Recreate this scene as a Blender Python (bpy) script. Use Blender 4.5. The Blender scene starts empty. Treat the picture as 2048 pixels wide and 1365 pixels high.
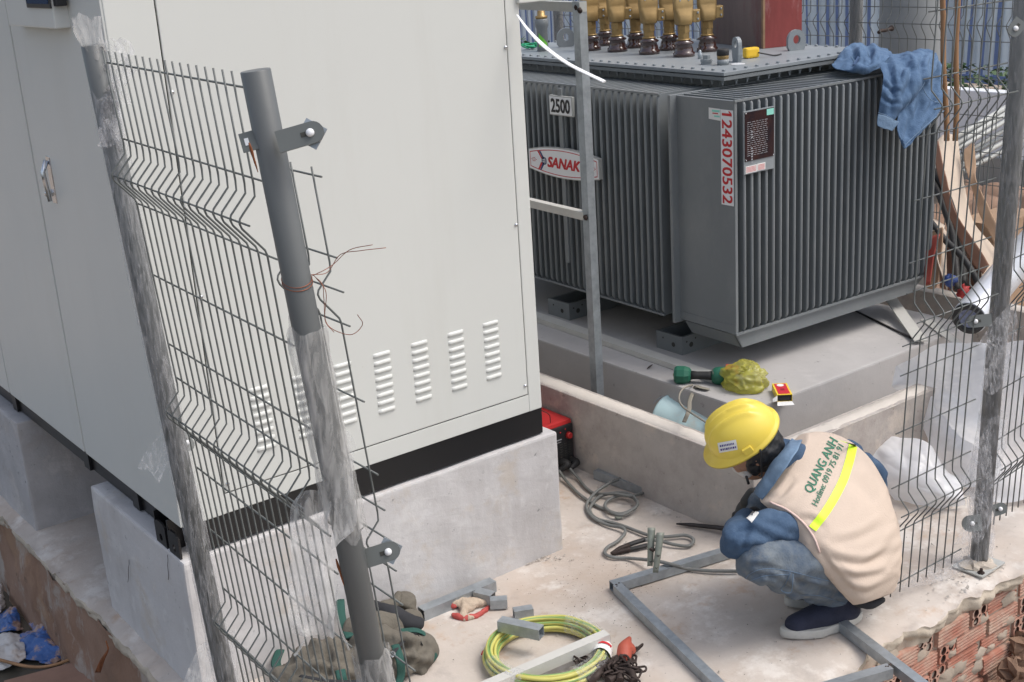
import bpy, bmesh, math, random
from mathutils import Vector, Matrix, noise
from mathutils.bvhtree import BVHTree
V = Vector
random.seed(7)
sc = bpy.context.scene
COL = sc.collection

# ------------------------------------------------------------ camera
ROT = Matrix(((0.7932284826059891, 0.23364303556791663, -0.5623161978044109),
              (-0.605884777138498, 0.21069065359339603, -0.7671460651793897),
              (-0.06076356815093073, 0.9492209334074955, 0.30868658598418297)))
FPX = 2574.0
CAM = V((0, 0, 2.0))
cd = bpy.data.cameras.new('camera')
cd.sensor_width = 36.0
cd.lens = FPX / 2048 * 36
cd.clip_end = 400
cam = bpy.data.objects.new('camera', cd)
cam.matrix_world = Matrix.Translation(CAM) @ ROT.to_4x4()
COL.objects.link(cam)
sc.camera = cam
# ------------------------------------------------------------ light
SUN_EL, SUN_AZ = math.radians(58), math.radians(140)
w = bpy.data.worlds.new('World'); sc.world = w; w.use_nodes = True
nt = w.node_tree
bg = nt.nodes['Background']
sky = nt.nodes.new('ShaderNodeTexSky'); sky.sky_type = 'NISHITA'; sky.sun_disc = False
sky.sun_elevation = SUN_EL; sky.sun_rotation = SUN_AZ; sky.dust_density = 4.0; sky.air_density = 1.0
hs = nt.nodes.new('ShaderNodeHueSaturation'); hs.inputs['Saturation'].default_value = 0.66
nt.links.new(sky.outputs[0], hs.inputs['Color']); nt.links.new(hs.outputs[0], bg.inputs[0])
bg.inputs[1].default_value = 0.15
sd = bpy.data.lights.new('sun', 'SUN'); sd.energy = .92; sd.angle = math.radians(25); sd.color = (1, .97, .92)
sun = bpy.data.objects.new('sun', sd); COL.objects.link(sun)
sdir = V((math.sin(SUN_AZ) * math.cos(SUN_EL), math.cos(SUN_AZ) * math.cos(SUN_EL), math.sin(SUN_EL)))
sun.rotation_euler = sdir.to_track_quat('Z', 'Y').to_euler()
sun.location = (0, 0, 6)
sc.view_settings.view_transform = 'Standard'; sc.view_settings.look = 'None'
sc.view_settings.exposure = 0.57; sc.view_settings.gamma = 1.0

# ------------------------------------------------------------ where a line of sight meets a real plane (2048 px photo)
CR, CU, CF = ROT @ V((1, 0, 0)), ROT @ V((0, 1, 0)), ROT @ V((0, 0, -1))
def ray(px, py): return ROT @ V((px - 1024, -(py - 682.5), -FPX))
def onz(px, py, z=0.0): d = ray(px, py); return CAM + d * ((z - CAM.z) / d.z)
def onx(px, py, x): d = ray(px, py); return CAM + d * (x / d.x)
def ony(px, py, y): d = ray(px, py); return CAM + d * (y / d.y)
def dep(px, py, dp): d = ray(px, py); return CAM + d * (dp / FPX)

# ------------------------------------------------------------ materials
MATS = {}
def mat(name, col, rough=.6, metal=0., var=0., vscale=6., col2=None, bump=0., bscale=40., spec=.5, stretch=(1, 1, 1), coat=0., detail=6, stains=None, alpha=None, trans=0., fine=0.):
    m = bpy.data.materials.new(name); m.use_nodes = True
    n = m.node_tree; N = n.nodes; L = n.links
    b = N['Principled BSDF']
    b.inputs['Roughness'].default_value = rough; b.inputs['Metallic'].default_value = metal
    b.inputs['Specular IOR Level'].default_value = spec
    b.inputs['Coat Weight'].default_value = coat
    if trans: b.inputs['Transmission Weight'].default_value = trans
    b.inputs['Base Color'].default_value = (*col, 1)
    tc = N.new('ShaderNodeTexCoord'); mp = N.new('ShaderNodeMapping'); mp.inputs['Scale'].default_value = stretch
    L.new(tc.outputs['Object'], mp.inputs[0])
    cur = None
    if var or col2:
        c2 = col2 or tuple(max(0, c * (1 - var)) for c in col)
        t = N.new('ShaderNodeTexNoise'); t.inputs['Scale'].default_value = vscale; t.inputs['Detail'].default_value = detail
        t.inputs['Roughness'].default_value = .62
        L.new(mp.outputs[0], t.inputs['Vector'])
        r = N.new('ShaderNodeValToRGB'); r.color_ramp.elements[0].position = .34; r.color_ramp.elements[1].position = .66
        r.color_ramp.elements[0].color = (*c2, 1); r.color_ramp.elements[1].color = (*col, 1)
        L.new(t.outputs['Fac'], r.inputs[0]); cur = r.outputs[0]
        rr = N.new('ShaderNodeMapRange'); rr.inputs['To Min'].default_value = min(1, rough + .12); rr.inputs['To Max'].default_value = max(.03, rough - .08)
        L.new(t.outputs['Fac'], rr.inputs[0]); L.new(rr.outputs[0], b.inputs['Roughness'])
    for s in (stains or []):   # (colour, scale, low, high, strength)
        sc_, scale, lo, hi, st = s[:5]
        t = N.new('ShaderNodeTexNoise'); t.inputs['Scale'].default_value = scale; t.inputs['Detail'].default_value = 8; t.inputs['Roughness'].default_value = .7
        if len(s) > 5:
            m2 = N.new('ShaderNodeMapping'); m2.inputs['Scale'].default_value = s[5]; m2.inputs['Location'].default_value = (3.1, 1.7, .4)
            L.new(tc.outputs['Object'], m2.inputs[0]); L.new(m2.outputs[0], t.inputs['Vector'])
        else: L.new(mp.outputs[0], t.inputs['Vector'])
        r = N.new('ShaderNodeMapRange'); r.inputs['From Min'].default_value = lo; r.inputs['From Max'].default_value = hi; r.inputs['To Max'].default_value = st
        L.new(t.outputs['Fac'], r.inputs[0])
        mx = N.new('ShaderNodeMix'); mx.data_type = 'RGBA'
        L.new(r.outputs[0], mx.inputs[0])
        if cur: L.new(cur, mx.inputs[6])
        else: mx.inputs[6].default_value = (*col, 1)
        mx.inputs[7].default_value = (*sc_, 1); cur = mx.outputs[2]
    if cur: L.new(cur, b.inputs['Base Color'])
    if bump:
        t = N.new('ShaderNodeTexNoise'); t.inputs['Scale'].default_value = bscale; t.inputs['Detail'].default_value = 6
        L.new(mp.outputs[0], t.inputs['Vector'])
        bp = N.new('ShaderNodeBump'); bp.inputs['Strength'].default_value = bump; bp.inputs['Distance'].default_value = .004
        L.new(t.outputs['Fac'], bp.inputs['Height'])
        if fine:
            t2 = N.new('ShaderNodeTexNoise'); t2.inputs['Scale'].default_value = bscale * 6; t2.inputs['Detail'].default_value = 3
            L.new(mp.outputs[0], t2.inputs['Vector'])
            bp2 = N.new('ShaderNodeBump'); bp2.inputs['Strength'].default_value = fine; bp2.inputs['Distance'].default_value = .002
            L.new(t2.outputs['Fac'], bp2.inputs['Height']); L.new(bp.outputs[0], bp2.inputs['Normal']); bp = bp2
        L.new(bp.outputs[0], b.inputs['Normal'])
    MATS[name] = m
    return m

def film_mat(name, col=(.8, .8, .82), lo=.12, hi=.75, scale=9, stretch=(1, 1, 1), rough=.18, lw=.35):
    m = bpy.data.materials.new(name); m.use_nodes = True
    n = m.node_tree; N = n.nodes; L = n.links
    b = N['Principled BSDF']; b.inputs['Base Color'].default_value = (*col, 1); b.inputs['Roughness'].default_value = rough
    b.inputs['Specular IOR Level'].default_value = .7
    tc = N.new('ShaderNodeTexCoord'); mp = N.new('ShaderNodeMapping'); mp.inputs['Scale'].default_value = stretch
    mp.inputs['Rotation'].default_value = (.5, .4, .2)
    L.new(tc.outputs['Object'], mp.inputs[0])
    t = N.new('ShaderNodeTexNoise'); t.inputs['Scale'].default_value = scale; t.inputs['Detail'].default_value = 7; t.inputs['Distortion'].default_value = .8
    L.new(mp.outputs[0], t.inputs['Vector'])
    r = N.new('ShaderNodeMapRange'); r.inputs['From Min'].default_value = .35; r.inputs['From Max'].default_value = .7
    r.inputs['To Min'].default_value = lo; r.inputs['To Max'].default_value = hi
    L.new(t.outputs['Fac'], r.inputs[0])
    tr = N.new('ShaderNodeBsdfTransparent'); mix = N.new('ShaderNodeMixShader')
    L.new(r.outputs[0], mix.inputs[0]); L.new(tr.outputs[0], mix.inputs[1]); L.new(b.outputs[0], mix.inputs[2])
    tl = N.new('ShaderNodeBsdfTranslucent'); tl.inputs['Color'].default_value = (*col, 1); m3 = N.new('ShaderNodeMixShader'); m3.inputs[0].default_value = lw
    L.new(b.outputs[0], m3.inputs[1]); L.new(tl.outputs[0], m3.inputs[2]); L.new(m3.outputs[0], mix.inputs[2])
    L.new(mix.outputs[0], N['Material Output'].inputs['Surface'])
    bp = N.new('ShaderNodeBump'); bp.inputs['Strength'].default_value = .5; bp.inputs['Distance'].default_value = .01
    L.new(t.outputs['Fac'], bp.inputs['Height']); L.new(bp.outputs[0], b.inputs['Normal'])
    MATS[name] = m
    return m

# ------------------------------------------------------------ mesh builder
class MB:
    def __init__(s): s.v = []; s.f = []; s.smooth = []
    def add(s, vs, fs, smooth=False):
        o = len(s.v); s.v += [V(v) for v in vs]
        for f in fs: s.f.append(tuple(i + o for i in f)); s.smooth.append(smooth)
        return s
    def box(s, a, b, M=None, bev=0.):
        x0, y0, z0 = (min(a[i], b[i]) for i in range(3)); x1, y1, z1 = (max(a[i], b[i]) for i in range(3))
        if bev > 0:
            bm = bmesh.new(); bmesh.ops.create_cube(bm, size=1)
            for v in bm.verts: v.co = V(((x0 + x1) / 2 + v.co.x * (x1 - x0), (y0 + y1) / 2 + v.co.y * (y1 - y0), (z0 + z1) / 2 + v.co.z * (z1 - z0)))
            bmesh.ops.bevel(bm, geom=bm.edges[:], offset=bev, segments=2, affect='EDGES', profile=.6)
            bm.verts.index_update()
            vs = [v.co.copy() for v in bm.verts]; fs = [tuple(v.index for v in f.verts) for f in bm.faces]; bm.free()
        else:
            vs = [V((x, y, z)) for x in (x0, x1) for y in (y0, y1) for z in (z0, z1)]
            fs = [(0, 1, 3, 2), (4, 6, 7, 5), (0, 4, 5, 1), (2, 3, 7, 6), (0, 2, 6, 4), (1, 5, 7, 3)]
        if M: vs = [M @ v for v in vs]
        return s.add(vs, fs)
    def tube(s, pts, r, n=8, cap=True, smooth=True, closed=False, flat=None):
        pts = [V(p) for p in pts]; k = len(pts)
        rs = r if isinstance(r, (list, tuple)) else [r] * k
        vs = []; fs = []; up = None
        for i in range(k):
            if closed: t = (pts[(i + 1) % k] - pts[i - 1]).normalized()
            else: t = (pts[min(i + 1, k - 1)] - pts[max(i - 1, 0)]).normalized()
            if up is None:
                up = V((0, 0, 1)) if abs(t.z) < .9 else V((1, 0, 0))
            a = (up - t * up.dot(t)).normalized(); b = t.cross(a); up = a
            for j in range(n):
                th = 2 * math.pi * j / n
                ra, rb = rs[i], rs[i] * (flat or 1)
                vs.append(pts[i] + a * (math.cos(th) * rb) + b * (math.sin(th) * ra))
        for i in range(k if closed else k - 1):
            for j in range(n):
                i2 = (i + 1) % k
                fs.append((i * n + j, i * n + (j + 1) % n, i2 * n + (j + 1) % n, i2 * n + j))
        s.add(vs, fs, smooth)
        if cap and not closed:
            o = len(s.v) - len(vs)
            s.f.append(tuple(o + j for j in range(n))[::-1]); s.smooth.append(False)
            s.f.append(tuple(o + (k - 1) * n + j for j in range(n))); s.smooth.append(False)
        return s
    def bar(s, p, q, wd, ht, up=(0, 0, 1), wall=None):
        # rectangular bar p->q; wall gives hollow ends
        p, q = V(p), V(q); t = (q - p).normalized(); u = V(up); a = (u - t * u.dot(t)).normalized(); b = t.cross(a)
        def ring(c, w_, h_): return [c + b * sx * w_ / 2 + a * sy * h_ / 2 for sx, sy in ((-1, -1), (1, -1), (1, 1), (-1, 1))]
        r = ring(p, wd, ht) + ring(q, wd, ht)
        fs = [(0, 1, 5, 4), (1, 2, 6, 5), (2, 3, 7, 6), (3, 0, 4, 7)]
        if not wall:
            s.add(r, fs + [(3, 2, 1, 0), (4, 5, 6, 7)])
        else:
            w2, h2 = wd - 2 * wall, ht - 2 * wall
            r += ring(p, w2, h2) + ring(q, w2, h2)
            for i in range(4):
                j = (i + 1) % 4
                fs += [(j, i, 8 + i, 8 + j), (4 + i, 4 + j, 12 + j, 12 + i), (8 + j, 8 + i, 12 + i, 12 + j)]
            s.add(r, fs)
        return s
    def lathe(s, c, prof, n=20, axis=(0, 0, 1), smooth=True, sx=1.0):
        c = V(c); t = V(axis).normalized(); u = V((0, 0, 1)) if abs(t.z) < .9 else V((1, 0, 0))
        a = (u - t * u.dot(t)).normalized(); b = t.cross(a); vs = []; fs = []
        for r, h in prof:
            for j in range(n):
                th = 2 * math.pi * j / n
                vs.append(c + t * h + a * r * math.cos(th) + b * r * math.sin(th) * sx)
        for i in range(len(prof) - 1):
            for j in range(n): fs.append((i * n + j, i * n + (j + 1) % n, (i + 1) * n + (j + 1) % n, (i + 1) * n + j))
        s.add(vs, fs, smooth)
        o = len(s.v) - len(vs)
        if prof[0][0] > 1e-4: s.f.append(tuple(o + j for j in range(n))[::-1]); s.smooth.append(False)
        if prof[-1][0] > 1e-4: s.f.append(tuple(o + (len(prof) - 1) * n + j for j in range(n))); s.smooth.append(False)
        return s
    def prism(s, poly, d, smooth=False):
        # polygon (world points) extruded by vector d
        k = len(poly); d = V(d); p = [V(x) for x in poly]
        s.add(p + [x + d for x in p], [tuple(range(k)), tuple(range(2 * k - 1, k - 1, -1))] + [(i, (i + 1) % k, k + (i + 1) % k, k + i) for i in range(k)], smooth)
        return s
    def grid(s, P, smooth=True, closed=False):
        nr, nc = len(P), len(P[0]); fs = []
        for i in range(nr - 1):
            for j in range(nc if closed else nc - 1):
                j2 = (j + 1) % nc; fs.append((i * nc + j, i * nc + j2, (i + 1) * nc + j2, (i + 1) * nc + j))
        return s.add([p for r in P for p in r], fs, smooth)
    def ell(s, c, r, axes=None, seg=20, rings=12):
        c = V(c); A = axes or (V((1, 0, 0)), V((0, 1, 0)), V((0, 0, 1))); P = []
        for i in range(rings + 1):
            ph = math.pi * i / rings; row = []
            for j in range(seg):
                th = 2 * math.pi * j / seg
                row.append(c + A[0] * r[0] * math.sin(ph) * math.cos(th) + A[1] * r[1] * math.sin(ph) * math.sin(th) + A[2] * r[2] * math.cos(ph))
            P.append(row)
        return s.grid(P, True, True)
    def mesh(s, name, loc):
        me = bpy.data.meshes.new(name); me.from_pydata([tuple(v - loc) for v in s.v], [], s.f); me.update()
        me.polygons.foreach_set('use_smooth', s.smooth)
        bm = bmesh.new(); bm.from_mesh(me); bmesh.ops.remove_doubles(bm, verts=bm.verts, dist=1e-6)
        bmesh.ops.recalc_face_normals(bm, faces=bm.faces); bm.to_mesh(me); bm.free()
        return me
    def build(s, name, m, parent=None, label=None, cat=None, group=None, kind=None, loc=None):
        if parent is not None:
            root = parent
            while root.parent: root = root.parent
            l0 = root.location.copy()
        elif loc is not None: l0 = V(loc)
        else:
            n = len(s.v); l0 = V((sum(v.x for v in s.v) / n, sum(v.y for v in s.v) / n, min(v.z for v in s.v)))
        me = s.mesh(name, l0); o = bpy.data.objects.new(name, me); COL.objects.link(o)
        me.materials.append(MATS[m] if isinstance(m, str) else m)
        if parent is not None: o.parent = parent
        else: o.location = l0
        tag(o, label, cat, group, kind)
        return o

def tag(o, label=None, cat=None, group=None, kind=None):
    if label: o['label'] = label
    if cat: o['category'] = cat
    if group: o['group'] = group
    if kind: o['kind'] = kind
    return o
def thing(name, loc, label, cat, group=None, kind=None):
    o = bpy.data.objects.new(name, None); o.empty_display_size = .1; o.location = loc; COL.objects.link(o)
    return tag(o, label, cat, group, kind)
def mod(o, kind, **k):
    m = o.modifiers.new(kind.lower(), kind)
    for a, b in k.items(): setattr(m, a, b)
    return m
def bake(o):
    dg = bpy.context.evaluated_depsgraph_get(); dg.update()
    me = bpy.data.meshes.new_from_object(o.evaluated_get(dg)); old = o.data; nm = old.name
    o.modifiers.clear(); o.data = me; bpy.data.meshes.remove(old); me.name = nm
    return o
def cr(pts, n):      # Catmull-Rom through the points, n steps per span
    P = [V(p) for p in pts]; P = [P[0] * 2 - P[1]] + P + [P[-1] * 2 - P[-2]]; out = []
    for i in range(1, len(P) - 2):
        for k in range(n):
            t = k / n; a, b, c, d = P[i - 1], P[i], P[i + 1], P[i + 2]
            out.append(.5 * ((2 * b) + (c - a) * t + (2 * a - 5 * b + 4 * c - d) * t * t + (3 * b - a - 3 * c + d) * t ** 3))
    out.append(P[-2]); return out
def patch(rows, nu=8, nv=8, fold=.0, fs=12, seed=0, aniso=(1, 1, 1)):
    R = [cr(r, nu) for r in rows]; n = len(R[0])
    C = [cr([R[i][j] for i in range(len(R))], nv) for j in range(n)]
    G = [[C[j][i] for j in range(n)] for i in range(len(C[0]))]
    if fold:
        nr = len(G); out = []
        for i in range(nr):
            row = []
            for j in range(n):
                p = G[i][j]
                du = G[i][min(j + 1, n - 1)] - G[i][max(j - 1, 0)]; dv = G[min(i + 1, nr - 1)][j] - G[max(i - 1, 0)][j]
                nn = du.cross(dv)
                nn = nn.normalized() if nn.length > 1e-9 else V((0, 0, 1))
                q = V((p.x * aniso[0], p.y * aniso[1], p.z * aniso[2])) * fs + V((seed, seed * 2.3, 0))
                h = .7 * noise.noise(q) + .35 * noise.noise(q * 2.1) + 1.5 * (.30 - abs(noise.noise(q * .8 + V((9, 2, 4))))) + .6 * (.3 - abs(noise.noise(q * 1.9 + V((1, 6, 2)))))
                row.append(p + nn * fold * h)
            out.append(row)
        G = out
    return G
def bez(p, n=8): return cr(p, n)
def Mrot(axis, ang, c): return Matrix.Translation(c) @ Matrix.Rotation(ang, 4, axis) @ Matrix.Translation(-V(c))

def text_mesh(body, size, bold=0., extrude=.0, align='LEFT', shear=0., spacing=1., width=None):
    if bold:      # emboldened by laying slightly shifted copies over one another
        a, fa, bb = text_raw(body, size, 0., extrude, align, shear, spacing); vs, fs = [], []
        for k, (dx, dy) in enumerate(((0, 0), (1, 1), (-1, 1), (1, -1), (-1, -1), (1, 0), (-1, 0), (0, 1), (0, -1))):
            o = len(vs); vs += [V((v.x + dx * bold * .8, v.y + dy * bold * .6, k * 2.5e-5)) for v in a]; fs += [tuple(i + o for i in f) for f in fa]
        return vs, fs, (bb[0] - bold * .8, bb[1] + bold * .8, bb[2] - bold * .6, bb[3] + bold * .6)
    return text_raw(body, size, bold, extrude, align, shear, spacing)
def text_raw(body, size, bold=0., extrude=.0, align='LEFT', shear=0., spacing=1.):
    cu = bpy.data.curves.new('lettering', 'FONT'); cu.body = body; cu.size = size; cu.offset = bold; cu.extrude = extrude
    cu.align_x = align; cu.shear = shear; cu.space_character = spacing; cu.resolution_u = 3
    o = bpy.data.objects.new('lettering', cu); COL.objects.link(o)
    dg = bpy.context.evaluated_depsgraph_get(); dg.update()
    me = bpy.data.meshes.new_from_object(o.evaluated_get(dg)); bpy.data.objects.remove(o); bpy.data.curves.remove(cu)
    vs = [v.co.copy() for v in me.vertices]; fs = [tuple(p.vertices) for p in me.polygons]; bpy.data.meshes.remove(me)
    x0 = min(v.x for v in vs); x1 = max(v.x for v in vs); y0 = min(v.y for v in vs); y1 = max(v.y for v in vs)
    return vs, fs, (x0, x1, y0, y1)
def pix(P_):
    q = ROT.transposed() @ (P_ - CAM); return 1024 - FPX * q.x / q.z, 682.5 + FPX * q.y / q.z
def crease(o, root_loc, lines, scale=1.):
    # pull soft folds into a cloth mesh along lines measured on the photograph: (points, width px, depth m)
    me = o.data; no = [v.normal.copy() for v in me.vertices]; L2 = []
    for pl_, w_, d_ in lines:
        q = [(v.x, v.y) for v in cr([V((x, y, 0)) for x, y in pl_], 5)]; xs_ = [a for a, b in q]; ys_ = [b for a, b in q]
        L2.append((q, w_, d_ * scale, min(xs_) - 4 * w_, max(xs_) + 4 * w_, min(ys_) - 4 * w_, max(ys_) + 4 * w_))
    for v, nn in zip(me.vertices, no):
        if nn.dot((v.co + root_loc - CAM).normalized()) > .2: continue
        px_, py_ = pix(v.co + root_loc); dd = 0
        for q, w_, d_, xa, xb, ya, yb_ in L2:
            if not (xa < px_ < xb and ya < py_ < yb_): continue
            best = 1e9; bt = 0; sg = 1
            for i in range(len(q) - 1):
                ax, ay = q[i]; bx2, by2 = q[i + 1]; dx, dy = bx2 - ax, by2 - ay; l2 = dx * dx + dy * dy + 1e-9
                t = max(0, min(1, ((px_ - ax) * dx + (py_ - ay) * dy) / l2)); ex_, ey_ = px_ - ax - dx * t, py_ - ay - dy * t; r2 = ex_ * ex_ + ey_ * ey_
                if r2 < best: best = r2; bt = (i + t) / (len(q) - 1); sg = 1 if dx * ey_ - dy * ex_ > 0 else -1
            r_ = math.sqrt(best) / w_
            if r_ < 4: dd += d_ * math.sin(math.pi * (.06 + .88 * bt)) ** .7 * (-math.exp(-r_ * r_) + (.7 if sg < 0 else .25) * math.exp(-((r_ - 2.0) / 1.0) ** 2))
        v.co += nn * dd
def put_text(mb, body, o, ex, ey, w_, h_, bold=.0, lift=.0012, shear=0., depth=.0006):
    # letters stretched to fill the w_ x h_ box at origin o along ex, ey
    vs, fs, (x0, x1, y0, y1) = text_mesh(body, 1.0, bold=bold, extrude=.0, shear=shear)
    o, ex, ey = V(o), V(ex).normalized(), V(ey).normalized(); nn = ex.cross(ey)
    mb.add([o + ex * ((v.x - x0) / (x1 - x0) * w_) + ey * ((v.y - y0) / (y1 - y0) * h_) + nn * (lift + v.z) for v in vs], fs)
# ------------------------------------------------------------ material list
GAL = (.42, .46, .49)
mat('floor_concrete', (.56, .50, .445), .85, var=.18, vscale=3.2, bump=.5, bscale=24, fine=.35,
    stains=[((.42, .33, .26), 1.7, .46, .62, .6), ((.30, .27, .25), 9, .54, .70, .45), ((.68, .645, .60), 4, .53, .62, .65), ((.47, .30, .18), 4.5, .58, .66, .42), ((.12, .11, .11), 60, .66, .70, .75)])
mat('kerb_plaster', (.50, .46, .42), .9, var=.16, vscale=4, bump=.55, bscale=35, fine=.3,
    stains=[((.30, .255, .235), 2.6, .44, .62, .75), ((.60, .52, .44), 7, .54, .64, .5), ((.16, .14, .13), 26, .62, .68, .6)])
mat('kerb_cap', (.62, .57, .51), .9, var=.10, vscale=8, bump=.4, bscale=60, fine=.3, stains=[((.55, .42, .31), 4, .60, .72, .5)])
mat('slab_concrete', (.44, .425, .415), .8, var=.13, vscale=2.4, bump=.25, bscale=30, fine=.2,
    stains=[((.36, .35, .34), 5, .55, .7, .5), ((.17, .165, .16), 30, .64, .69, .7), ((.55, .53, .51), 3, .56, .7, .5)])
mat('slab_side', (.33, .32, .31), .85, var=.2, vscale=5, bump=.3, bscale=30, stains=[((.22, .21, .20), 6, .48, .60, .7, (1, 1, .22)), ((.12, .115, .11), 24, .62, .68, .6)])
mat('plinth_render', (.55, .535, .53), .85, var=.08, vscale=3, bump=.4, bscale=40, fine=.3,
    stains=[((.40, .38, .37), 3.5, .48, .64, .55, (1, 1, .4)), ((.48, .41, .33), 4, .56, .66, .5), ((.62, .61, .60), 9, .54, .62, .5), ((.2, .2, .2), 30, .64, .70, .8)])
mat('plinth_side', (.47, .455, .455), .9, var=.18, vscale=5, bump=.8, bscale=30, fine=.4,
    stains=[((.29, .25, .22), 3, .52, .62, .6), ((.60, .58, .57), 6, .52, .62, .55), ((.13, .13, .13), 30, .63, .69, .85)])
mat('cabinet_paint', (.61, .62, .59), .36, var=.03, vscale=1.6, bump=.02, bscale=200, stains=[((.50, .49, .44), 5, .52, .74, .22, (1, 1, .12)), ((.40, .36, .28), 40, .70, .74, .5)])
mat('cabinet_seam', (.04, .04, .035), .8)
mat('black_paint', (.010, .010, .011), .35, bump=.05, bscale=80)
mat('chrome', (.62, .63, .65), .22, metal=1.)
mat('screen_glass', (.02, .05, .12), .08, spec=.9)
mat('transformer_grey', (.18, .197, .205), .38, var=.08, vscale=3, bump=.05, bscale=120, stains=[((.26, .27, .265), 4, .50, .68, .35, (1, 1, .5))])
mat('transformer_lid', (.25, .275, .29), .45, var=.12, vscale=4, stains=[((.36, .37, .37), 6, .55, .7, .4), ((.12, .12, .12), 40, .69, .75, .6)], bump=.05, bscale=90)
mat('fence_grey', (.125, .135, .13), .42, var=.10, vscale=12, bump=.04, bscale=100)
mat('post_grey', (.115, .122, .122), .38, var=.10, vscale=6, stains=[((.5, .5, .5), 22, .70, .78, .6, (1, 1, .35))], bump=.05, bscale=90)
mat('rust', (.30, .10, .035), .9, var=.5, vscale=30, bump=.4, bscale=120)
mat('galvanised', GAL, .42, metal=.65, var=.28, vscale=22, bump=.06, bscale=60, stains=[((.25, .25, .25), 12, .58, .72, .5)])
mat('galvanised_dull', (.45, .46, .44), .6, metal=.25, var=.15, vscale=12, bump=.1, bscale=60, stains=[((.36, .33, .27), 9, .56, .7, .5)])
mat('galvanised_pale', (.58, .57, .53), .6, metal=.1, var=.12, vscale=9, bump=.1, bscale=60)
mat('brass', (.37, .25, .105), .42, metal=.55, var=.25, vscale=14, bump=.1, bscale=70)
mat('porcelain', (.045, .018, .014), .12, coat=.6, spec=.8)
mat('timber_red', (.26, .05, .045), .75, var=.4, vscale=7, bump=.3, bscale=30, stretch=(1, 1, .3), stains=[((.42, .25, .24), 12, .56, .7, .6, (1, 1, .25))])
mat('timber_grey', (.22, .17, .155), .85, var=.3, vscale=8, bump=.4, bscale=30, stretch=(1, 1, .2), stains=[((.16, .04, .045), 5, .52, .66, .7, (1, 1, .3))])
mat('plywood_edge', (.34, .21, .12), .8, var=.3, vscale=20)
mat('yellow_plastic', (.80, .50, .03), .4)
mat('black_plastic', (.015, .015, .017), .45)
mat('black_rubber', (.022, .022, .022), .6, var=.2, vscale=20)
mat('white_plastic', (.78, .79, .80), .35)
mat('white_enamel', (.74, .75, .76), .3)
mat('ink_black', (.012, .012, .014), .5)
mat('ink_red', (.50, .015, .02), .5)
mat('ink_blue', (.02, .05, .16), .5)
mat('ink_green', (.03, .17, .10), .7)
mat('ink_grey', (.30, .31, .33), .6)
mat('label_teal', (.25, .62, .52), .5)
mat('plate_mirror', (.10, .045, .04), .12, metal=.8, var=.6, vscale=9, col2=(.02, .025, .04))
mat('denim', (.085, .15, .255), .9, vscale=45, bump=.5, bscale=160, col2=(.06, .115, .205), stains=[((.17, .26, .38), 7, .52, .68, .4)])
mat('denim_inside', (.045, .085, .17), .9)
mat('print_red', (.30, .055, .04), .8)
mat('scrap_blue', (.03, .06, .20), .6)
mat('scrap_red', (.38, .03, .03), .6)
mat('denim_pale', (.17, .26, .38), .9, var=.3, vscale=12, bump=.4, bscale=160)
mat('jeans', (.13, .16, .19), .9, col2=(.05, .08, .13), vscale=10, bump=.5, bscale=160, stains=[((.22, .24, .24), 6, .46, .66, .6), ((.27, .25, .20), 16, .54, .68, .35)])
mat('denim_shirt', (.06, .105, .175), .9, col2=(.035, .07, .13), vscale=16, bump=.45, bscale=160, stains=[((.13, .20, .30), 12, .55, .70, .35)])
mat('vest_cloth', (.60, .49, .40), .85, var=.10, vscale=5, bump=.25, bscale=240, stains=[((.50, .41, .34), 6, .52, .68, .5)])
mat('vest_trim', (.62, .47, .42), .85)
mat('hi_vis', (.66, .95, .03), .45)
mat('skin', (.36, .19, .12), .5, var=.1, vscale=20)
mat('hair', (.008, .008, .009), .45, bump=.4, bscale=120, stretch=(1, 1, .2))
mat('helmet_yellow', (.80, .62, .09), .32, var=.06, vscale=8, spec=.5, stains=[((.55, .42, .10), 14, .66, .76, .4)])
mat('shoe_navy', (.020, .024, .048), .85, var=.4, vscale=14, bump=.3, bscale=200)
mat('shoe_sole', (.50, .49, .45), .7, var=.2, vscale=20)
mat('bag_canvas', (.145, .13, .105), .95, var=.25, vscale=6, bump=.6, bscale=90)
mat('bag_green', (.018, .075, .06), .85, bump=.3, bscale=200)
mat('bag_dark', (.022, .023, .027), .85)
mat('glove_knit', (.52, .42, .32), .95, var=.2, vscale=18, bump=.6, bscale=160)
mat('glove_red', (.42, .07, .06), .7)
mat('cable_grey', (.19, .195, .185), .6, var=.3, vscale=12)
mat('wire_yellow', (.52, .49, .13), .5)
mat('wire_green', (.20, .33, .10), .5)
mat('iron_rusty', (.055, .038, .033), .65, metal=.4, var=.4, vscale=25, bump=.4, bscale=60)
mat('iron_dark', (.05, .045, .045), .5, metal=.5, var=.3, vscale=25)
mat('clamp_metal', (.27, .29, .25), .6, metal=.4, var=.35, vscale=18, stains=[((.14, .06, .03), 14, .60, .7, .8)])
mat('hook_red', (.42, .085, .05), .6, var=.2, vscale=14)
mat('welder_red', (.40, .02, .02), .4)
mat('drill_green', (.012, .11, .065), .5)
mat('drill_red', (.42, .05, .04), .5)
mat('bucket_plastic', (.50, .68, .70), .5, var=.1, vscale=6, stains=[((.55, .50, .40), 7, .56, .7, .5)])
mat('pack_red', (.55, .03, .05), .4)
mat('pack_yellow', (.82, .60, .05), .4)
mat('canvas_strap', (.24, .22, .18), .9)
mat('copper_wire', (.26, .10, .06), .45, metal=.6)
mat('concrete_column', (.27, .285, .29), .8, var=.14, vscale=2.2, bump=.15, bscale=30)
mat('earth', (.34, .29, .24), .98, var=.3, vscale=5, bump=1., bscale=14, fine=.6, stains=[((.22, .15, .11), 2, .50, .60, .7), ((.45, .42, .38), 5, .54, .66, .6)])
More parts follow.
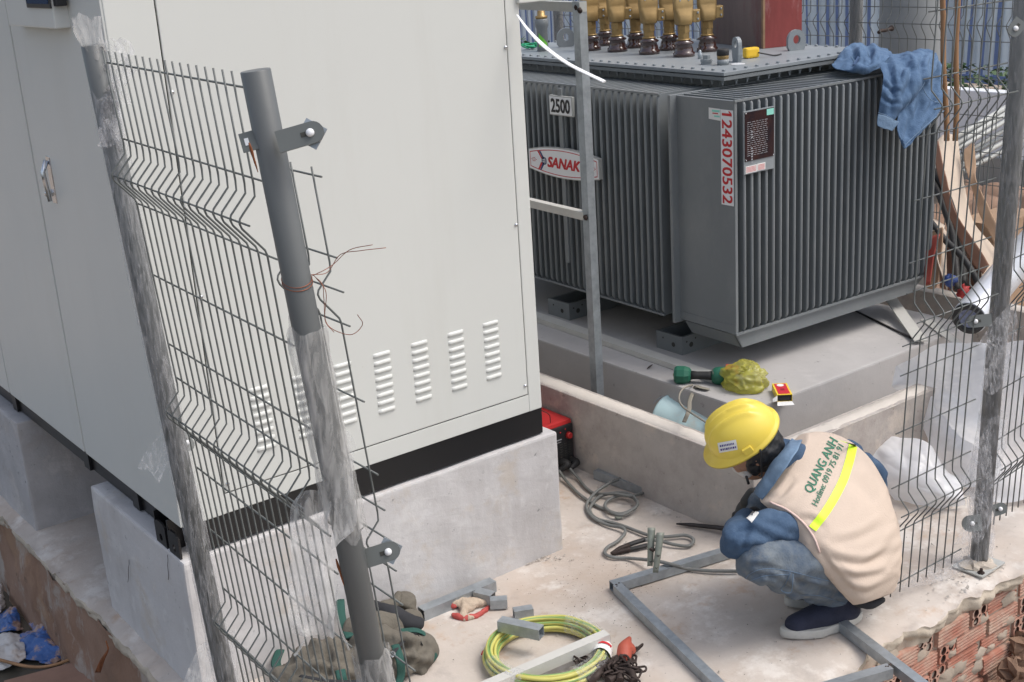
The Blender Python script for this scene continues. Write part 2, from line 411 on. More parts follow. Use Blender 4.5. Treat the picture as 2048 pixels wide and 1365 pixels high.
mat('clod_earth', (.27, .17, .115), .98, var=.35, vscale=9, bump=1., bscale=24, fine=.5)
mat('mud_water', (.115, .105, .085), .12, var=.3, vscale=3)
mat('brick_face', (.46, .20, .14), .9, var=.25, vscale=10, bump=.4, bscale=60, stains=[((.50, .39, .31), 7, .44, .60, .8), ((.30, .10, .06), 18, .56, .66, .5)])
mat('lug_mortar', (.50, .44, .37), .95, var=.3, vscale=20, bump=1., bscale=40)
mat('brick_hole', (.06, .025, .018), .95)
mat('mortar', (.42, .35, .28), .95, var=.25, vscale=9, bump=.9, bscale=40, fine=.5, stains=[((.33, .17, .11), 4, .52, .66, .6)])
mat('old_brick_plaster', (.22, .125, .08), .95, col2=(.30, .19, .135), vscale=4, bump=.9, bscale=18, fine=.5,
    stains=[((.38, .33, .29), 3.4, .50, .57, .85, (1, 1, .7)), ((.07, .045, .03), 12, .62, .72, .6), ((.36, .22, .13), 2.2, .56, .66, .6)])
mat('edge_mortar', (.52, .45, .36), .95, var=.2, vscale=10, bump=1., bscale=30, fine=.6)
mat('tarp_white', (.74, .79, .81), .7, var=.12, vscale=3)
mat('tarp_blue', (.17, .23, .42), .6, var=.2, vscale=6)
mat('wall_white', (.72, .74, .76), .7, var=.05, vscale=3)
mat('wall_base', (.32, .31, .28), .9, var=.2, vscale=4, bump=.3, bscale=20)
mat('leaf', (.045, .10, .03), .6, var=.4, vscale=6)
mat('stick_wood', (.36, .20, .10), .8, var=.3, vscale=14, stretch=(1, 1, .2))
mat('cardboard', (.42, .28, .18), .9, var=.14, vscale=8, bump=.2, bscale=60)
mat('cardboard_pale', (.60, .50, .40), .9, var=.12, vscale=8)
mat('cardboard_dark', (.25, .13, .085), .9, var=.2, vscale=8)
mat('foil', (.72, .74, .78), .28, metal=.35, var=.25, vscale=12, bump=.5, bscale=30)
mat('blue_sack', (.04, .12, .36), .5, var=.3, vscale=9, stains=[((.36, .24, .17), 9, .50, .58, .9)])
mat('dirty_white', (.58, .56, .54), .7, var=.2, vscale=9, stains=[((.42, .30, .21), 7, .56, .66, .7)])
mat('patch_col', (.43, .40, .37), .9)
mat('gravel_dark', (.10, .095, .09), .9, var=.4, vscale=30)
mat('chip_pale', (.5, .46, .41), .9, var=.3, vscale=30)
mat('paper_white', (.74, .74, .72), .7)
film_mat('wrap_film', lo=.0, hi=.42, scale=46, stretch=(3.4, 3.4, .45))
film_mat('thin_film', lo=.0, hi=.28, scale=40, stretch=(3.4, 3.4, .5))
film_mat('wrap_film_dense', (.70, .69, .67), lo=.14, hi=.66, scale=26, stretch=(2.6, 2.6, .5), rough=.35)
film_mat('sheet_film', (.86, .87, .89), lo=.80, hi=.99, scale=5, stretch=(1, 1, 1), rough=.3)
film_mat('yellow_film', (.56, .54, .10), lo=.50, hi=.85, scale=5, rough=.25)

# ------------------------------------------------------------ ground
def rough_sheet(x0, x1, y0, y1, z, st, amp=.0, seed=0.):
    nx = int((x1 - x0) / st) + 1; ny = int((y1 - y0) / st) + 1
    return [[V((x0 + (x1 - x0) * i / nx, y0 + (y1 - y0) * j / ny, z + amp * noise.fractal(V((i * st * 3 + seed, j * st * 3, seed)), 1., 2., 4))) for i in range(nx + 1)] for j in range(ny + 1)]
g = MB(); g.grid(rough_sheet(-8, 30, -6, 40, -.42, .5, .02)); g.build('ground', 'earth', kind='structure', loc=(0, 0, -.42))
# mud and water beside the platform, low left
g = MB(); g.grid(rough_sheet(-2.0, 1.2, 2.2, 7.5, -.395, .12, .0)); g.build('puddle_water', 'mud_water', kind='structure', loc=(0, 3, -.4))

# platform: concrete floor on brick
EX, EY = 1.045, 1.95
def jag(t, s=0., a=.02): return a * noise.fractal(V((t * 5, s, 1.3)), 1., 2., 5) + a * .35 * noise.noise(V((t * 30, s, 4)))
f = MB()
NX, NY = 320, 260; X1, Y1 = 5.6, 6.6
G = []
for j in range(NY + 1):
    row = []
    for i in range(NX + 1):
        u, v = i / NX, j / NY
        x = EX + (X1 - EX) * u; y = EY + (Y1 - EY) * (v ** 1.3)
        edge = 0
        if v < .12: y += (1 - v / .12) * (jag(x, 2., .035) + .015)
        if u < .06: x += (1 - u / .06) * jag(y, 5., .014)
        z = .004 * noise.fractal(V((x * 3, y * 3, 0)), 1., 2., 3)
        d = min((y - EY) / .09, (x - EX) / .07, 1.)
        if d < 1: z -= .014 * (1 - max(0, d)) ** 1.5 * (1 + 1.4 * noise.noise(V((x * 20, y * 20, 7))))
        row.append(V((x, y, z)))
    G.append(row)
f.grid(G)
f.build('floor', 'floor_concrete', kind='structure', loc=(EX, EY, 0))
def lip(edge, off, name, label):
    m = MB(); P = []
    rows = 9
    for k in range(rows + 1):
        t = k / rows; row = []
        for q in edge:
            a = noise.fractal(V((q.x * 14, q.y * 14, t * 2.2)), 1., 2., 4)
            row.append(V((q.x, q.y, q.z)) + (off * (.010 * math.sin(t * 3) + .010 * a - .022 * t) if k else V((0, 0, 0))) + V((0, 0, -.055 * t - .012 * a * t)))
        P.append(row)
    m.grid(P); return m
er = G[0]; el = [r[0] for r in G]
# ---- brick retaining wall on the near side (hollow bricks)
bw = thing('brick_wall', (2.8, 1.99, -.42), 'low wall of red hollow bricks with ribbed faces and round holes below the floor edge', 'brick wall')
mb = MB(); mb.box((EX + .02, 1.985, -.6), (5.6, 2.2, -.02)); mb.build('mortar_bed', 'mortar', bw)
lip(er, V((0, -1, 0)), '', '').build('mortar_lip', 'edge_mortar', bw)
ribs = MB(); heads = MB(); holes = MB()
def cell(mbf, mbh, o, ex, ez, ny, w_, h_, r, n=16):
    c = o + ex * w_ / 2 + ez * h_ / 2; outer = []; inner = []
    for k in range(n):
        a = 2 * math.pi * (k + .5) / n; cx, cz = math.cos(a), math.sin(a); s = 1 / max(abs(cx), abs(cz))
        outer.append(c + ex * cx * s * w_ / 2 + ez * cz * s * h_ / 2); inner.append(c + ex * cx * r + ez * cz * r * 1.1)
    mbf.add(outer + inner, [(k, (k + 1) % n, n + (k + 1) % n, n + k) for k in range(n)])
    back = [p - ny * .05 for p in inner]
    mbh.add(inner + back, [(k, (k + 1) % n, n + (k + 1) % n, n + k) for k in range(n)] + [tuple(range(n, 2 * n))])
rnd = random.Random(3)
rowh = .066; nrow = 6
EXv, EZv, NYv = V((1, 0, 0)), V((0, 0, 1)), V((0, -1, 0))
for r in range(nrow):
    z = -.055 - (r + 1) * rowh; x = EX + .05 - .06 * (r % 3)
    while x < 4.6:
        hdr = rnd.random() < .42
        L_ = .085 if hdr else .165
        yy = 1.972 + rnd.uniform(-.006, .008)
        if x > 1.3:
            hh = rowh - .011
            if hdr:
                nc = 2
                for a in range(nc):
                    for b in range(2):
                        cell(heads, holes, V((x + a * (L_ - .01) / nc, yy, z + b * hh / 2)), EXv, EZv, NYv, (L_ - .01) / nc, hh / 2, .0125)
                heads.add([V((x, yy, z)), V((x + L_ - .01, yy, z)), V((x + L_ - .01, yy + .03, z)), V((x, yy + .03, z))], [(0, 1, 2, 3)])
                heads.add([V((x, yy, z + hh)), V((x + L_ - .01, yy, z + hh)), V((x + L_ - .01, yy + .03, z + hh)), V((x, yy + .03, z + hh))], [(0, 1, 2, 3)])
                for xx in (x, x + L_ - .01): heads.add([V((xx, yy, z)), V((xx, yy + .03, z)), V((xx, yy + .03, z + hh)), V((xx, yy, z + hh))], [(0, 1, 2, 3)])
            else:
                nb = 5; prof = []
                for k in range(nb):
                    z0 = z + hh * k / nb; z1 = z + hh * (k + 1) / nb
                    prof += [(yy, z0 + .0005), (yy, z1 - .0050), (yy + .005, z1 - .0042), (yy + .005, z1)]
                P = [[V((x, py_, pz_)) for py_, pz_ in prof], [V((x + L_ - .012, py_, pz_)) for py_, pz_ in prof]]
                ribs.grid(P, smooth=False)
                for xx in (x, x + L_ - .012): ribs.add([V((xx, yy + .001, z)), V((xx, yy + .03, z)), V((xx, yy + .03, z + hh)), V((xx, yy + .001, z + hh))], [(0, 1, 2, 3)])
                for zz in (z, z + hh): ribs.add([V((x, yy + .001, zz)), V((x + L_ - .012, yy + .001, zz)), V((x + L_ - .012, yy + .03, zz)), V((x, yy + .03, zz))], [(0, 1, 2, 3)])
        x += L_ + rnd.uniform(0, .012)
ribs.build('ribbed_bricks', 'brick_face', bw); heads.build('holed_brick_ends', 'brick_face', bw); holes.build('brick_holes', 'brick_hole', bw)
# smears of mortar over the bricks
sm = MB()
for k in range(80):
    x = rnd.uniform(1.6, 4.2); z = rnd.uniform(-.40, -.04); R = rnd.uniform(.012, .04)
    n = 12; c = V((x, 1.966, z)); ring = [c + V((math.cos(a * 6.283 / n) * R * rnd.uniform(.6, 1.3) * 1.5, .012, math.sin(a * 6.283 / n) * R * rnd.uniform(.5, 1.1))) for a in range(n)]
    sm.add([c] + ring, [(0, 1 + a, 1 + (a + 1) % n) for a in range(n)], True)
sm.build('mortar_smears', 'mortar', bw)
# ---- plastered brick side on the left
pw = thing('plastered_brick_wall', (1.05, 4, -.42), 'dirty brown side wall of the platform with patchy grey plaster above the muddy puddle', 'brick wall')
lip(el, V((-1, 0, 0)), '', '').build('mortar_lip', 'edge_mortar', pw)
P = []
for k in range(15):
    t = k / 14; row = []
    for j in range(121):
        y = 1.98 + (6.6 - 1.98) * j / 120; z = -.03 - .45 * t
        a = noise.fractal(V((y * 5, z * 5, 3)), 1., 2., 5)
        step = .012 if noise.noise(V((y * 3.2, z * 4.5, 9))) > .02 else 0
        row.append(V((EX + .01 - .014 * a - step - .015 * t, y, z)))
    P.append(row)
m = MB(); m.grid(P); m.build('rough_face', 'old_brick_plaster', pw)
m = MB(); m.box((EX + .045, 2.22, -.6), (5.6, 6.6, -.03)); m.build('platform_core', 'mortar', pw)

# ---- plinth blocks under the cabinet
def rough_block(name, a, b, m_, st=.04, amp=.006, parent=None, **k):
    mb = MB(); mb.box(a, b, bev=.008)
    o = mb.build(name, m_, parent, **k)
    bm = bmesh.new(); bm.from_mesh(o.data)
    bmesh.ops.subdivide_edges(bm, edges=[e for e in bm.edges if e.calc_length() > st * 2], cuts=max(1, int(max(b[i] - a[i] for i in range(3)) / st)), use_grid_fill=True)
    l0 = o.location if parent is None else parent.location
    for v in bm.verts:
        p = v.co + l0; q = noise.fractal(p * 7, 1., 2., 4); v.co += v.normal * amp * q
    bmesh.ops.recalc_face_normals(bm, faces=bm.faces)
    bm.to_mesh(o.data); bm.free()
    for p_ in o.data.polygons: p_.use_smooth = False
    return o
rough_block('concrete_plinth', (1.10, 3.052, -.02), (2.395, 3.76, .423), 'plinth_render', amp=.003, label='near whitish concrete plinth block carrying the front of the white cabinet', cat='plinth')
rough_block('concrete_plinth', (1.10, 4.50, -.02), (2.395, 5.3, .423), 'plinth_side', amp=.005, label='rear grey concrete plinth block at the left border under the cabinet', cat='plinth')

# ---- kerb round the transformer slab
kb = thing('concrete_kerb', (2.9, 3.3, 0), 'low plastered concrete kerb around the transformer slab behind the worker', 'kerb')
def wall_run(pts, t, h, name, m_, mcap):
    # pts: outer line; t = thickness vector per segment
    pass
m = MB(); m.box((2.86, 2.63, -.02), (2.945, 6.3, .292), bev=.004); m.box((2.9455, 2.632, -.02), (3.83, 2.712, .292), bev=.004); m.box((4.84, 2.4, -.02), (4.92, 6.3, .292), bev=.004)
m.build('kerb_wall', 'kerb_plaster', kb)
cp = MB()
def capstrip(x0, y0, x1, y1, z, h=.016, st=.03):
    nx = max(2, int((x1 - x0) / st)); ny = max(2, int((y1 - y0) / st)); P = []
    for j in range(ny + 1):
        row = []
        for i in range(nx + 1):
            x = x0 + (x1 - x0) * i / nx; y = y0 + (y1 - y0) * j / ny
            e = .004 * noise.noise(V((x * 18, y * 18, 2)))
            if i in (0, nx) : x += e
            if j in (0, ny): y += e
            ed = (i in (0, nx)) or (j in (0, ny))
            row.append(V((x, y, z + h + .002 * noise.noise(V((x * 30, y * 30, 5))) - (.006 if ed else 0))))
        P.append(row)
    cp.grid(P)
    b = [P[0][i] for i in range(nx + 1)] + [P[j][nx] for j in range(1, ny + 1)] + [P[ny][i] for i in range(nx - 1, -1, -1)] + [P[j][0] for j in range(ny - 1, 0, -1)]
    k = len(b); cp.add(b + [V((p.x, p.y, z - .003)) for p in b], [(i, (i + 1) % k, k + (i + 1) % k, k + i) for i in range(k)])
capstrip(2.861, 2.712, 2.944, 6.3, .2925, .004); capstrip(2.861, 2.631, 3.833, 2.711, .2925, .0035); capstrip(4.838, 2.4, 4.922, 6.3, .2925, .004)
cp.build('kerb_top', 'kerb_cap', kb)
rough_block('transformer_slab', (3.19, 2.95, -.02), (4.54, 5.9, .30), 'slab_concrete', st=.06, amp=.0015, label='raised grey concrete slab the transformer stands on', cat='slab')
# ------------------------------------------------------------ white cabinet
cx0, cx1, cy0, cz0, cz1, cy1 = 1.12, 2.348, 3.064, .518, 2.35, 6.2
cab = thing('electrical_cabinet', (1.73, 4.6, .43), 'large cream white metal electrical cabinet with rows of louvres on a black base', 'cabinet')
m = MB(); m.box((cx0 + .012, cy0 + .006, cz0), (cx1 - .004, cy1, cz1)); m.build('housing', 'cabinet_paint', cab)
# front frame around the removable panel
fx0, fx1, fz0 = 1.2485, 2.296, .576
m = MB()
m.box((cx0, cy0, cz0 - .001), (fx0 - .002, cy0 + .03, cz1 + .001), bev=.003); m.box((fx1 + .002, cy0, cz0 - .001), (cx1, cy0 + .03, cz1 + .001), bev=.003); m.box((fx0 - .002, cy0 + .0006, cz0 - .0005), (fx1 + .002, cy0 + .03, fz0 - .002), bev=.002)
m.build('front_frame', 'cabinet_paint', cab)
m = MB(); m.box((fx0 - .004, cy0 + .0045, fz0 - .004), (fx1 + .004, cy0 + .02, cz1)); m.build('panel_gap', 'cabinet_seam', cab)
m = MB(); m.box((fx0 + .0015, cy0 - .001, fz0 + .0015), (fx1 - .0015, cy0 + .018, cz1 + .002), bev=.003)
fp_ = m.build('front_panel', 'cabinet_paint', cab)
for c in range(7):
    xr = 2.168 - .1302 * c
    for r in range(8):
        z = .842 - .0245 * r; m = MB(); P = []
        n = 10
        for k in range(n + 1):
            t = k / n; x = xr - .029 + .058 * t; s = math.sin(math.pi * min(1, max(0, min(t, 1 - t) / .13)) / 2)
            P.append([V((x, cy0 - .001, z + .0075)), V((x, cy0 - .001 - .0032 * s, z + .0065)), V((x, cy0 - .001 - .0048 * s, z + .001)), V((x, cy0 - .001 - .0050 * s, z - .0035)), V((x, cy0 - .001, z - .0062))])
        m.grid(P); m.build('louvre', 'cabinet_paint', fp_)
for px, py in ((1011, 95), (1032, 450), (1050, 772), (344, 185), (402, 594), (455, 968)):
    p = ony(px, py, cy0 - .001); m = MB(); m.lathe(p, [(.006, 0), (.006, .002), (.0035, .005), (.0, .0055)], 12, (0, -1, 0)); m.build('screw', 'chrome', cab)
# doors on the left face
dy = [3.066, 3.80, 4.56, 5.3]
for i in range(3):
    m = MB(); m.box((cx0 - .006, dy[i] + .001, cz0), (cx0 + .02, dy[i + 1] - .011, cz1), bev=.003)
    d = m.build('door', 'cabinet_paint', cab)
    if i == 0:
        p0, p1 = onx(90, 322, 1.105), onx(96, 398, 1.105)
        m = MB(); m.box((1.112, p0.y - .018, p1.z - .01), (1.119, p0.y + .016, p0.z + .012), bev=.002); m.tube([(1.108, p0.y, p0.z), (1.092, p0.y - .004, p0.z - .03), (1.096, p0.y - .012, p1.z)], [.008, .007, .006], 8); m.lathe((1.11, p1.y, p1.z + .015), [(.010, 0), (.010, .008), (.004, .012)], 12, (-1, 0, 0))
        m.build('door_handle', 'chrome', d)
m = MB(); m.box((1.075, 3.292, 1.818), (1.117, 3.665, 2.3), bev=.004); pb = m.build('control_panel', 'cabinet_paint', cab)
m = MB(); a_, b_ = onx(52, 8, 1.07), onx(100, 12, 1.07); m.box((1.070, b_.y, a_.z - .010), (1.0745, a_.y, 2.1), bev=.002); m.build('window_frame', 'black_plastic', pb)
m = MB(); m.box((1.0685, b_.y + .010, a_.z + .001), (1.0697, a_.y - .010, 2.08)); m.build('display_window', 'screen_glass', pb)
m = MB(); m.box((1.080, 3.268, 1.872), (1.108, 3.2915, 2.0), bev=.003); m.build('latch', 'black_plastic', pb)
hp = ony(352, 985, cy0); m = MB(); m.box((1.114, 3.058, hp.z - .018), (1.140, 3.0635, hp.z + .018), bev=.002); m.tube([(1.117, 3.058, hp.z - .02), (1.117, 3.058, hp.z + .02)], .004, 8); m.build('hinge', 'chrome', cab)
# black base
m = MB(); m.box((cx0 + .04, cy0 + .004, .43), (cx1 + .001, cy0 + .05, cz0 - .0015)); m.box((cx0 + .03, cy0 + .06, .43), (cx0 + .075, cy1 - .1, cz0 - .002)); m.box((cx1 - .05, cy0 + .06, .43), (cx1 - .002, cy1 - .1, cz0 - .002))
for y in (3.45, 3.86, 4.6): m.box((cx0 + .02, y, .428), (cx1 - .06, y + .05, cz0 - .003))
base = m.build('base_frame', 'black_paint', cab)
for y in (3.115, 3.205):
    m = MB(); o = V((1.105, y, .40)); n = 14; ring = []
    for k in range(n):
        a = 2 * math.pi * (k + .5) / n; ring.append(o + V((.0, math.cos(a) * .011, .045 + math.sin(a) * .011)))
    sq = []
    for k in range(n):
        a = 2 * math.pi * (k + .5) / n; c_, s_ = math.cos(a), math.sin(a); q = 1 / max(abs(c_), abs(s_)); sq.append(o + V((0, c_ * q * .036, .045 + s_ * q * .048)))
    allp = sq + ring; back = [p + V((.006, 0, 0)) for p in allp]
    fs = [(k, (k + 1) % n, n + (k + 1) % n, n + k) for k in range(n)]
    m.add(allp + back, fs + [tuple(2 * n + i for i in f)[::-1] for f in fs] + [(k, (k + 1) % n, 2 * n + (k + 1) % n, 2 * n + k) for k in range(n)] + [(n + k, n + (k + 1) % n, 3 * n + (k + 1) % n, 3 * n + k) for k in range(n)])
    m.box((1.106, y + .030, .40), (1.18, y + .036, .515)); m.build('lifting_bracket', 'black_paint', base)
# roof edge reaching to the right of the cabinet
m = MB(); m.box((cx1 - .01, 3.05, 1.776), (2.86, 3.075, 2.0), bev=.003); m.box((cx1 - .01, 3.076, 1.90), (2.86, 3.9, 2.0)); m.build('side_canopy', 'cabinet_paint', cab)
# white cable strip hanging off the cabinet corner
pts = cr([dep(1034, 30, 3.72), dep(1058, 62, 3.70), dep(1092, 96, 3.66), dep(1140, 130, 3.62), dep(1209, 164, 3.57)], 8)
m = MB(); m.tube(pts, [.004 + .006 * min(1, i / 14) for i in range(len(pts))], 8, flat=.3); m.build('cable_strip', 'white_plastic', None, 'white plastic strip curving out past the cabinet corner in front of the galvanised upright', 'plastic strip')

# ------------------------------------------------------------ galvanised ladder frame beside the cabinet
fr = thing('ladder_frame', (3.05, 3.63, 0), 'tall galvanised square tube frame with crossbars beside the cabinet in front of the transformer', 'frame')
m = MB(); m.bar((3.07, 3.64, 0), (3.045, 3.62, 1.72), .036, .036, up=(0, 1, 0), wall=.003); m.build('upright', 'galvanised', fr)
a_, b_ = onx(1168, 431, 3.05), onx(1055, 404, 3.05)
m = MB(); m.bar(V((3.052, 3.642, .936)), V((3.05, 4.6, .955)), .03, .03, wall=.003); m.build('crossbar', 'galvanised_pale', fr)
m = MB(); m.bar(V((3.045, 3.60, 1.70)), V((3.04, 4.6, 1.715)), .034, .034); m.build('crossbar', 'galvanised_dull', fr)
for p in ((3.035, 3.625, .935), (3.028, 3.60, 1.69), (3.03, 3.62, 1.70)):
    m = MB(); c = V(p); R = []
    for i in range(7):
        R.append([c + V((math.sin(math.pi * i / 6) * math.cos(j * .785), math.sin(math.pi * i / 6) * math.sin(j * .785), math.cos(math.pi * i / 6))) * .010 * (1 + .5 * noise.noise(V((i * 1.3, j * 1.7, p[2] * 9)))) for j in range(8)])
    m.grid(R, True, True); m.build('weld_bead', 'iron_rusty', fr)

# ------------------------------------------------------------ transformer
TH = math.radians(-1.6); TC = V((3.4, 3.3, 0)); TM = Mrot('Z', TH, TC)
def T(x, y, z): return TM @ V((x, y, z))
tr = thing('transformer', tuple(T(4.0, 4.2, .3)), 'big dark grey oil transformer with ribbed cooling fins and brass bushings on the concrete slab', 'transformer')
tx0, tx1, ty0, ty1 = 3.655, 4.40, 3.545, 5.10
fz, ft = .472, 1.350
m = MB(); m.box((tx0, ty0, .40), (tx1, ty1, 1.40), M=TM); tank = m.build('tank', 'transformer_grey', tr)
# fins: each a thin pressed pocket with rounded corners
def fin_long(y, x_out, mbx):     # protrudes to -x
    prof = [(x_out, ft - .012), (x_out, fz + .02), (x_out + .012, fz), (tx0 + .001, fz), (tx0 + .001, ft), (x_out + .012, ft)]
    h = .0065
    mbx.prism([T(x, y - h, z) for x, z in prof], TM.to_3x3() @ V((0, 2 * h, 0)))
    mbx.tube([T(x_out + .010, y, fz + .006), T(x_out + .001, y, fz + .024), T(x_out + .001, y, ft - .018), T(x_out + .010, y, ft - .004)], [.006, .0070, .0070, .006], 10)
m = MB(); ys = [3.605 + .0385 * i for i in range(37)]
for y in ys: fin_long(y, 3.392, m)
m.box((3.388, ys[0] - .008, ft - .006), (3.398, ys[-1] + .008, ft + .002), M=TM); m.box((3.388, ys[0] - .008, fz - .002), (3.398, ys[-1] + .008, fz + .006), M=TM)
m.build('long_side_fins', 'transformer_grey', tr)
m = MB(); m.box((tx0 - .002, ys[0] - .02, fz), (tx0 + .002, ys[-1] + .02, ft), M=TM); m.build('fin_root_plate', 'transformer_grey', tr)
m = MB(); xs = [3.412 + .0379 * i for i in range(31)]
for x in xs[1:]:
    h = .0065; yo = 3.212
    m.tube([T(x, yo + .010, fz + .006), T(x, yo + .001, fz + .024), T(x, yo + .001, ft - .018), T(x, yo + .010, ft - .004)], [.006, .0070, .0070, .006], 10)
    prof = [(yo, ft - .012), (yo, fz + .02), (yo + .012, fz), (3.52, fz), (3.52, ft), (yo + .012, ft)]
    m.prism([T(x - h, y, z) for y, z in prof], TM.to_3x3() @ V((2 * h, 0, 0)))
m.box((xs[0] - .01, 3.208, ft - .006), (xs[-1] + .008, 3.218, ft + .002), M=TM); m.box((xs[0] - .01, 3.208, fz - .002), (xs[-1] + .02, 3.218, fz + .006), M=TM)
m.build('short_side_fins', 'transformer_grey', tr)
m = MB(); m.box((xs[0] - .008, 3.213, fz + .002), (xs[0] + .006, 3.52, ft - .001), M=TM, bev=.003); m.box((xs[0] - .0095, 3.213, fz + .002), (xs[0] - .0085, 3.52, fz + .035), M=TM); ep = m.build('end_plate', 'transformer_grey', tr)
m = MB(); m.box((3.372, 3.515, fz - .01), (4.60, 3.53, ft + .003), M=TM, bev=.002); m.build('corner_flange', 'transformer_grey', tr)
# sloping stiffener under the short side fins
pl = [(xs[0] + .0, fz - .005), (xs[0] + .035, fz - .062), (xs[-1] - .10, fz - .062), (xs[-1] - .02, fz - .005)]
m = MB(); m.prism([T(x, 3.225, z) for x, z in pl], TM.to_3x3() @ V((0, .01, 0))); m.prism([T(x, 3.225, z) for x, z in pl[:2]] + [T(pl[1][0], 3.5, pl[1][1]), T(pl[0][0], 3.5, pl[0][1])], TM.to_3x3() @ V((.006, 0, 0))); m.box((xs[0] + .035, 3.236, fz - .062), (xs[-1] - .1, 3.5, fz - .056), M=TM); m.build('bottom_channel', 'transformer_grey', tr)
# feet
for yk in (3.555, 4.265):
    for side in (0,):
        m = MB(); x0, x1_, y0, y1_ = 3.452, 3.72, yk, yk + .15; zt = .375
        for a, b in (((x0, y0, .3), (x0 + .012, y1_, zt)), ((x0 + .0125, y0, .3), (x1_, y0 + .012, zt)), ((x0 + .0125, y1_ - .012, .3), (x1_, y1_, zt)), ((x0 + .013, y0 + .013, .3), (x1_, y1_ - .013, .306)), ((x1_ - .01, y0 + .0125, .3), (x1_ + .9, y1_ - .0125, zt + .02))): m.box(a, b)
        m.prism([V((x1_ - .1, y0 + .01, zt)), V((x1_, y0 + .01, zt)), V((x1_, y0 + .01, .46))], V((0, .01, 0)))
        ft_ = m.build('foot', 'transformer_grey', tr)
        m = MB()
        for c, ax, r in ((V((x0 - .0006, yk + .05, .335)), (-1, 0, 0), .010), (V((x0 - .0006, yk + .11, .352)), (-1, 0, 0), .004), (V((x0 + .05, y0 - .0006, .335)), (0, -1, 0), .011), (V((x0 + .025, y0 - .0006, .352)), (0, -1, 0), .004), (V((x0 + .075, y0 - .0006, .357)), (0, -1, 0), .004)):
            m.lathe(c, [(r, 0), (r, .0006)], 12, ax)
        m.build('foot_hole', 'cabinet_seam', ft_)
# lid
lx0, lx1, ly0, ly1, lz = 3.592, 4.462, 3.446, 5.2, 1.415
LT = math.radians(-1.2); LM = Mrot('Z', LT, V((lx0, ly0, 0))) @ Mrot('Z', TH, V((lx0, ly0, 0)))
def Lp(x, y, z): return LM @ V((x, y, z))
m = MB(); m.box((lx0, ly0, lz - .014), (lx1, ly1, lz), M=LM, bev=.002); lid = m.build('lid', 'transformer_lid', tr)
m = MB(); m.box((lx0 + .003, ly0 + .003, lz - .032), (lx1 - .003, ly1 - .003, lz - .018), M=LM, bev=.001); m.box((lx0 + .02, ly0 + .02, lz - .018), (lx1 - .02, ly1 - .02, lz - .014), M=LM); m.build('tank_rim', 'transformer_grey', tr)
m = MB(); k = 0
y = ly0 + .03
while y < ly1 - .02:
    for x in (lx0 + .028, lx1 - .028):
        c = Lp(x, y, lz + .0005); m.lathe(c, [(.0075, 0), (.0075, .006), (.004, .0075)], 6, smooth=False); m.lathe(Lp(x - (.006 if x < 4 else -.006), y, lz - .032), [(.0065, 0), (.0065, -.010), (.0035, -.011), (.0035, -.020)], 6, smooth=False)
    y += .0575
x = lx0 + .085
while x < lx1 - .04:
    for yy in (ly0 + .028, ly1 - .028): c = Lp(x, yy, lz + .0005); m.lathe(c, [(.0075, 0), (.0075, .006), (.004, .0075)], 6, smooth=False); m.lathe(Lp(x, yy - .006, lz - .032), [(.0065, 0), (.0065, -.010), (.0035, -.011), (.0035, -.020)], 6, smooth=False)
    x += .0575
m.build('lid_bolts', 'transformer_lid', lid, kind=None)
# lifting lugs
def lug(px, py, w_, h_, th, dirv, r=.018, zb=lz):
    c = onz(px, py, zb); d = V(dirv).normalized(); nrm = V((0, 0, 1)).cross(d); n = 16
    outer = [c - d * w_ / 2, c + d * w_ / 2]; arc = []
    hc = c + V((0, 0, h_ - w_ / 2)); N_ = 20; out = []; inn = []
    for k in range(N_):
        a = 2 * math.pi * k / N_; ca, sa = math.cos(a), math.sin(a)
        if sa >= 0: o = hc + d * ca * w_ / 2 + V((0, 0, sa * w_ / 2))
        else:
            q = min((w_ / 2) / max(abs(ca), 1e-6), (h_ - w_ / 2) / abs(sa)); o = hc + d * ca * q + V((0, 0, sa * q))
        out.append(o); inn.append(hc + d * ca * r + V((0, 0, sa * r * 1.1)))
    m = MB(); A = [p - nrm * th / 2 for p in out + inn]; B = [p + nrm * th / 2 for p in out + inn]; nn = N_
    fs = []
    for k in range(nn):
        j = (k + 1) % nn; fs += [(k, j, nn + j, nn + k), (2 * nn + j, 2 * nn + k, 3 * nn + k, 3 * nn + j), (j, k, 2 * nn + k, 2 * nn + j), (nn + k, nn + j, 3 * nn + j, 3 * nn + k)]
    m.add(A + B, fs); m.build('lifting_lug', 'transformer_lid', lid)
lug(1474, 124, .058, .098, .016, (.35, .94, 0), .013); lug(1592, 101, .082, .086, .016, (.93, -.35, 0), .017); lug(1132, 94, .086, .088, .016, (.90, -.45, 0), .016)
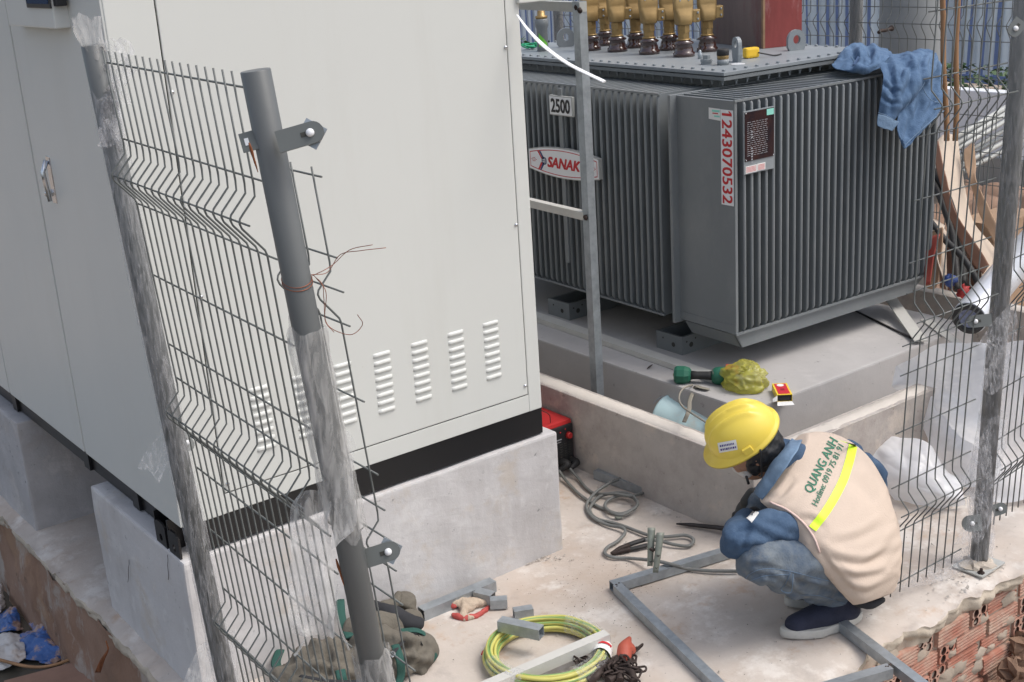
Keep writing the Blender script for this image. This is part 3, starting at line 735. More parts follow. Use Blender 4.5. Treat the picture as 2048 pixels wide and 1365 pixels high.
# bushings: brown porcelain base, brass stem and clamp
def bushing(c, big=True, rot=-.35):
    b = MB(); s = 1.0
    b.lathe(c, [(.046, 0), (.046, .016), (.040, .020), (.0385, .032), (.033, .048), (.040, .052), (.043, .058), (.026, .068), (.022, .072)], 24)
    o = b.build('bushing', 'porcelain', lid)
    b = MB(); b.lathe(c + V((0, 0, .068)), [(.029, 0), (.030, .004), (.024, .007)], 20); b.lathe(c + V((0, 0, .075)), [(.0235, 0), (.0235, .024)], 8, smooth=False); b.lathe(c + V((0, 0, .0995)), [(.0265, 0), (.0265, .030)], 6, smooth=False); b.build('stem', 'brass', o)
    b = MB(); M_ = Matrix.Translation(c) @ Matrix.Rotation(rot, 4, 'Z') @ Matrix.Diagonal((1.12, 1.12, 1, 1))
    # round collar flaring to a flat drilled palm, with a side ear
    sec = [(.131, .024, .026), (.136, .028, .028), (.156, .030, .027), (.176, .033, .022), (.196, .038, .014), (.205, .039, .0125), (.32, .039, .0125)]
    P = []
    for z, rx, ry in sec:
        P.append([M_ @ V((rx * (abs(math.cos(a)) ** .38) * (1 if math.cos(a) >= 0 else -1), ry * (abs(math.sin(a)) ** .38) * (1 if math.sin(a) >= 0 else -1), z)) for a in [2 * math.pi * k / 20 for k in range(20)]])
    b.grid(P, True, True); b.add(P[0], [tuple(range(20))]); b.add(P[-1], [tuple(range(20))])
    b.box((.030, -.016, .138), (.064, .013, .192), M=M_, bev=.006)
    cl = b.build('terminal_clamp', 'brass', o)
    b = MB()
    for z in (.152, .178): b.lathe(M_ @ V((.052, -.016, z)), [(.0045, 0), (.0045, .004), (.003, .0055)], 8, M_.to_3x3() @ V((0, -1, 0)))
    for x in (-.018, .018): b.lathe(M_ @ V((x, -.0125, .232)), [(.0035, 0), (.0035, .002)], 8, M_.to_3x3() @ V((0, -1, 0)))
    b.build('clamp_bolt', 'galvanised', cl)
def BZ(x, y): return (1170 + x / 6.827, y / 6.827)
for (x, y) in ((445, 722), (880, 757), (1352, 790)): bushing(onz(*BZ(x, y - 16), lz))
bushing(onz(1183, 101, lz)); 
for (x, y) in ((270, 645), (690, 675), (1150, 708), (1672, 728)): bushing(onz(*BZ(x, y - 10), lz) + V((.03, .03, 0)))
# small fittings on the lid
c = onz(1413, 129, lz); m = MB(); m.lathe(c, [(.022, 0), (.022, .010), (.024, .011), (.024, .020), (.014, .0205)], 8, smooth=False); m.lathe(c + V((0, 0, .0205)), [(.0155, 0), (.0155, .016), (.010, .018)], 6, smooth=False); m.build('drain_plug', 'transformer_lid', lid)
c = onz(1446, 130, lz); m = MB(); m.lathe(c, [(.023, 0), (.023, .022)], 20); o = m.build('filler_pipe', 'transformer_lid', lid); m = MB(); m.lathe(c + V((0, 0, .022)), [(.0225, 0), (.0235, .014), (.0225, .015)], 16); m.build('pipe_collar', 'brass', o); m = MB(); m.lathe(c + V((0, 0, .0375)), [(.0245, 0), (.0245, .022), (.022, .024)], 20); m.build('black_cap', 'black_rubber', o)
c = onz(1400, 118, lz); m = MB(); m.lathe(c, [(.008, 0), (.010, .02), (.006, .024), (.007, .03), (.003, .036)], 10); m.build('valve', 'galvanised', lid)
c = onz(1476, 129, lz); m = MB(); m.lathe(c + V((0, 0, .0006)), [(.028, 0), (.028, .0012)], 24); m.build('white_tag', 'white_enamel', lid)
# number plate 2500
def plate_frame(p00, p10, p01, th, nrm):    # origin lower-left, lower-right, upper-left -> box verts
    pass
PX = 3.372
a_, b_ = onx(1101, 233, PX), onx(1148, 236, PX); c_ = onx(1099, 192, PX)
yl, yr_ = 4.232, 4.08; zb, zt = 1.228, 1.31
m = MB(); m.box((PX, yr_, zb), (PX + .012, yl, zt), bev=.002); npl = m.build('rating_plate', 'galvanised_dull', tr)
m = MB(); m.box((PX - .0015, yr_ + .006, zb + .005), (PX - .0005, yl - .006, zt - .005)); m.build('plate_face', 'white_enamel', npl)
m = MB(); put_text(m, '2500', (PX - .0018, yl - .014, zb + .012), (0, -1, 0), (0, 0, 1), yl - yr_ - .028, zt - zb - .024, bold=.035); m.build('lettering', 'ink_black', npl)
m = MB(); m.box((PX + .004, 4.155, .60), (PX + .012, 4.178, ft - .01)); m.build('mounting_strip', 'transformer_grey', tr)
# curved name sign
yl, yr_, zc, hh = 4.385, 3.925, 1.0295, .128
def sign_poly(ins, off, n=14):
    pts = []
    for k in range(n + 1):
        t = k / n; y = yl - ins + (yr_ - yl + 2 * ins) * t; pts.append(V((off, y, zc + hh / 2 - .022 - ins + .022 * (1 - (2 * t - 1) ** 2))))
    for k in range(n + 1):
        t = 1 - k / n; y = yl - ins + (yr_ - yl + 2 * ins) * t; pts.append(V((off, y, zc - hh / 2 + .022 + ins - .022 * (1 - (2 * t - 1) ** 2))))
    return pts
m = MB(); m.prism(sign_poly(0, PX - .004), (.018, 0, 0)); sg = m.build('name_sign', 'galvanised_dull', tr)
m = MB(); m.prism(sign_poly(.003, PX - .0052), (.0008, 0, 0)); m.build('sign_face', 'white_enamel', sg)
ou, inr = sign_poly(.010, PX - .0056), sign_poly(.0132, PX - .0056); k = len(ou)
m = MB(); m.add(ou + inr, [(i, (i + 1) % k, k + (i + 1) % k, k + i) for i in range(k)]); 
# two little ring emblems and the arrows
def ringm(mb, c, r, t, n=20):
    A = [c + V((0, math.cos(2 * math.pi * i / n) * r, math.sin(2 * math.pi * i / n) * r)) for i in range(n)]; B = [c + (p - c) * ((r - t) / r) for p in A]
    mb.add(A + B, [(i, (i + 1) % n, n + (i + 1) % n, n + i) for i in range(n)])
SX = PX - .0058
for yy in (4.348, 3.962):
    ringm(m, V((SX, yy + .004, zc)), .0085, .0014); ringm(m, V((SX, yy - .004, zc)), .0085, .0014)
    for s_ in (1, -1): m.add([V((SX, yy + s_ * .0125, zc - .0012)), V((SX, yy + s_ * .0185, zc - .0012)), V((SX, yy + s_ * .0185, zc + .0012)), V((SX, yy + s_ * .0125, zc + .0012))], [(0, 1, 2, 3)])
def quad(mb, pts): mb.add([V((SX, y, z)) for y, z in pts], [tuple(range(len(pts)))])
quad(m, [(4.325, zc + .040), (4.313, zc + .040), (4.288, zc + .008), (4.296, zc + .006)]); quad(m, [(4.300, zc - .006), (4.290, zc - .012), (4.312, zc - .042), (4.324, zc - .042)])
put_text(m, 'SANAKY', (SX, 4.258, zc - .024), (0, -1, 0), (0, 0, 1), .262, .046, bold=.05, shear=.25, lift=0)
m.build('red_lettering', 'ink_red', sg)
m = MB(); quad(m, [(4.311, zc + .040), (4.300, zc + .040), (4.276, zc + .009), (4.286, zc + .007)]); quad(m, [(4.288, zc - .008), (4.277, zc - .012), (4.300, zc - .042), (4.310, zc - .042)])
ringm(m, V((SX, 4.279, zc)), .017, .0035)
for a in (-.009, 0, .009): m.add([V((SX, 4.279 + a - .0012, zc - .016)), V((SX, 4.279 + a + .0012, zc - .016)), V((SX, 4.279 + a + .0012, zc + .016)), V((SX, 4.279 + a - .0012, zc + .016))], [(0, 1, 2, 3)]); m.add([V((SX, 4.263, zc + a - .0012)), V((SX, 4.295, zc + a - .0012)), V((SX, 4.295, zc + a + .0012)), V((SX, 4.263, zc + a + .0012))], [(0, 1, 2, 3)])
m.build('blue_emblem', 'ink_blue', sg)
# red serial number on the end plate
SP = T(xs[0] - .0095, 3.30, 0).x
def on_plate(px, py): return onx(px, py, SP - .001)
a_, b_, c_ = on_plate(1441, 219), on_plate(1467, 224), on_plate(1444, 409)
def xoff(p): # slide a point onto the slightly turned plate
    q = TM.inverted() @ p; q.x = xs[0] - .0092; return TM @ q
u = (xoff(b_) - xoff(a_)); u.z = 0; wv = u.length; u.normalize(); hv = (a_.z - c_.z)
o = xoff(a_); nrm = TM.to_3x3() @ V((-1, 0, 0))
def onp(s_, t_, l): return o + u * s_ + V((0, 0, -1)) * t_ + nrm * l
m = MB(); m.add([onp(0, 0, .0006), onp(wv, 0, .0006), onp(wv, hv, .0006), onp(0, hv, .0006)], [(0, 1, 2, 3)]); st = m.build('serial_sticker', 'white_enamel', ep)
m = MB(); put_text(m, '1243070532', onp(wv * .10, hv * .035, .0010), V((0, 0, -1)), u, hv * .95, wv * .80, bold=.025, lift=0); m.add([onp(wv * .90, hv * .037, .0011), onp(wv * .74, hv * .037, .0011), onp(wv * .60, hv * .012, .0011), onp(wv * .72, hv * .012, .0011)], [(0, 1, 2, 3)]); m.build('serial_number', 'ink_red', st)
a2 = xoff(on_plate(1416, 214)); wl = (o - a2).length * .98
m = MB(); m.add([onp(-wl, -.002, .0006), onp(-.001, -.001, .0006), onp(-.001, .042, .0006), onp(-wl, .039, .0006)], [(0, 1, 2, 3)]); sl = m.build('small_sticker', 'paper_white', ep)
m = MB(); m.add([onp(-wl * .72, .004, .001), onp(-.004, .004, .001), onp(-.004, .012, .001), onp(-wl * .72, .012, .001)], [(0, 1, 2, 3)]); m.add([onp(-wl * .55, .024, .001), onp(-.004, .024, .001), onp(-.004, .030, .001), onp(-wl * .55, .030, .001)], [(0, 1, 2, 3)]); m.build('teal_mark', 'label_teal', sl)
m = MB(); m.add([onp(-wl * .68, .015, .001), onp(-wl * .2, .015, .001), onp(-wl * .2, .019, .001), onp(-wl * .68, .019, .001)], [(0, 1, 2, 3)]); m.build('red_mark', 'ink_red', sl)
# name plate hung on the short side fins
yb = T(3.45, 3.196, 0).y
A, B = ony(1489, 226, yb), ony(1547, 212, yb); z0, z1 = A.z, A.z - .225; x0, x1_ = A.x, B.x
m = MB(); m.box((x0 - .004, yb, z1), (x1_ + .003, yb + .006, z0 + .004), bev=.001); dp_ = m.build('data_plate_bracket', 'transformer_lid', tr)
m = MB(); m.box((x0, yb - .003, z1 + .048), (x1_, yb - .0005, z0)); m.build('data_plate', 'plate_mirror', dp_)
m = MB(); m.box((x1_ - .04, yb - .0042, z0 - .024), (x1_ - .003, yb - .0032, z0 - .002)); m.build('green_tag', 'label_teal', dp_)
m = MB(); m.box((x0 + .003, yb - .0015, z1 + .004), (x0 + .062, yb - .0004, z1 + .03)); m.box((x0 + .064, yb - .0015, z1 + .005), (x0 + .108, yb - .0004, z1 + .031)); m.build('paper_strip', 'paper_white', dp_)
m = MB()
for k in range(5):
    for xa in (x0 + .006, x0 + .068): m.box((xa, yb - .002, z1 + .008 + k * .0042), (xa + (.052 if xa < x0 + .03 else .036), yb - .0016, z1 + .0095 + k * .0042))
m.build('red_print', 'ink_red', dp_)
m = MB()
for r_ in range(17):
    zz = z0 - .038 - r_ * .0075; xx = x0 + .010
    while xx < x1_ - .04:
        l = rnd.uniform(.006, .02); m.box((xx, yb - .0036, zz), (min(xx + l, x1_ - .035), yb - .0032, zz + .0016)); xx += l + .005
for k in range(9): m.box((x0 + .03, yb - .0039, z0 - .075 - k * .010 - (.03 if k > 2 else 0)), (x0 + .038, yb - .0034, z0 - .070 - k * .010 - (.03 if k > 2 else 0)))
m.build('small_print', 'ink_grey', dp_)
for p in ((x0 + .004, z0 - .004), (x1_ - .004, z1 + .052), (x0 + .004, z1 + .052)):
    m = MB(); m.lathe((p[0], yb - .0032, p[1]), [(.003, 0), (.003, .0015), (.001, .002)], 8, (0, -1, 0)); m.build('rivet', 'chrome', dp_)
# wooden box over the high voltage bushings
bx = thing('wooden_cover_box', tuple(onz(1527, 97, lz + .001)), 'red and grey weathered wooden box standing on the transformer lid', 'box')
C0 = onz(1527, 97.6, lz + .001); dA = (onz(1404, 84, lz + .001) - C0); dB = (onz(1601, 90, lz + .001) - C0); dA = V((dA.x, dA.y, 0)).normalized(); dB = V((dB.x, dB.y, 0)).normalized()
LA, LB = (onz(1404, 84, lz) - C0).length, .19
m = MB(); tH = V((0, 0, .5)); th = .012
m.prism([C0, C0 + dB * LB, C0 + dB * LB + dA * th, C0 + dA * th], tH); m.build('side_board', 'timber_red', bx)
m = MB(); m.prism([C0 + dA * (th + .001), C0 + dA * LA, C0 + dA * LA + dB * th, C0 + dA * (th + .001) + dB * th], tH); m.build('side_board', 'timber_grey', bx)
m = MB(); m.prism([C0 + dA * (LA - th) + dB * (th + .001), C0 + dA * LA + dB * (th + .001), C0 + dA * LA + dB * LB, C0 + dA * (LA - th) + dB * LB], tH); m.prism([C0 + dB * (LB - th) + dA * (th + .001), C0 + dB * LB + dA * (th + .001), C0 + dB * LB + dA * (LA - th - .001), C0 + dB * (LB - th) + dA * (LA - th - .001)], tH); m.build('back_board', 'timber_grey', bx)
m = MB(); m.prism([C0 - dA * .003 - dB * .003, C0 - dB * .003 + dA * th, C0 - dB * .0005 + dA * th, C0 - dA * .003 + dB * .006, C0 - dA * .003], tH); m.build('edge_strip', 'plywood_edge', bx)
# tape measure on the lid
c = onz(1503, 116, lz + .001); Mt = Matrix.Translation(c) @ Matrix.Rotation(-.25, 4, 'Z')
tp = thing('tape_measure', tuple(c), 'small yellow tape measure lying on the transformer lid behind the lifting lug', 'tape measure')
m = MB(); m.box((-.035, -.016, 0), (.03, .016, .042), M=Mt, bev=.009); m.build('case', 'yellow_plastic', tp)
m = MB(); m.tube(cr([Mt @ V((.02, -.018, .02)), Mt @ V((.05, -.03, .012)), Mt @ V((.09, -.03, .003)), Mt @ V((.13, -.02, .004))], 6), .003, 6); m.build('wrist_strap', 'black_plastic', tp)
# bottle-like spare bushing and green string
c = onz(1086, 102, lz + .001)
bt = thing('sealant_bottle', tuple(c), 'grey bottle with bright green label and gold cap standing on the lid', 'bottle')
m = MB(); m.lathe(c, [(.026, 0), (.027, .004), (.026, .1), (.031, .115), (.032, .145), (.028, .148)], 20); m.build('body', 'transformer_grey', bt)
m = MB(); m.lathe(c + V((0, 0, .1485)), [(.027, 0), (.029, .004), (.029, .012), (.019, .014), (.018, .034), (.014, .037)], 16); m.build('cap', 'brass', bt)
film = MB(); R = []
for i in range(13):
    a = -2.9 + 1.6 * i / 12; R.append([c + V((.0268 * math.cos(a), .0268 * math.sin(a), .02 + (.07 - .02) * 0)), c + V((.0272 * math.cos(a), .0272 * math.sin(a), .085 - .05 * i / 12))])
film.grid(R); mat('label_green', (.18, .55, .06), .5); film.build('label_patch', 'label_green', bt)
m = MB(); mat('string_green', (.02, .32, .16), .6)
c = onz(1062, 99, lz)
for k in range(7):
    a = .3 * k; m.tube(cr([c + V((rnd.uniform(-.05, .05), rnd.uniform(-.03, .03), .006 + .02 * rnd.random())) for _ in range(5)], 5), .0035, 6)
m.build('green_string', 'string_green', None, 'small tangle of green and white string on the lid beside the bottle', 'string')
# ------------------------------------------------------------ mesh fences
RODS = [0, .16, .23, .30, .46, .62, .70, .77, .84, .92, 1.08, 1.235, 1.305, 1.375, 1.535, 1.60]
VEES = [(.16, .23, .30), (.70, .77, .84), (1.235, 1.305, 1.375)]
def wire_panel(parent, O, U, D, N, us, r0, r1, sc_=1., top=-.03, bot=1.64, amp=.04, rr=.0021, bow=None, rodset=None, rust=None, k0=0, name='wire_mesh'):
    # O top-left on first rod; U along, D down, N bulge direction
    m = MB(); U, D, N = V(U).normalized(), V(D), V(N).normalized()
    zs = [(top, 0)]
    for a, b, c in VEES:
        e = .022
        zs += [(a + .012, 0), (a + e + .008, .002 / .04), (b - .008, .93), (b, 1), (b + .010, .93), (c - e * .6, .06), (c - .004, 0)]
    zs.append((bot / sc_ if sc_ else bot, 0)); zs = [z for z in zs if z[0] <= bot / sc_ + 1e-6]
    if zs[-1][0] < bot / sc_: zs.append((bot / sc_, 0))
    for u in us:
        j = rnd.uniform(-.001, .001)
        pts = [O + U * (u + j) + D * (v * sc_) + N * (amp * a - (0 if not bow else 0)) for v, a in zs]
        m.tube(pts, rr, 6)
    for i, v in enumerate(rodset or RODS):
        if v * sc_ > bot + .001: continue
        inV = i in (2, 7, 12) if not rodset else False
        n_ = N * (amp - rr * 2 if inV else -rr * 2)
        e0, e1 = r0(v) if callable(r0) else r0, r1(v) if callable(r1) else r1
        m.tube([O + U * e0 + D * v * sc_ + n_, O + U * e1 + D * v * sc_ + n_], rr, 6)
    return m.build(name, 'fence_grey', parent)

# left fence: two leaning round posts and the panel between them
Dl = V((.055, -.040, -1.)); PL = V((.965, 2.737, 1.81)); PC = V((.952, 1.958, 1.797))
DpL, DpC = V((.043, -.032, -1.)), V((.0628, -.046, -1.))
lf = thing('mesh_fence', (1.06, 2.3, 0), 'leaning grey welded mesh fence with two film wrapped round posts in front of the cabinet', 'fence')
Ul = (PC - PL).normalized(); Nl = V((-1, 0, -.05))
def film(parent, base, D, t0, t1, r, mname='wrap_film', seed=0, amp=.006, rag=.03, nseg=26, wob=1.0, loose=0., name='plastic_wrap', drift=None):
    m = MB(); P = []; n = max(6, int((t1 - t0) / .012)); Dn = V(D)
    a0 = V((1, 0, 0)); a0 = (a0 - Dn.normalized() * a0.dot(Dn.normalized())).normalized(); b0 = Dn.normalized().cross(a0)
    for i in range(n + 1):
        row = []
        for j in range(nseg):
            th = 2 * math.pi * j / nseg
            t = t0 + (t1 - t0) * i / n
            if i == 0: t -= rag * noise.noise(V((th * 1.2, seed, 1)))
            if i == n: t += rag * noise.noise(V((th * 1.4, seed, 5)))
            q = V((math.cos(th) * 1.6, math.sin(th) * 1.6, t * 9 + seed))
            rr_ = r + amp * (.8 + noise.noise(q) + .9 * abs(noise.noise(q * 2.3)) + .5 * noise.noise(q * 5)) + loose * max(0, noise.noise(V((math.cos(th), math.sin(th), t * 3 + seed))))
            dd = drift(t) if drift else V((0, 0, 0))
            row.append(base + Dn * t + a0 * rr_ * math.cos(th) + b0 * rr_ * math.sin(th) + dd)
        P.append(row)
    m.grid(P, True, True); return m.build(name, mname, parent)
def crumple(parent, cpx, cpy, d, size, mname, seed, n=12, name='loose_film', stretch=(1, 1)):
    m = MB(); c = dep(cpx, cpy, d); P = []
    for i in range(n + 1):
        row = []
        for j in range(n + 1):
            u, v = i / n - .5, j / n - .5; q = V((u * 4, v * 4, seed))
            p = c + CR * (u * size * stretch[0] + size * .25 * noise.noise(q)) + CU * (v * size * stretch[1] + size * .25 * noise.noise(q + V((5, 0, 0)))) + CF * (size * .5 * noise.noise(q * 1.5 + V((0, 7, 0))))
            row.append(p)
        P.append(row)
    m.grid(P); return m.build(name, mname, parent)
def post(parent, top, D, L_, r, name='post', mname='post_grey'):
    m = MB(); m.lathe(top + D * L_, [(r, 0), (r, L_ * D.length - .0015), (r - .0015, L_ * D.length)], 28, -D); return m.build(name, mname, parent)
def bracket(parent, c, dirv, nrm, L_=.075, w_=.032, th=.005, diamond=True):
    # slotted flat tab with a round end, bolt and square washer plate
    d, n = V(dirv).normalized(), V(nrm).normalized(); s = d.cross(n); K = 10
    poly = [c - s * w_ / 2, c + d * (L_ - w_ / 2) - s * w_ / 2] + [c + d * (L_ - w_ / 2) + (d * math.cos(a) + s * math.sin(a)) * w_ / 2 for a in [-math.pi / 2 + math.pi * k / K for k in range(1, K)]] + [c + d * (L_ - w_ / 2) + s * w_ / 2, c + s * w_ / 2]
    m = MB(); m.prism([p + n * .001 for p in poly], n * th); b = m.build('bracket', 'fence_grey', parent)
    e = c + d * (L_ - w_ * .62)
    if diamond:
        q = .031; dd = (d * .72 + s * .70).normalized(); ss = (s * .72 - d * .70).normalized()
        m = MB(); m.prism([e + (dd + ss) * q * .62 - n * .008, e + (dd - ss) * q * .62 - n * .008, e - (dd + ss) * q * .62 - n * .008, e + (ss - dd) * q * .62 - n * .008], n * .004); m.build('washer_plate', 'galvanised', b)
    m = MB(); m.lathe(e + n * (th + .001), [(.0070, 0), (.0070, .003), (.0052, .0055), (.002, .007), (0, .007)], 14, n); m.build('bolt', 'white_enamel', b)
    m = MB(); f = e - d * .016; m.prism([f - s * .004 + n * (th + .0013), f + d * .014 - s * .004 + n * (th + .0013), f + d * .014 + s * .004 + n * (th + .0013), f + s * .004 + n * (th + .0013)], n * .0004); m.build('slot', 'cabinet_seam', b)
    return b
p1 = post(lf, PL + V((0, .0, .0)), DpL, 1.80, .0235); p2 = post(lf, PC, DpC, 1.80, .0250)
wire_panel(lf, PL + Dl * .034, Ul, Dl, Nl, [.058 + .0368 * i for i in range(18)], .048, .715, sc_=1.0, top=-.026, bot=1.62)
# second narrow offcut panel behind the middle post
def on_plane(px, py, P0, n): d = ray(px, py); return CAM + d * ((P0 - CAM).dot(n) / d.dot(n))
P2 = V((1.10, 2.0, 1.3)); n2 = V((1, 0, .055)).normalized()
Q0 = on_plane(590, 352, P2, n2); Qa, Qb = on_plane(585, 344, P2, n2), on_plane(626, 350, P2, n2)
du = (Qb - Qa).length; Dn = (on_plane(706, 760, P2, n2) - on_plane(628, 352, P2, n2)); Dn.normalize(); Dn = Dn / abs(Dn.z)
U2 = V((0, -1, 0)); o2 = on_plane(626, 352, P2, n2) - U2 * du
wire_panel(lf, o2, U2, Dn, V((-1, 0, 0)), [-du, 0, du], lambda v: -.115, lambda v: du + .024, sc_=.93, top=-.018, bot=1.36, rodset=[0, .16, .23, .30, .46, .62, .70, .77, .84, .92, 1.08, 1.235, 1.305], amp=.036)
# the V bends of this offcut follow the same mould
nb = V((.25, -1, .1)).normalized()
pc = lambda t: PC + DpC * t
# direction of the tabs in the photo
def tab(t, e, nrm, L_=.075, **k):
    c = pc(t); return bracket(lf, c + V(e) * .018 + V((0, 0, 0)), e, nrm, L_, **k)
eR = (dep(632, 265, 2.12) - dep(545, 290, 2.12)).normalized()
cB = dep(556, 286, 2.10); bracket(lf, cB, eR, -CF, .078, .036)
eR2 = (dep(790, 1100, 2.4) - dep(710, 1125, 2.4)).normalized(); cB2 = dep(716, 1122, 2.40); bracket(lf, cB2, eR2, -CF, .082, .036)
m = MB(); cB3 = dep(512, 279, 2.12); sB = eR.cross(CF).normalized(); m.prism([cB3 - sB * .016, cB3 - eR * .026 - sB * .016, cB3 - eR * .026 + sB * .016, cB3 + sB * .016], CF * .004); b3_ = m.build('bracket', 'fence_grey', lf)
m = MB(); q_ = cB3 - eR * .019 - CF * .0006; m.prism([q_ - sB * .006, q_ + eR * .007 - sB * .006, q_ + eR * .007 + sB * .006, q_ + sB * .006], -CF * .0005); m.build('slot', 'white_enamel', b3_)
cB4 = dep(230, 190, 2.74); bracket(lf, dep(214, 185, 2.76), (CR * .3 - CU * .9), -CF + CR * .8, .045, .030, diamond=False)
bracket(lf, dep(362, 868, 3.05), (CR * .5 - CU * .9), -CF + CR * .8, .045, .034, diamond=False)
# rust runs beside the tabs
for (a, b, d_) in (((498, 286), (516, 345), 2.083), ((672, 1118), (688, 1172), 2.375)):
    m = MB(); pts = [dep(a[0] + (b[0] - a[0]) * k / 6, a[1] + (b[1] - a[1]) * k / 6, d_ + .003 * k / 6) for k in range(7)]; m.tube(pts, [.002, .004, .0045, .003, .003, .002, .001], 6, flat=.5); m.build('rust_run', 'rust', p2)
# copper tie wire
m = MB(); t_ = .355
ct = lambda a, t, r=.0262: pc(t) + CR * r * math.cos(a) - CF * r * math.sin(a)
m.tube([ct(a, t_ + .018 * math.sin(a) , .0262) for a in [math.pi * k / 14 for k in range(-2, 17)]], .0009, 5)
m.tube([ct(a, t_ + .006 + .018 * math.sin(a), .0264) for a in [math.pi * k / 14 for k in range(-2, 17)]], .0009, 5)
d_ = 2.2
for pl_ in ([(625, 552), (650, 540), (668, 528), (700, 500), (745, 490)], [(622, 550), (655, 545), (680, 510), (720, 502), (772, 496)], [(628, 552), (645, 570), (648, 600), (655, 650), (700, 670), (725, 650), (715, 630)], [(632, 556), (652, 585), (650, 640), (668, 665)]):
    m.tube(cr([dep(x, y, d_ + .02 * math.sin(x)) for x, y in pl_], 6), .0007, 5)
m.build('tie_wire', 'copper_wire', lf)
# film on the posts
film(p1, PL, DpL, .10, 1.82, .0245, 'wrap_film', 1, amp=.0028, loose=.007)
film(p1, PL, DpL, -.055, .02, .012, 'wrap_film_dense', 3, amp=.012, name='film_cap')
crumple(p1, 232, 150, 2.72, .12, 'wrap_film', 4, stretch=(.45, 1.1)); crumple(p1, 222, 220, 2.72, .13, 'wrap_film', 44, stretch=(.35, 1.2))
film(p2, PC, DpC, .445, .84, .0265, 'wrap_film_dense', 8, amp=.006, loose=.020, rag=.05)
film(p2, PC, DpC, 1.09, 1.78, .0265, 'wrap_film_dense', 12, amp=.008, loose=.012)
# ragged hanging sheet of film left of the middle post
rows = [[(600, 985), (622, 980), (650, 985), (665, 1010)], [(578, 1020), (610, 1030), (640, 1035), (655, 1050)], [(582, 1090), (610, 1100), (640, 1100), (665, 1110)], [(578, 1160), (610, 1175), (650, 1180), (672, 1190)], [(576, 1230), (605, 1240), (640, 1240), (668, 1250)], [(582, 1268), (610, 1274), (640, 1270), (664, 1278)]]
G_ = patch([[dep(x, y, 2.32 + .015 * math.sin(x * .1 + y * .05)) for x, y in r] for r in rows], 8, 8, fold=.006, fs=16, seed=2)
m = MB(); m.grid(G_); m.build('hanging_film', 'wrap_film_dense', lf)
rows = [[(690, 860), (702, 870), (712, 890)], [(672, 950), (695, 960), (706, 950)], [(668, 1040), (690, 1060), (712, 1050)], [(662, 1100), (672, 1095), (680, 1080)]]
m = MB(); m.grid(patch([[dep(x, y, 2.30) for x, y in r] for r in rows], 6, 8, fold=.005, fs=18, seed=6)); m.build('hanging_film', 'wrap_film_dense', lf)
rows = [[(350, 820), (362, 850), (370, 880)], [(318, 870), (335, 895), (350, 915)], [(290, 905), (312, 925), (330, 940)], [(275, 938), (300, 945), (318, 968)]]
m = MB(); m.grid(patch([[dep(x, y, 2.98) for x, y in r] for r in rows], 6, 6, fold=.008, fs=14, seed=9)); m.build('hanging_film', 'wrap_film', lf)
rows = [[(400, 1290), (440, 1270), (470, 1260)], [(380, 1330), (440, 1320), (480, 1310)], [(360, 1380), (440, 1380), (500, 1380)]]
m = MB(); m.grid(patch([[dep(x, y, 3.28) for x, y in r] for r in rows], 6, 6, fold=.010, fs=14, seed=19)); m.build('hanging_film', 'wrap_film_dense', lf)
rows = [[(598, 1180), (600, 1230), (596, 1262)], [(682, 1150), (690, 1230), (676, 1272)]]
m = MB(); m.tube(cr([dep(676, 1170, 2.36), dep(672, 1215, 2.36), dep(682, 1260, 2.37), dep(698, 1300, 2.38)], 6), [.004] * 19, 6, flat=.3); m.tube(cr([dep(612, 1272, 2.33), dep(604, 1290, 2.33), dep(594, 1306, 2.33), dep(588, 1312, 2.33)], 6), [.004] * 19, 6, flat=.3); m.build('film_strand', 'wrap_film_dense', lf)

# right fence: post with base plate, panels both sides
rf = thing('mesh_fence', (3.26, 2.063, 0), 'grey welded mesh fence behind the worker with a film wrapped post and steel base plate', 'fence')
RB, RT = V((3.268, 2.063, .01)), V((3.352, 2.063, 2.2)); Dr = (RB - RT) / (RT.z - RB.z)
p3 = post(rf, RT, Dr, RT.z - .01, .027)
film(p3, RT, Dr, .05, 1.72, .0280, 'thin_film', 21, amp=.002, loose=.004)
film(p3, RT, Dr, 1.70, 2.17, .0300, 'wrap_film', 25, amp=.006, loose=.02)
wire_panel(rf, V((2.938, 2.063, 1.717)), (1, 0, 0), V((-.068, 0, -1)), (0, -1, 0), [.0 + .0425 * i for i in range(8)] , -.03, .35, sc_=1.063, top=-.9, bot=1.66)
wire_panel(rf, V((3.40, 2.055, 1.717)), V((1, .10, 0)), V((-.068, 0, -1)), (0, -1, 0), [.0 + .040 * i for i in range(16)], -.02, .7, sc_=1.063, top=-.9, bot=1.60)
bracket(rf, dep(1962, 1045, 3.93), (-CR * 1. - CU * .1), -CF, .06, .05, diamond=False); bracket(rf, dep(1985, 1022, 3.98), (CR + CU * .3), -CF, .045, .036, diamond=False); bracket(rf, dep(1982, 640, 3.74), (-CR - CU * .1), -CF, .07, .036, diamond=False); bracket(rf, dep(2042, 42, 3.4), (-CR * .6 - CU * .8), -CF, .05, .036, diamond=False)
m = MB(); c = V((3.255, 2.058, .003)); Mb = Matrix.Translation(c) @ Matrix.Rotation(.05, 4, 'Z'); m.box((-.066, -.055, 0), (.066, .05, .006), M=Mb, bev=.001); bp_ = m.build('base_plate', 'galvanised_dull', rf)
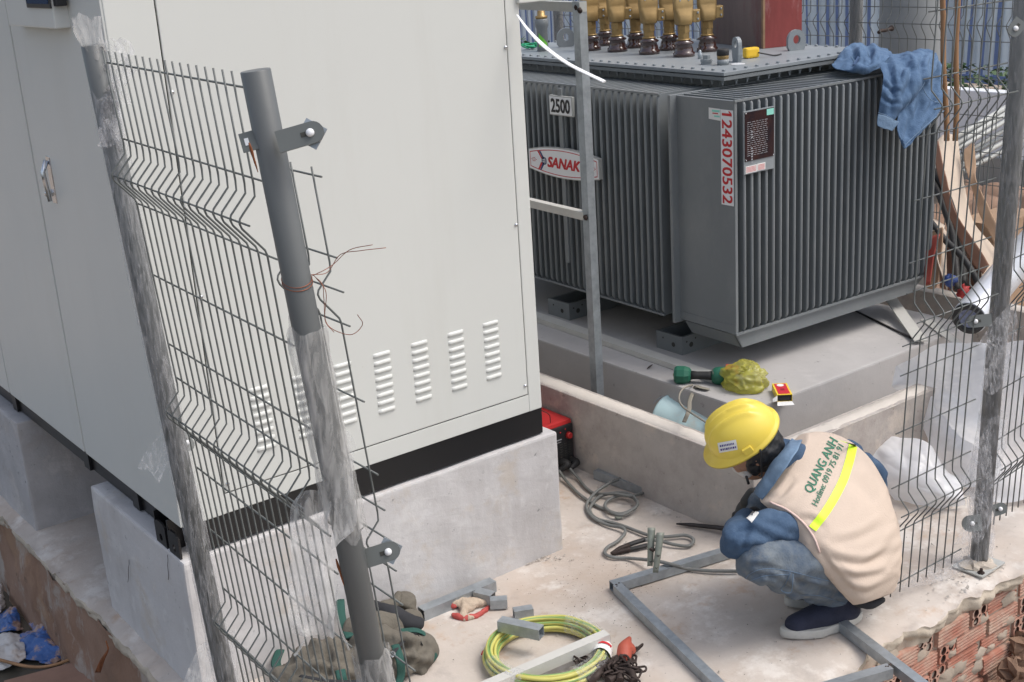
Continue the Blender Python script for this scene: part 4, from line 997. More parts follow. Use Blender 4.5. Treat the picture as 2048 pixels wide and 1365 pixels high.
for sx in (-1,):
    for sy in (-1,):
      m = MB(); P = []
      for a in range(9): P.append([c + V((math.sin(math.pi * a / 8) * math.cos(b * .3927) * .058, math.sin(math.pi * a / 8) * math.sin(b * .3927) * .050, max(-.004, math.cos(math.pi * a / 8) * .022))) * (1 + .45 * noise.noise(V((a * .9, b * .9, 2)))) for b in range(16)])
      m.grid(P, False, True); m.build('mortar_lump', 'lug_mortar', rf); m = MB(); m.lathe(Mb @ V((sx * .048, sy * .040, .002)), [(.011, 0), (.011, .008), (.005, .0085), (.005, .02), (0, .021)], 6, smooth=False); m.build('anchor_bolt', 'iron_rusty', bp_)
rows = [[(1800, 1155), (1860, 1130), (1930, 1095), (1975, 1050)], [(1795, 1168), (1870, 1150), (1940, 1120), (1988, 1070)], [(1800, 1176), (1850, 1170), (1935, 1135), (1990, 1100)]]
m = MB(); m.grid(patch([[onz(x, y, .03 + .02 * (k < 1)) for x, y in r] for k, r in enumerate(rows)], 10, 6, fold=.010, fs=16, seed=31)); m.build('loose_film', 'wrap_film', rf)
rows = [[(1925, 960), (1950, 900), (1985, 830)], [(1935, 1040), (1975, 1000), (1985, 930)], [(1905, 1090), (1960, 1085), (1985, 1040)]]
m = MB(); m.grid(patch([[dep(x, y, 3.86) for x, y in r] for r in rows], 8, 8, fold=.012, fs=14, seed=33)); m.build('loose_film', 'wrap_film', rf)
rows = [[(1955, 690), (1990, 640), (2030, 600)], [(1975, 700), (2000, 690), (2035, 660)], [(1960, 770), (1985, 790), (2015, 760)]]
m = MB(); m.grid(patch([[dep(x, y, 3.66) for x, y in r] for r in rows], 8, 8, fold=.012, fs=14, seed=35)); m.build('loose_film', 'wrap_film', rf)

# far fence seen behind the transformer
XF = 5.35
def fx_(px, py): return onx(px, py, XF)
a_ = fx_(1712, 50)
ff = thing('mesh_fence', (XF, 5.5, 0), 'far grey welded mesh fence behind the transformer in front of the striped sheet', 'fence')
for yy in (a_.y, a_.y - 2.35, a_.y + 2.35):
    pp = post(ff, V((XF, yy, 2.3)), V((0, 0, -1)), 2.29, .032)
    film(pp, V((XF, yy, 2.3)), V((0, 0, -1)), .05, 2.0, .034, 'thin_film', yy, amp=.002, loose=.008, nseg=16)
zt = fx_(1712, 13).z; zb_ = fx_(1712, 81).z
for y0_, n_ in ((a_.y - .06, 46), (a_.y + 2.29, 46)):
    wire_panel(ff, V((XF, y0_, zt + .16 * 1.06)), (0, -1, 0), V((0, 0, -1)), (-1, 0, 0), [.05 * i for i in range(n_)], -.02, .05 * n_ - .03, sc_=1.063, top=-.5, bot=1.75)
XN = fx_(1200, 20).y
# back fence closing the yard beyond the cabinet
# ------------------------------------------------------------ beyond the platform
# striped sheet fence
XS = 12.6
def sx_(px, py): return onx(px, py, XS)
zb_ = sx_(1960, 160).z
st = thing('striped_sheet_fence', (XS, 9, -.4), 'tall fence of white sheeting with blue vertical stripes far behind the transformer', 'sheet fence')
P = []; Q = []
y0, y1 = 5.0, 19.0; n = 560
for i in range(n + 1):
    y = y0 + (y1 - y0) * i / n; x = XS + .02 * math.sin(y * 40) + .03 * math.sin(y * 3)
    P.append([V((x, y, zb_ + .05)), V((x + .03 * math.sin(y * 5), y, zb_ + 2.2)), V((x, y, 5.2))])
m = MB(); m.grid(P); m.build('white_sheet', 'tarp_white', st)
m = MB(); y = y0
while y < y1:
    w_ = rnd.uniform(.013, .026); R = []
    for k in range(12):
        t = k / 11; z = zb_ + .05 + t * 5; yy = y + .02 * math.sin(z * 2 + y) + (.01 * noise.noise(V((y, z * 2, 0)))); x = XS - .035 + .02 * math.sin(yy * 40)
        R.append([V((XS - .05, yy - w_, z)), V((XS - .055, yy, z)), V((XS - .05, yy + w_, z))])
    m.grid(R); y += rnd.uniform(.13, .175)
m.build('blue_stripes', 'tarp_blue', st)
m = MB(); m.box((XS - .09, y0, zb_ - .03), (XS - .05, y1, zb_ + .06)); m.build('bottom_band', 'tarp_blue', st)
# white low wall on a grey base
XW = 9.6
a_, b_, c_ = onx(1951, 311, XW), onx(1895, 178, XW), onx(1960, 372, XW)
wl_ = thing('low_white_wall', (XW, 6, c_.z), 'low white painted wall on a grey cement base behind the right fence', 'wall')
m = MB(); m.box((XW, 3.0, a_.z), (XW + .15, 15, b_.z), bev=.01); m.build('white_wall', 'wall_white', wl_)
m = MB(); m.box((XW - .03, 3.0, -.5), (XW + .18, 15, a_.z - .001)); m.build('cement_base', 'wall_base', wl_)
# hedge between wall and sheet
hd = MB(); rr = random.Random(5)
for k in range(5200):
    y = rr.uniform(4.5, 15); x = XW + .25 + rr.uniform(0, .5); top = b_.z + .02 + .12 * (1 + noise.noise(V((y * 2.2, 3, 0)))); z = rr.uniform(b_.z - .25, top)
    s = rr.uniform(.02, .045); a = rr.uniform(0, 6.28); u = V((math.cos(a), math.sin(a), rr.uniform(-.6, .6))) * s; v_ = V((-math.sin(a), math.cos(a) * .6, rr.uniform(.2, 1))) * s * .6
    c = V((x, y, z)); hd.add([c - u, c - v_, c + u, c + v_], [(0, 1, 2, 3)])
hd.build('hedge', 'leaf', None, 'line of green leafy ground plants between the low white wall and the striped sheet', 'hedge', kind='stuff')
# heap of earth beyond the fence
hp_ = MB(); P = []
for i in range(41):
    row = []
    for j in range(41):
        x = 6.4 + 3.1 * i / 40; y = 3.6 + 3.8 * j / 40
        e = math.sin(math.pi * i / 40) * math.sin(math.pi * j / 40)
        row.append(V((x, y, -.43 + .28 * e ** .5 * (1 + .8 * noise.fractal(V((x * 3, y * 3, 1)), 1., 2., 5)))))
    P.append(row)
hp_.grid(P); hp_.build('earth_heap', 'clod_earth', None, 'low heap of dug brown earth in front of the white wall', 'earth heap', kind='stuff')
# galvanised pipes leaning across behind the fence
ends = [((1862, 330), (2075, 205)), ((1868, 316), (2075, 190)), ((1870, 300), (2075, 178)), ((1880, 335), (2075, 222)), ((1885, 352), (2080, 245)), ((1900, 300), (2080, 165)), ((1870, 345), (2080, 236)), ((1925, 345), (2080, 262))]
ords = ['lowest but two', 'fourth from the top', 'third from the top', 'fifth from the top', 'second lowest', 'topmost', 'sixth from the top', 'lowest']
for i, ((xa, ya), (xb, yb_)) in enumerate(ends):
    A, B = dep(xa, ya, 7.3 + .04 * i), dep(xb, yb_, 7.9 + .04 * i)
    m = MB(); m.tube([A, B], .013 + .002 * (i % 3), 12); m.build('steel_pipe', 'galvanised_dull', None, 'galvanised pipe in the slanting bundle between the right fence and the low white wall', 'pipe', 'galvanised pipes slanting behind the right fence')
# concrete column with a rebar hook
cc = dep(1820, 60, 6.9); col_ = thing('concrete_column', (cc.x, cc.y, -.4), 'thick round grey concrete column with a rusty bar hook behind the blue jacket', 'column')
m = MB(); m.lathe((cc.x, cc.y, -.4), [(.162, 0), (.160, 3.6)], 40); m.build('shaft', 'concrete_column', col_)
m = MB(); m.tube(cr([dep(1782, 57, 6.72), dep(1772, 61, 6.69), dep(1762, 62, 6.66), dep(1757, 66, 6.65)], 5), .009, 8); m.lathe(dep(1783, 57, 6.73), [(.016, 0), (.010, .012)], 10, -CF); m.build('rebar_hook', 'iron_rusty', col_)
# two wooden poles
for i, (x0_, x1_, xb, d_) in enumerate(((1883, 1884, 1893, 5.15), (1915, 1914, 1911, 5.3))):
    A, B = dep(x0_, -30, d_ - .06), dep(xb, 282, d_ + .1); m = MB(); m.tube([A + (B - A) * t + CR * .003 * math.sin(9 * t + i) for t in [k / 10 for k in range(11)]], [.0115] * 11, 10)
    m.build('wooden_pole', 'stick_wood', None, ['wooden pole standing nearest the jacket behind the right fence', 'wooden pole standing on the right of the pair behind the right fence'][i], 'pole', 'wooden poles behind the right fence')
# jacket thrown over the transformer corner
jk = thing('denim_jacket', tuple(dep(1780, 160, 5.1)), 'faded blue denim jacket thrown over the back corner of the transformer', 'jacket')
JC = {'sleeve': [([(1770, 116), (1782, 150), (1786, 190), (1780, 225)], 6, .010), ([(1796, 112), (1822, 140), (1818, 172), (1798, 200)], 7, .010), ([(1850, 104), (1840, 135), (1846, 170)], 6, .009), ([(1762, 165), (1778, 178), (1800, 186)], 4, .006), ([(1760, 190), (1776, 204), (1796, 208)], 4, .006), ([(1815, 120), (1800, 150), (1796, 175)], 5, .006), ([(1868, 110), (1858, 130), (1862, 158)], 5, .007)],
      'jacket_front': [([(1672, 124), (1700, 112), (1722, 116), (1745, 104)], 5, .011), ([(1702, 98), (1712, 118), (1700, 136)], 5, .010), ([(1730, 92), (1742, 108), (1738, 134)], 5, .010), ([(1712, 126), (1732, 128), (1760, 120)], 4, .008), ([(1682, 112), (1692, 104), (1716, 98)], 4, .008)],
      'jacket_body': [([(1848, 180), (1838, 215), (1822, 255), (1812, 285)], 7, .011), ([(1868, 130), (1866, 165), (1858, 200)], 6, .009), ([(1812, 215), (1818, 240), (1812, 270)], 5, .007), ([(1876, 180), (1858, 215), (1836, 245)], 5, .007)]}
def dpatch(rows, name, m_, parent, nu=8, nv=8, fold=.008, fs=9, seed=0, thick=.004, aniso=(1, 1, 1)):
    G_ = patch([[dep(x, y, d) for x, y, d in r] for r in rows], nu, nv, fold, fs, seed, aniso); m = MB(); m.grid(G_); o = m.build(name, m_, parent)
    if name in JC: crease(o, o.parent.location, JC[name], 1.35)
    if thick: mod(o, 'SOLIDIFY', thickness=thick, offset=0); bake(o)
    return o
dpatch([[(1672, 120, 5.14), (1690, 98, 5.2), (1715, 88, 5.24), (1750, 93, 5.26), (1775, 99, 5.26)],
        [(1665, 134, 5.02), (1695, 116, 5.06), (1725, 108, 5.08), (1755, 104, 5.1), (1785, 108, 5.12)],
        [(1690, 142, 4.96), (1705, 138, 4.94), (1725, 134, 4.92), (1748, 122, 4.94), (1775, 118, 5.0)],
        [(1697, 143, 4.97), (1715, 144, 4.95), (1735, 145, 4.93), (1752, 140, 4.93), (1768, 132, 4.97)]], 'jacket_front', 'denim', jk, nu=20, nv=20, fold=.006, fs=12, seed=3, aniso=(1.2, 1.2, .5))
dpatch([[(1752, 108, 5.08), (1785, 110, 5.10), (1815, 106, 5.12), (1845, 97, 5.14), (1868, 103, 5.16)],
        [(1756, 122, 4.98), (1785, 120, 5.0), (1820, 118, 5.0), (1850, 118, 5.02), (1875, 122, 5.06)],
        [(1766, 150, 4.90), (1790, 148, 4.9), (1818, 148, 4.9), (1845, 150, 4.93), (1866, 150, 4.98)],
        [(1764, 180, 4.88), (1785, 185, 4.87), (1808, 188, 4.87), (1830, 180, 4.90), (1846, 172, 4.95)],
        [(1760, 205, 4.88), (1778, 210, 4.87), (1796, 216, 4.87), (1815, 205, 4.89), (1826, 195, 4.93)],
        [(1757, 228, 4.89), (1770, 233, 4.88), (1786, 240, 4.88), (1800, 228, 4.90), (1808, 215, 4.92)]], 'sleeve', 'denim', jk, nu=20, nv=18, fold=.006, fs=15, seed=7, aniso=(1.3, 1.3, .28))
dpatch([[(1756, 229, 4.872), (1770, 232, 4.87), (1787, 240, 4.87), (1798, 244, 4.875)],
        [(1754, 243, 4.872), (1768, 249, 4.868), (1780, 255, 4.87), (1791, 254, 4.875)],
        [(1755, 252, 4.872), (1766, 257, 4.868), (1778, 260, 4.87), (1784, 263, 4.875)]], 'cuff', 'denim_pale', jk, fold=.003, fs=20, seed=9)
dpatch([[(1846, 104, 5.1), (1862, 112, 5.12), (1878, 122, 5.1), (1885, 138, 5.08)],
        [(1838, 150, 4.99), (1856, 160, 5.0), (1872, 168, 5.02), (1884, 175, 5.02)],
        [(1818, 190, 4.93), (1838, 205, 4.95), (1862, 205, 4.97), (1884, 205, 4.99)],
        [(1800, 220, 4.90), (1822, 240, 4.91), (1850, 240, 4.94), (1880, 222, 4.97)],
        [(1795, 248, 4.88), (1808, 268, 4.88), (1830, 268, 4.90), (1862, 246, 4.94)],
        [(1800, 270, 4.87), (1806, 286, 4.87), (1818, 284, 4.88), (1838, 268, 4.91)],
        [(1805, 290, 4.87), (1809, 298, 4.87), (1814, 294, 4.87), (1822, 286, 4.88)]], 'jacket_body', 'denim', jk, nu=20, nv=16, fold=.006, fs=13, seed=12, aniso=(1.3, 1.3, .25))
m = MB()
for pl_ in ([(1888, 222, 4.955), (1862, 243, 4.925), (1838, 264, 4.895), (1816, 285, 4.865), (1809, 293, 4.86)], [(1852, 118, 5.04), (1852, 150, 4.97), (1846, 172, 4.935), (1826, 197, 4.915), (1808, 218, 4.90)], [(1843, 165, 4.96), (1850, 185, 4.95), (1862, 200, 4.955), (1878, 206, 4.97)], [(1756, 226, 4.858), (1772, 231, 4.856), (1790, 242, 4.858)], [(1700, 112, 5.03), (1720, 130, 4.97), (1742, 124, 4.96), (1765, 110, 5.04)]):
    m.tube(cr([dep(x, y, d) for x, y, d in pl_], 6), .0015, 5)
m.build('seam_stitching', 'denim_pale', jk)
m = MB(); m.grid(patch([[dep(1716, 112, 5.015), dep(1726, 124, 4.965), dep(1738, 134, 4.93)], [dep(1706, 128, 4.965), dep(1722, 134, 4.945), dep(1742, 138, 4.915)]], 6, 6)); m.build('dark_lining', 'denim_inside', jk)

# cardboard, conduits and rubbish behind the slab
cb = thing('cardboard_sheet', tuple(dep(1930, 560, 5.6)), 'long folded sheet of brown packing cardboard leaning behind the right fence', 'cardboard')
dpatch([[(1868, 288, 5.9), (1890, 268, 5.92), (1915, 272, 5.95)], [(1880, 350, 5.75), (1900, 340, 5.8), (1925, 345, 5.85)], [(1905, 430, 5.6), (1925, 430, 5.66), (1945, 440, 5.7)], [(1950, 500, 5.45), (1972, 500, 5.5), (1990, 500, 5.55)], [(1965, 560, 5.3), (1985, 555, 5.36), (2005, 550, 5.4)]], 'front_fold', 'cardboard_pale', cb, fold=.004, fs=8, seed=2)
dpatch([[(1866, 290, 5.88), (1876, 282, 5.86)], [(1876, 350, 5.73), (1890, 345, 5.70)], [(1898, 430, 5.58), (1912, 425, 5.55)], [(1940, 520, 5.43), (1960, 500, 5.40)], [(1965, 548, 5.3), (1978, 530, 5.3)]], 'side_fold', 'cardboard_dark', cb, fold=.003, fs=8, seed=3)
dpatch([[(1926, 300, 5.85), (1948, 284, 5.85)], [(1930, 332, 5.8), (1952, 330, 5.78)], [(1942, 372, 5.7), (1952, 362, 5.68)], [(1960, 430, 5.6), (1975, 410, 5.58)], [(1985, 480, 5.5), (2002, 468, 5.48)], [(1998, 520, 5.44), (2010, 490, 5.42)]], 'torn_flap', 'cardboard', cb, fold=.006, fs=12, seed=4)
b1_ = thing('cardboard_box', tuple(dep(1870, 560, 5.5)), 'open brown cardboard box with red printed side behind the transformer corner', 'box')
dpatch([[(1850, 470, 5.5), (1875, 458, 5.45), (1886, 455, 5.42)], [(1850, 520, 5.47), (1873, 520, 5.42), (1884, 500, 5.40)], [(1848, 575, 5.42), (1868, 578, 5.4), (1876, 560, 5.38)]], 'printed_side', 'cardboard', b1_, fold=.002)
dpatch([[(1850, 478, 5.46), (1880, 468, 5.41)], [(1850, 520, 5.44), (1868, 512, 5.40)], [(1848, 570, 5.40), (1860, 570, 5.38)]], 'red_print', 'print_red', b1_, fold=.002)
dpatch([[(1852, 442, 5.62), (1870, 440, 5.66), (1890, 452, 5.6)], [(1850, 470, 5.48), (1868, 462, 5.46), (1888, 458, 5.44)]], 'top_flap', 'cardboard_pale', b1_, fold=.003)
dpatch([[(1885, 452, 5.44), (1893, 465, 5.5)], [(1872, 500, 5.42), (1892, 520, 5.46)], [(1885, 550, 5.36), (1895, 580, 5.4)]], 'side_flap', 'cardboard_pale', b1_, fold=.003)
dpatch([[(1884, 470, 5.7), (1925, 455, 5.8), (1965, 520, 5.6)], [(1880, 520, 5.6), (1930, 540, 5.6), (1965, 555, 5.5)], [(1880, 575, 5.5), (1920, 585, 5.5), (1960, 580, 5.45)]], 'inner_side', 'cardboard_dark', b1_, fold=.003)
m = MB(); m.box(tuple(dep(1968, 455, 5.9) - V((.15, .15, .45))), tuple(dep(2020, 425, 5.9) + V((.1, .1, 0)))); m.build('cardboard_box', 'cardboard', None, 'plain closed cardboard box on the ground behind the wrapped fence post', 'box')
for i, (pts, r_) in enumerate((([(1840, 320, 5.9), (1868, 345, 5.8), (1895, 395, 5.7), (1912, 450, 5.6), (1925, 510, 5.5), (1928, 570, 5.4)], .017), ([(1845, 345, 5.85), (1868, 370, 5.76), (1888, 415, 5.66), (1905, 470, 5.56), (1912, 530, 5.46), (1915, 580, 5.4)], .015), ([(1862, 445, 5.5), (1890, 480, 5.42), (1925, 515, 5.35), (1948, 550, 5.3), (1958, 572, 5.28)], .014))):
    m = MB(); m.tube(cr([dep(x, y, d) for x, y, d in pts], 8), r_, 12)
    m.build('black_cable', 'black_rubber', None, ['thick black cable curving over the cardboard, upper of the bent pair', 'thick black cable curving over the cardboard, lower of the bent pair', 'straighter grey black conduit lying low in front of the bent cables'][i], 'cable', 'thick black cables behind the slab')
m = MB(); c = dep(1868, 388, 5.8); m.ell(c, (.05, .05, .045)); m.build('white_bag', 'dirty_white', None, 'small white plastic bag seen between the transformer and the black cables', 'bag')
for i, (px, py, mm, cl) in enumerate(((1900, 562, 'scrap_blue', 'blue'), (1928, 585, 'scrap_red', 'red'))):
    m = MB(); c = dep(px, py, 5.25); R = []
    for a in range(9): R.append([c + V((math.sin(math.pi * a / 8) * math.cos(b * .7), math.sin(math.pi * a / 8) * math.sin(b * .7), math.cos(math.pi * a / 8))) * .026 * (1 + .9 * noise.noise(V((a * 1.3, b * 1.3, i)))) for b in range(9)])
    m.grid(R, True, True); m.build('plastic_scrap', mm, None, 'crumpled %s plastic scrap lying behind the far kerb' % cl, 'scrap')
# foil roll
ro = thing('film_roll', tuple(dep(1938, 660, 4.85)), 'large roll of shiny white film with black open core end at the far kerb', 'roll')
A, B = dep(1938, 637, 4.75), dep(2075, 475, 5.3); ax = (B - A).normalized(); R_ = .064
m = MB(); m.lathe(A, [(R_ * .97, 0), (R_, .004), (R_ * 1.01, .2), (R_, (B - A).length)], 40, ax); rb = m.build('roll_body', 'foil', ro)
for p_ in rb.data.polygons: pass
m = MB(); m.lathe(A - ax * .002, [(R_ * .96, .001), (R_ * .95, -.004), (R_ * .60, -.004), (R_ * .58, .0), (R_ * .58, .001)], 36, ax); m.build('core_ring', 'black_plastic', ro)
m = MB(); m.lathe(A - ax * .0035, [(R_ * .57, 0), (R_ * .5, .0005)], 30, ax); mat('inner_sheen', (.25, .28, .42), .3, var=.6, vscale=30); m.build('core_opening', 'inner_sheen', ro)
# flat bars and rod on the slab
def flat(A, B, w_, th, name, m_, label, cat, hole=True, group=None):
    A, B = V(A), V(B); m = MB(); m.bar(A + V((0, 0, th / 2)), B + V((0, 0, th / 2)), w_, th); o = m.build(name, m_, None, label, cat, group)
    return o
t0_ = thing('flat_bar', tuple(onz(1800, 640, .3)), 'short pale flat steel bar with rounded end and square hole leaning on the slab edge', 'flat bar')
A = onz(1772, 585, .36); B = onz(1842, 684, .312); m = MB(); d = (B - A).normalized(); s_ = V((0, 0, 1)).cross(d).normalized(); n_ = d.cross(s_); w2 = .026
poly = [A + s_ * w2 * .6, A + d * .012 + s_ * w2, B + s_ * w2, B - s_ * w2, A + d * .012 - s_ * w2, A - s_ * w2 * .6]
m.prism(poly, n_ * .005); m.build('bar', 'galvanised_pale', t0_); m = MB(); c = A + d * .022 + n_ * .0056; m.prism([c + s_ * .007, c + d * .013 + s_ * .007, c + d * .013 - s_ * .007, c - s_ * .007], n_ * .0006); m.build('hole', 'cabinet_seam', t0_)
flat(onz(1850, 640, .302), onz(1945, 712, .302) + V((0, 0, .004)), .04, .004, 'flat_bar', 'galvanised_pale', 'pale flat steel strip lying across the far corner of the slab under the wire fence', 'flat bar')
m = MB(); m.tube([onz(1668, 601, .306), onz(1834, 682, .306)], .0045, 8); m.build('steel_rod', 'iron_dark', None, 'thin dark steel rod lying on the slab under the transformer edge', 'rod')
# plank strip on the slab by the transformer feet
m = MB(); m.bar(V((3.325, 2.99 + .25, .3125)), V((3.395, 5.4, .3125)), .055, .022); o = m.build('timber_batten', 'galvanised_pale', None, 'long cement stained batten lying on the slab along the transformer feet', 'batten')
# clear plastic sheets in the moat on the right
for i, (rows, lab) in enumerate((
    ([[(1795, 735, .31), (1850, 700, .42), (1900, 684, .47), (1990, 690, .50)], [(1785, 780, .24), (1850, 760, .30), (1920, 750, .38), (1990, 760, .42)], [(1850, 800, .15), (1870, 840, .18), (1930, 850, .25), (2000, 850, .3)], [(1860, 870, .10), (1880, 900, .1), (1950, 900, .15), (2010, 900, .2)]], 'big crumpled sheet of clear plastic film heaped past the kerb end'),
    ([[(1735, 880, .16), (1790, 868, .19), (1850, 890, .17), (1890, 930, .12)], [(1728, 905, .13), (1790, 910, .16), (1860, 930, .14), (1920, 960, .10)], [(1750, 960, .06), (1800, 965, .09), (1870, 985, .08), (1930, 1000, .05)], [(1790, 1000, .01), (1830, 1010, .015), (1880, 1010, .015), (1930, 1015, .01)]], 'white translucent plastic sheet spread on the floor right of the worker'),
    ([[(1838, 800, .24), (1900, 786, .30), (1975, 800, .30)], [(1846, 850, .16), (1905, 846, .22), (1990, 850, .22)], [(1866, 905, .10), (1930, 905, .15), (1998, 905, .14)], [(1890, 972, .02), (1945, 975, .04), (2010, 965, .03)]], 'creased plastic sheet slumping from the heap to the floor by the post'),
    ([[(1990, 690, .4), (2040, 680, .45), (2090, 670, .5)], [(1980, 780, .25), (2040, 780, .3), (2100, 770, .35)], [(1960, 880, .12), (2040, 880, .15), (2110, 880, .2)], [(1950, 1000, .02), (2030, 1000, .03), (2110, 980, .05)]], 'pale plastic sheet heaped behind the wrapped fence post'))):
    G_ = patch([[onz(x, y, z) for x, y, z in r] for r in rows], 22, 22, fold=.020, fs=7, seed=40 + i * 3)
    m = MB(); m.grid(G_); m.build('plastic_sheet', 'sheet_film', None, lab, 'plastic sheet')

# ------------------------------------------------------------ things on the slab and in the moat
dr = thing('cordless_drill', tuple(onz(1395, 765, .3)), 'green and black cordless drill lying on the slab corner with a canvas strap', 'drill')
A = onz(1358, 750, .332); B = onz(1440, 752, .332); ax = (B - A).normalized()
m = MB(); m.lathe(A - ax * .016, [(.012, -.004), (.030, 0), (.036, .010), (.036, .038), (.030, .055), (.020, .062)], 9, ax, smooth=False); m.build('motor_head', 'drill_green', dr)
m = MB(); m.tube([A + ax * .04, A + ax * .07, A + ax * .11, A + ax * .13], [.020, .017, .018, .022], 14, flat=.85); m.build('grip', 'black_rubber', dr)
m = MB(); m.tube([A + ax * .125, A + ax * .135, A + ax * .150, A + ax * .172], [.026, .034, .037, .037], 10, flat=.95); m.build('battery_shoe', 'drill_green', dr)
m = MB(); Md = Matrix.Translation(A + ax * .195) @ ax.to_track_quat('X', 'Z').to_matrix().to_4x4(); m.box((-.022, -.038, -.030), (.014, .038, .034), M=Md, bev=.005); bt_ = m.build('battery_pack', 'black_plastic', dr)
m = MB(); m.box((.0145, -.036, -.028), (.026, .036, .032), M=Md, bev=.003); m.box((-.020, -.030, .0345), (.012, .030, .0365), M=Md); m.build('battery_cap', 'drill_red', bt_)
m = MB(); m.lathe(A - ax * .0205, [(.007, 0), (.005, -.002)], 10, ax); m.build('head_screw', 'brass', dr)
m = MB(); lp = [A + ax * .128 + V((0, 0, .027)), A + ax * .128 - CF * .03 , A + ax * .126 - V((0, 0, .028)), ]
m.tube(cr([A + ax * .128 + V((0, 0, .024)), A + ax * .129 - CF * .024 + V((0, 0, .01)), A + ax * .128 - CF * .026 - V((0, 0, .02))], 5), .006, 6, flat=.3)
q = onz(1392, 772, .305); m.tube(cr([q, onz(1380, 800, .29) - CF * .0, dep(1378, 820, 4.42), dep(1368, 845, 4.38)], 8), [.008] * 25, 8, flat=.18)
m.tube(cr([q, onz(1400, 775, .31), onz(1415, 778, .308), q], 6), .012, 8, flat=.15)
m.tube(cr([onz(1385, 770, .306), dep(1366, 778, 4.5), dep(1358, 795, 4.42), dep(1364, 812, 4.36), dep(1385, 828, 4.30), dep(1412, 845, 4.26)], 8), .0035, 6)
m.build('wrist_strap', 'canvas_strap', dr)
# yellow bag
bg_ = thing('yellow_bag', tuple(onz(1485, 790, .3)), 'knotted translucent yellow plastic bag lying on the slab corner', 'bag')
c = onz(1488, 775, .3) + V((0, 0, .035)); m = MB(); P = []
for i in range(57):
    ph = math.pi * i / 56; row = []
    for j in range(88):
        th = 2 * math.pi * j / 88; d = V((math.sin(ph) * math.cos(th), math.sin(ph) * math.sin(th), math.cos(ph)))
        k = 1 + .20 * noise.noise(d * 1.6 + V((3, 0, 0))) + .50 * (.3 - abs(noise.noise(d * 1.8 + V((0, 2, 0))))) + .16 * (.3 - abs(noise.noise(d * 3.4)))
        row.append(c + V((d.x * .082 * k, d.y * .082 * k, max(-.034, d.z * .055 * k))))
    P.append(row)
m.grid(P, True, True); m.build('bag_body', 'yellow_film', bg_)
m = MB(); c2 = c + V((-.03, -.035, .045))
for k in range(7): a = k * .9; m.tube(cr([c2, c2 + CR * .02 * math.cos(a) + CU * .014 * math.sin(a) - CF * .006, c2 + CR * .034 * math.cos(a + .3) + CU * .018 * math.sin(a + .3)], 5), [.006, .007, .008, .008, .007, .007, .007, .006, .006, .006, .004], 6, flat=.3)
m.build('bag_knot', 'yellow_film', bg_)
m = MB()
for k in range(8): m.ell(c + V((rnd.uniform(-.04, .04), rnd.uniform(-.04, .04), rnd.uniform(-.02, .01))), (.014, .012, .010), seg=8, rings=6)
m.build('bag_contents', 'galvanised_dull', bg_)
# red and yellow packet
pk = thing('open_packet', tuple(onz(1556, 770, .3)), 'small open red and yellow cardboard packet standing on the slab edge beside the yellow bag', 'packet')
C0 = onz(1570, 806, .30); fw = (onz(1545, 738, .33) - C0); fw.z = 0; fw.normalize(); rt = V((fw.y, -fw.x, 0)); L_ = .125; up_ = V((0, 0, 1))
ba = C0 - rt * .028 + up_ * .002; Mp = Matrix((( *rt, 0), (*fw, 0), (*up_, 0), (0, 0, 0, 1))).transposed(); Mp = Matrix.Translation(C0 + up_ * .002) @ Mp
m = MB(); m.box((-.027, .006, 0), (-.0255, L_, .026), M=Mp); m.box((.0255, .006, 0), (.027, L_, .026), M=Mp); m.box((-.027, .006, -.001), (.027, L_, .0005), M=Mp); m.box((-.027, .006, .0255), (.027, L_, .027), M=Mp); m.box((-.026, L_ - .001, .0005), (.026, L_, .0255), M=Mp); sh = m.build('packet_sleeve', 'pack_yellow', pk)
m = MB(); m.box((-.021, .014, .0272), (.021, L_ - .006, .0276), M=Mp); m.build('red_panel', 'pack_red', sh)
m = MB(); m.lathe(Mp @ V((0, L_ - .022, .0278)), [(.013, 0), (.013, .0003)], 20, sx=1); m.build('badge', 'paper_white', sh)
m = MB(); put_text(m, 'KS', Mp @ V((-.008, .045, .0279)), rt, fw, .016, .018, bold=.02, lift=0); m = MB(); m.box((-.007, .05, .0278), (.007, .054, .0281), M=Mp); m.box((-.007, .060, .0278), (.007, .064, .0281), M=Mp); m.build('small_print', 'ink_black', sh)
m = MB(); m.box((-.024, .008, .002), (.024, .03, .024), M=Mp, bev=.003); m.build('packet_contents', 'black_plastic', pk)
m = MB(); m.prism([Mp @ V(p) for p in ((-.026, .005, 0), (.026, .005, 0), (.030, -.022, -.004), (-.030, -.020, -.006))], (0, 0, .001)); m.prism([Mp @ V(p) for p in ((-.027, .006, .004), (-.027, .006, .024), (-.046, -.008, .018), (-.046, -.006, .004))], rt * .001); m.build('open_flap', 'paper_white', pk)
# tipped bucket in the moat
bk = thing('plastic_bucket', tuple(onz(1370, 870, 0)), 'dirty pale blue plastic bucket tipped on its side between kerb and slab', 'bucket')
A = onz(1335, 832, .16); ax = (dep(1425, 862, 4.1) - dep(1335, 826, 4.25)); ax.normalize(); r0 = .085
m = MB(); m.lathe(A, [(r0, 0), (r0 * 1.05, .002), (r0 * 1.05, .012), (r0 * .98, .016), (r0 * .97, .035), (r0 * .93, .037), (r0 * .72, .22), (.0, .222)], 36, ax); o = m.build('bucket_body', 'bucket_plastic', bk); 
m = MB(); m.lathe(A - ax * .001, [(r0 * .93, 0), (r0 * .70, .012), (0, .013)], 30, ax); m.build('bucket_mouth', 'dirty_white', bk)
m = MB(); 
m.tube([A + ax * .02 + (CR * math.cos(a) + CU * math.sin(a)) * (r0 * 1.02) - CR * 0 for a in [.5 + 2.0 * k / 14 for k in range(15)]], .002, 6); m.build('handle_wire', 'galvanised', bk)

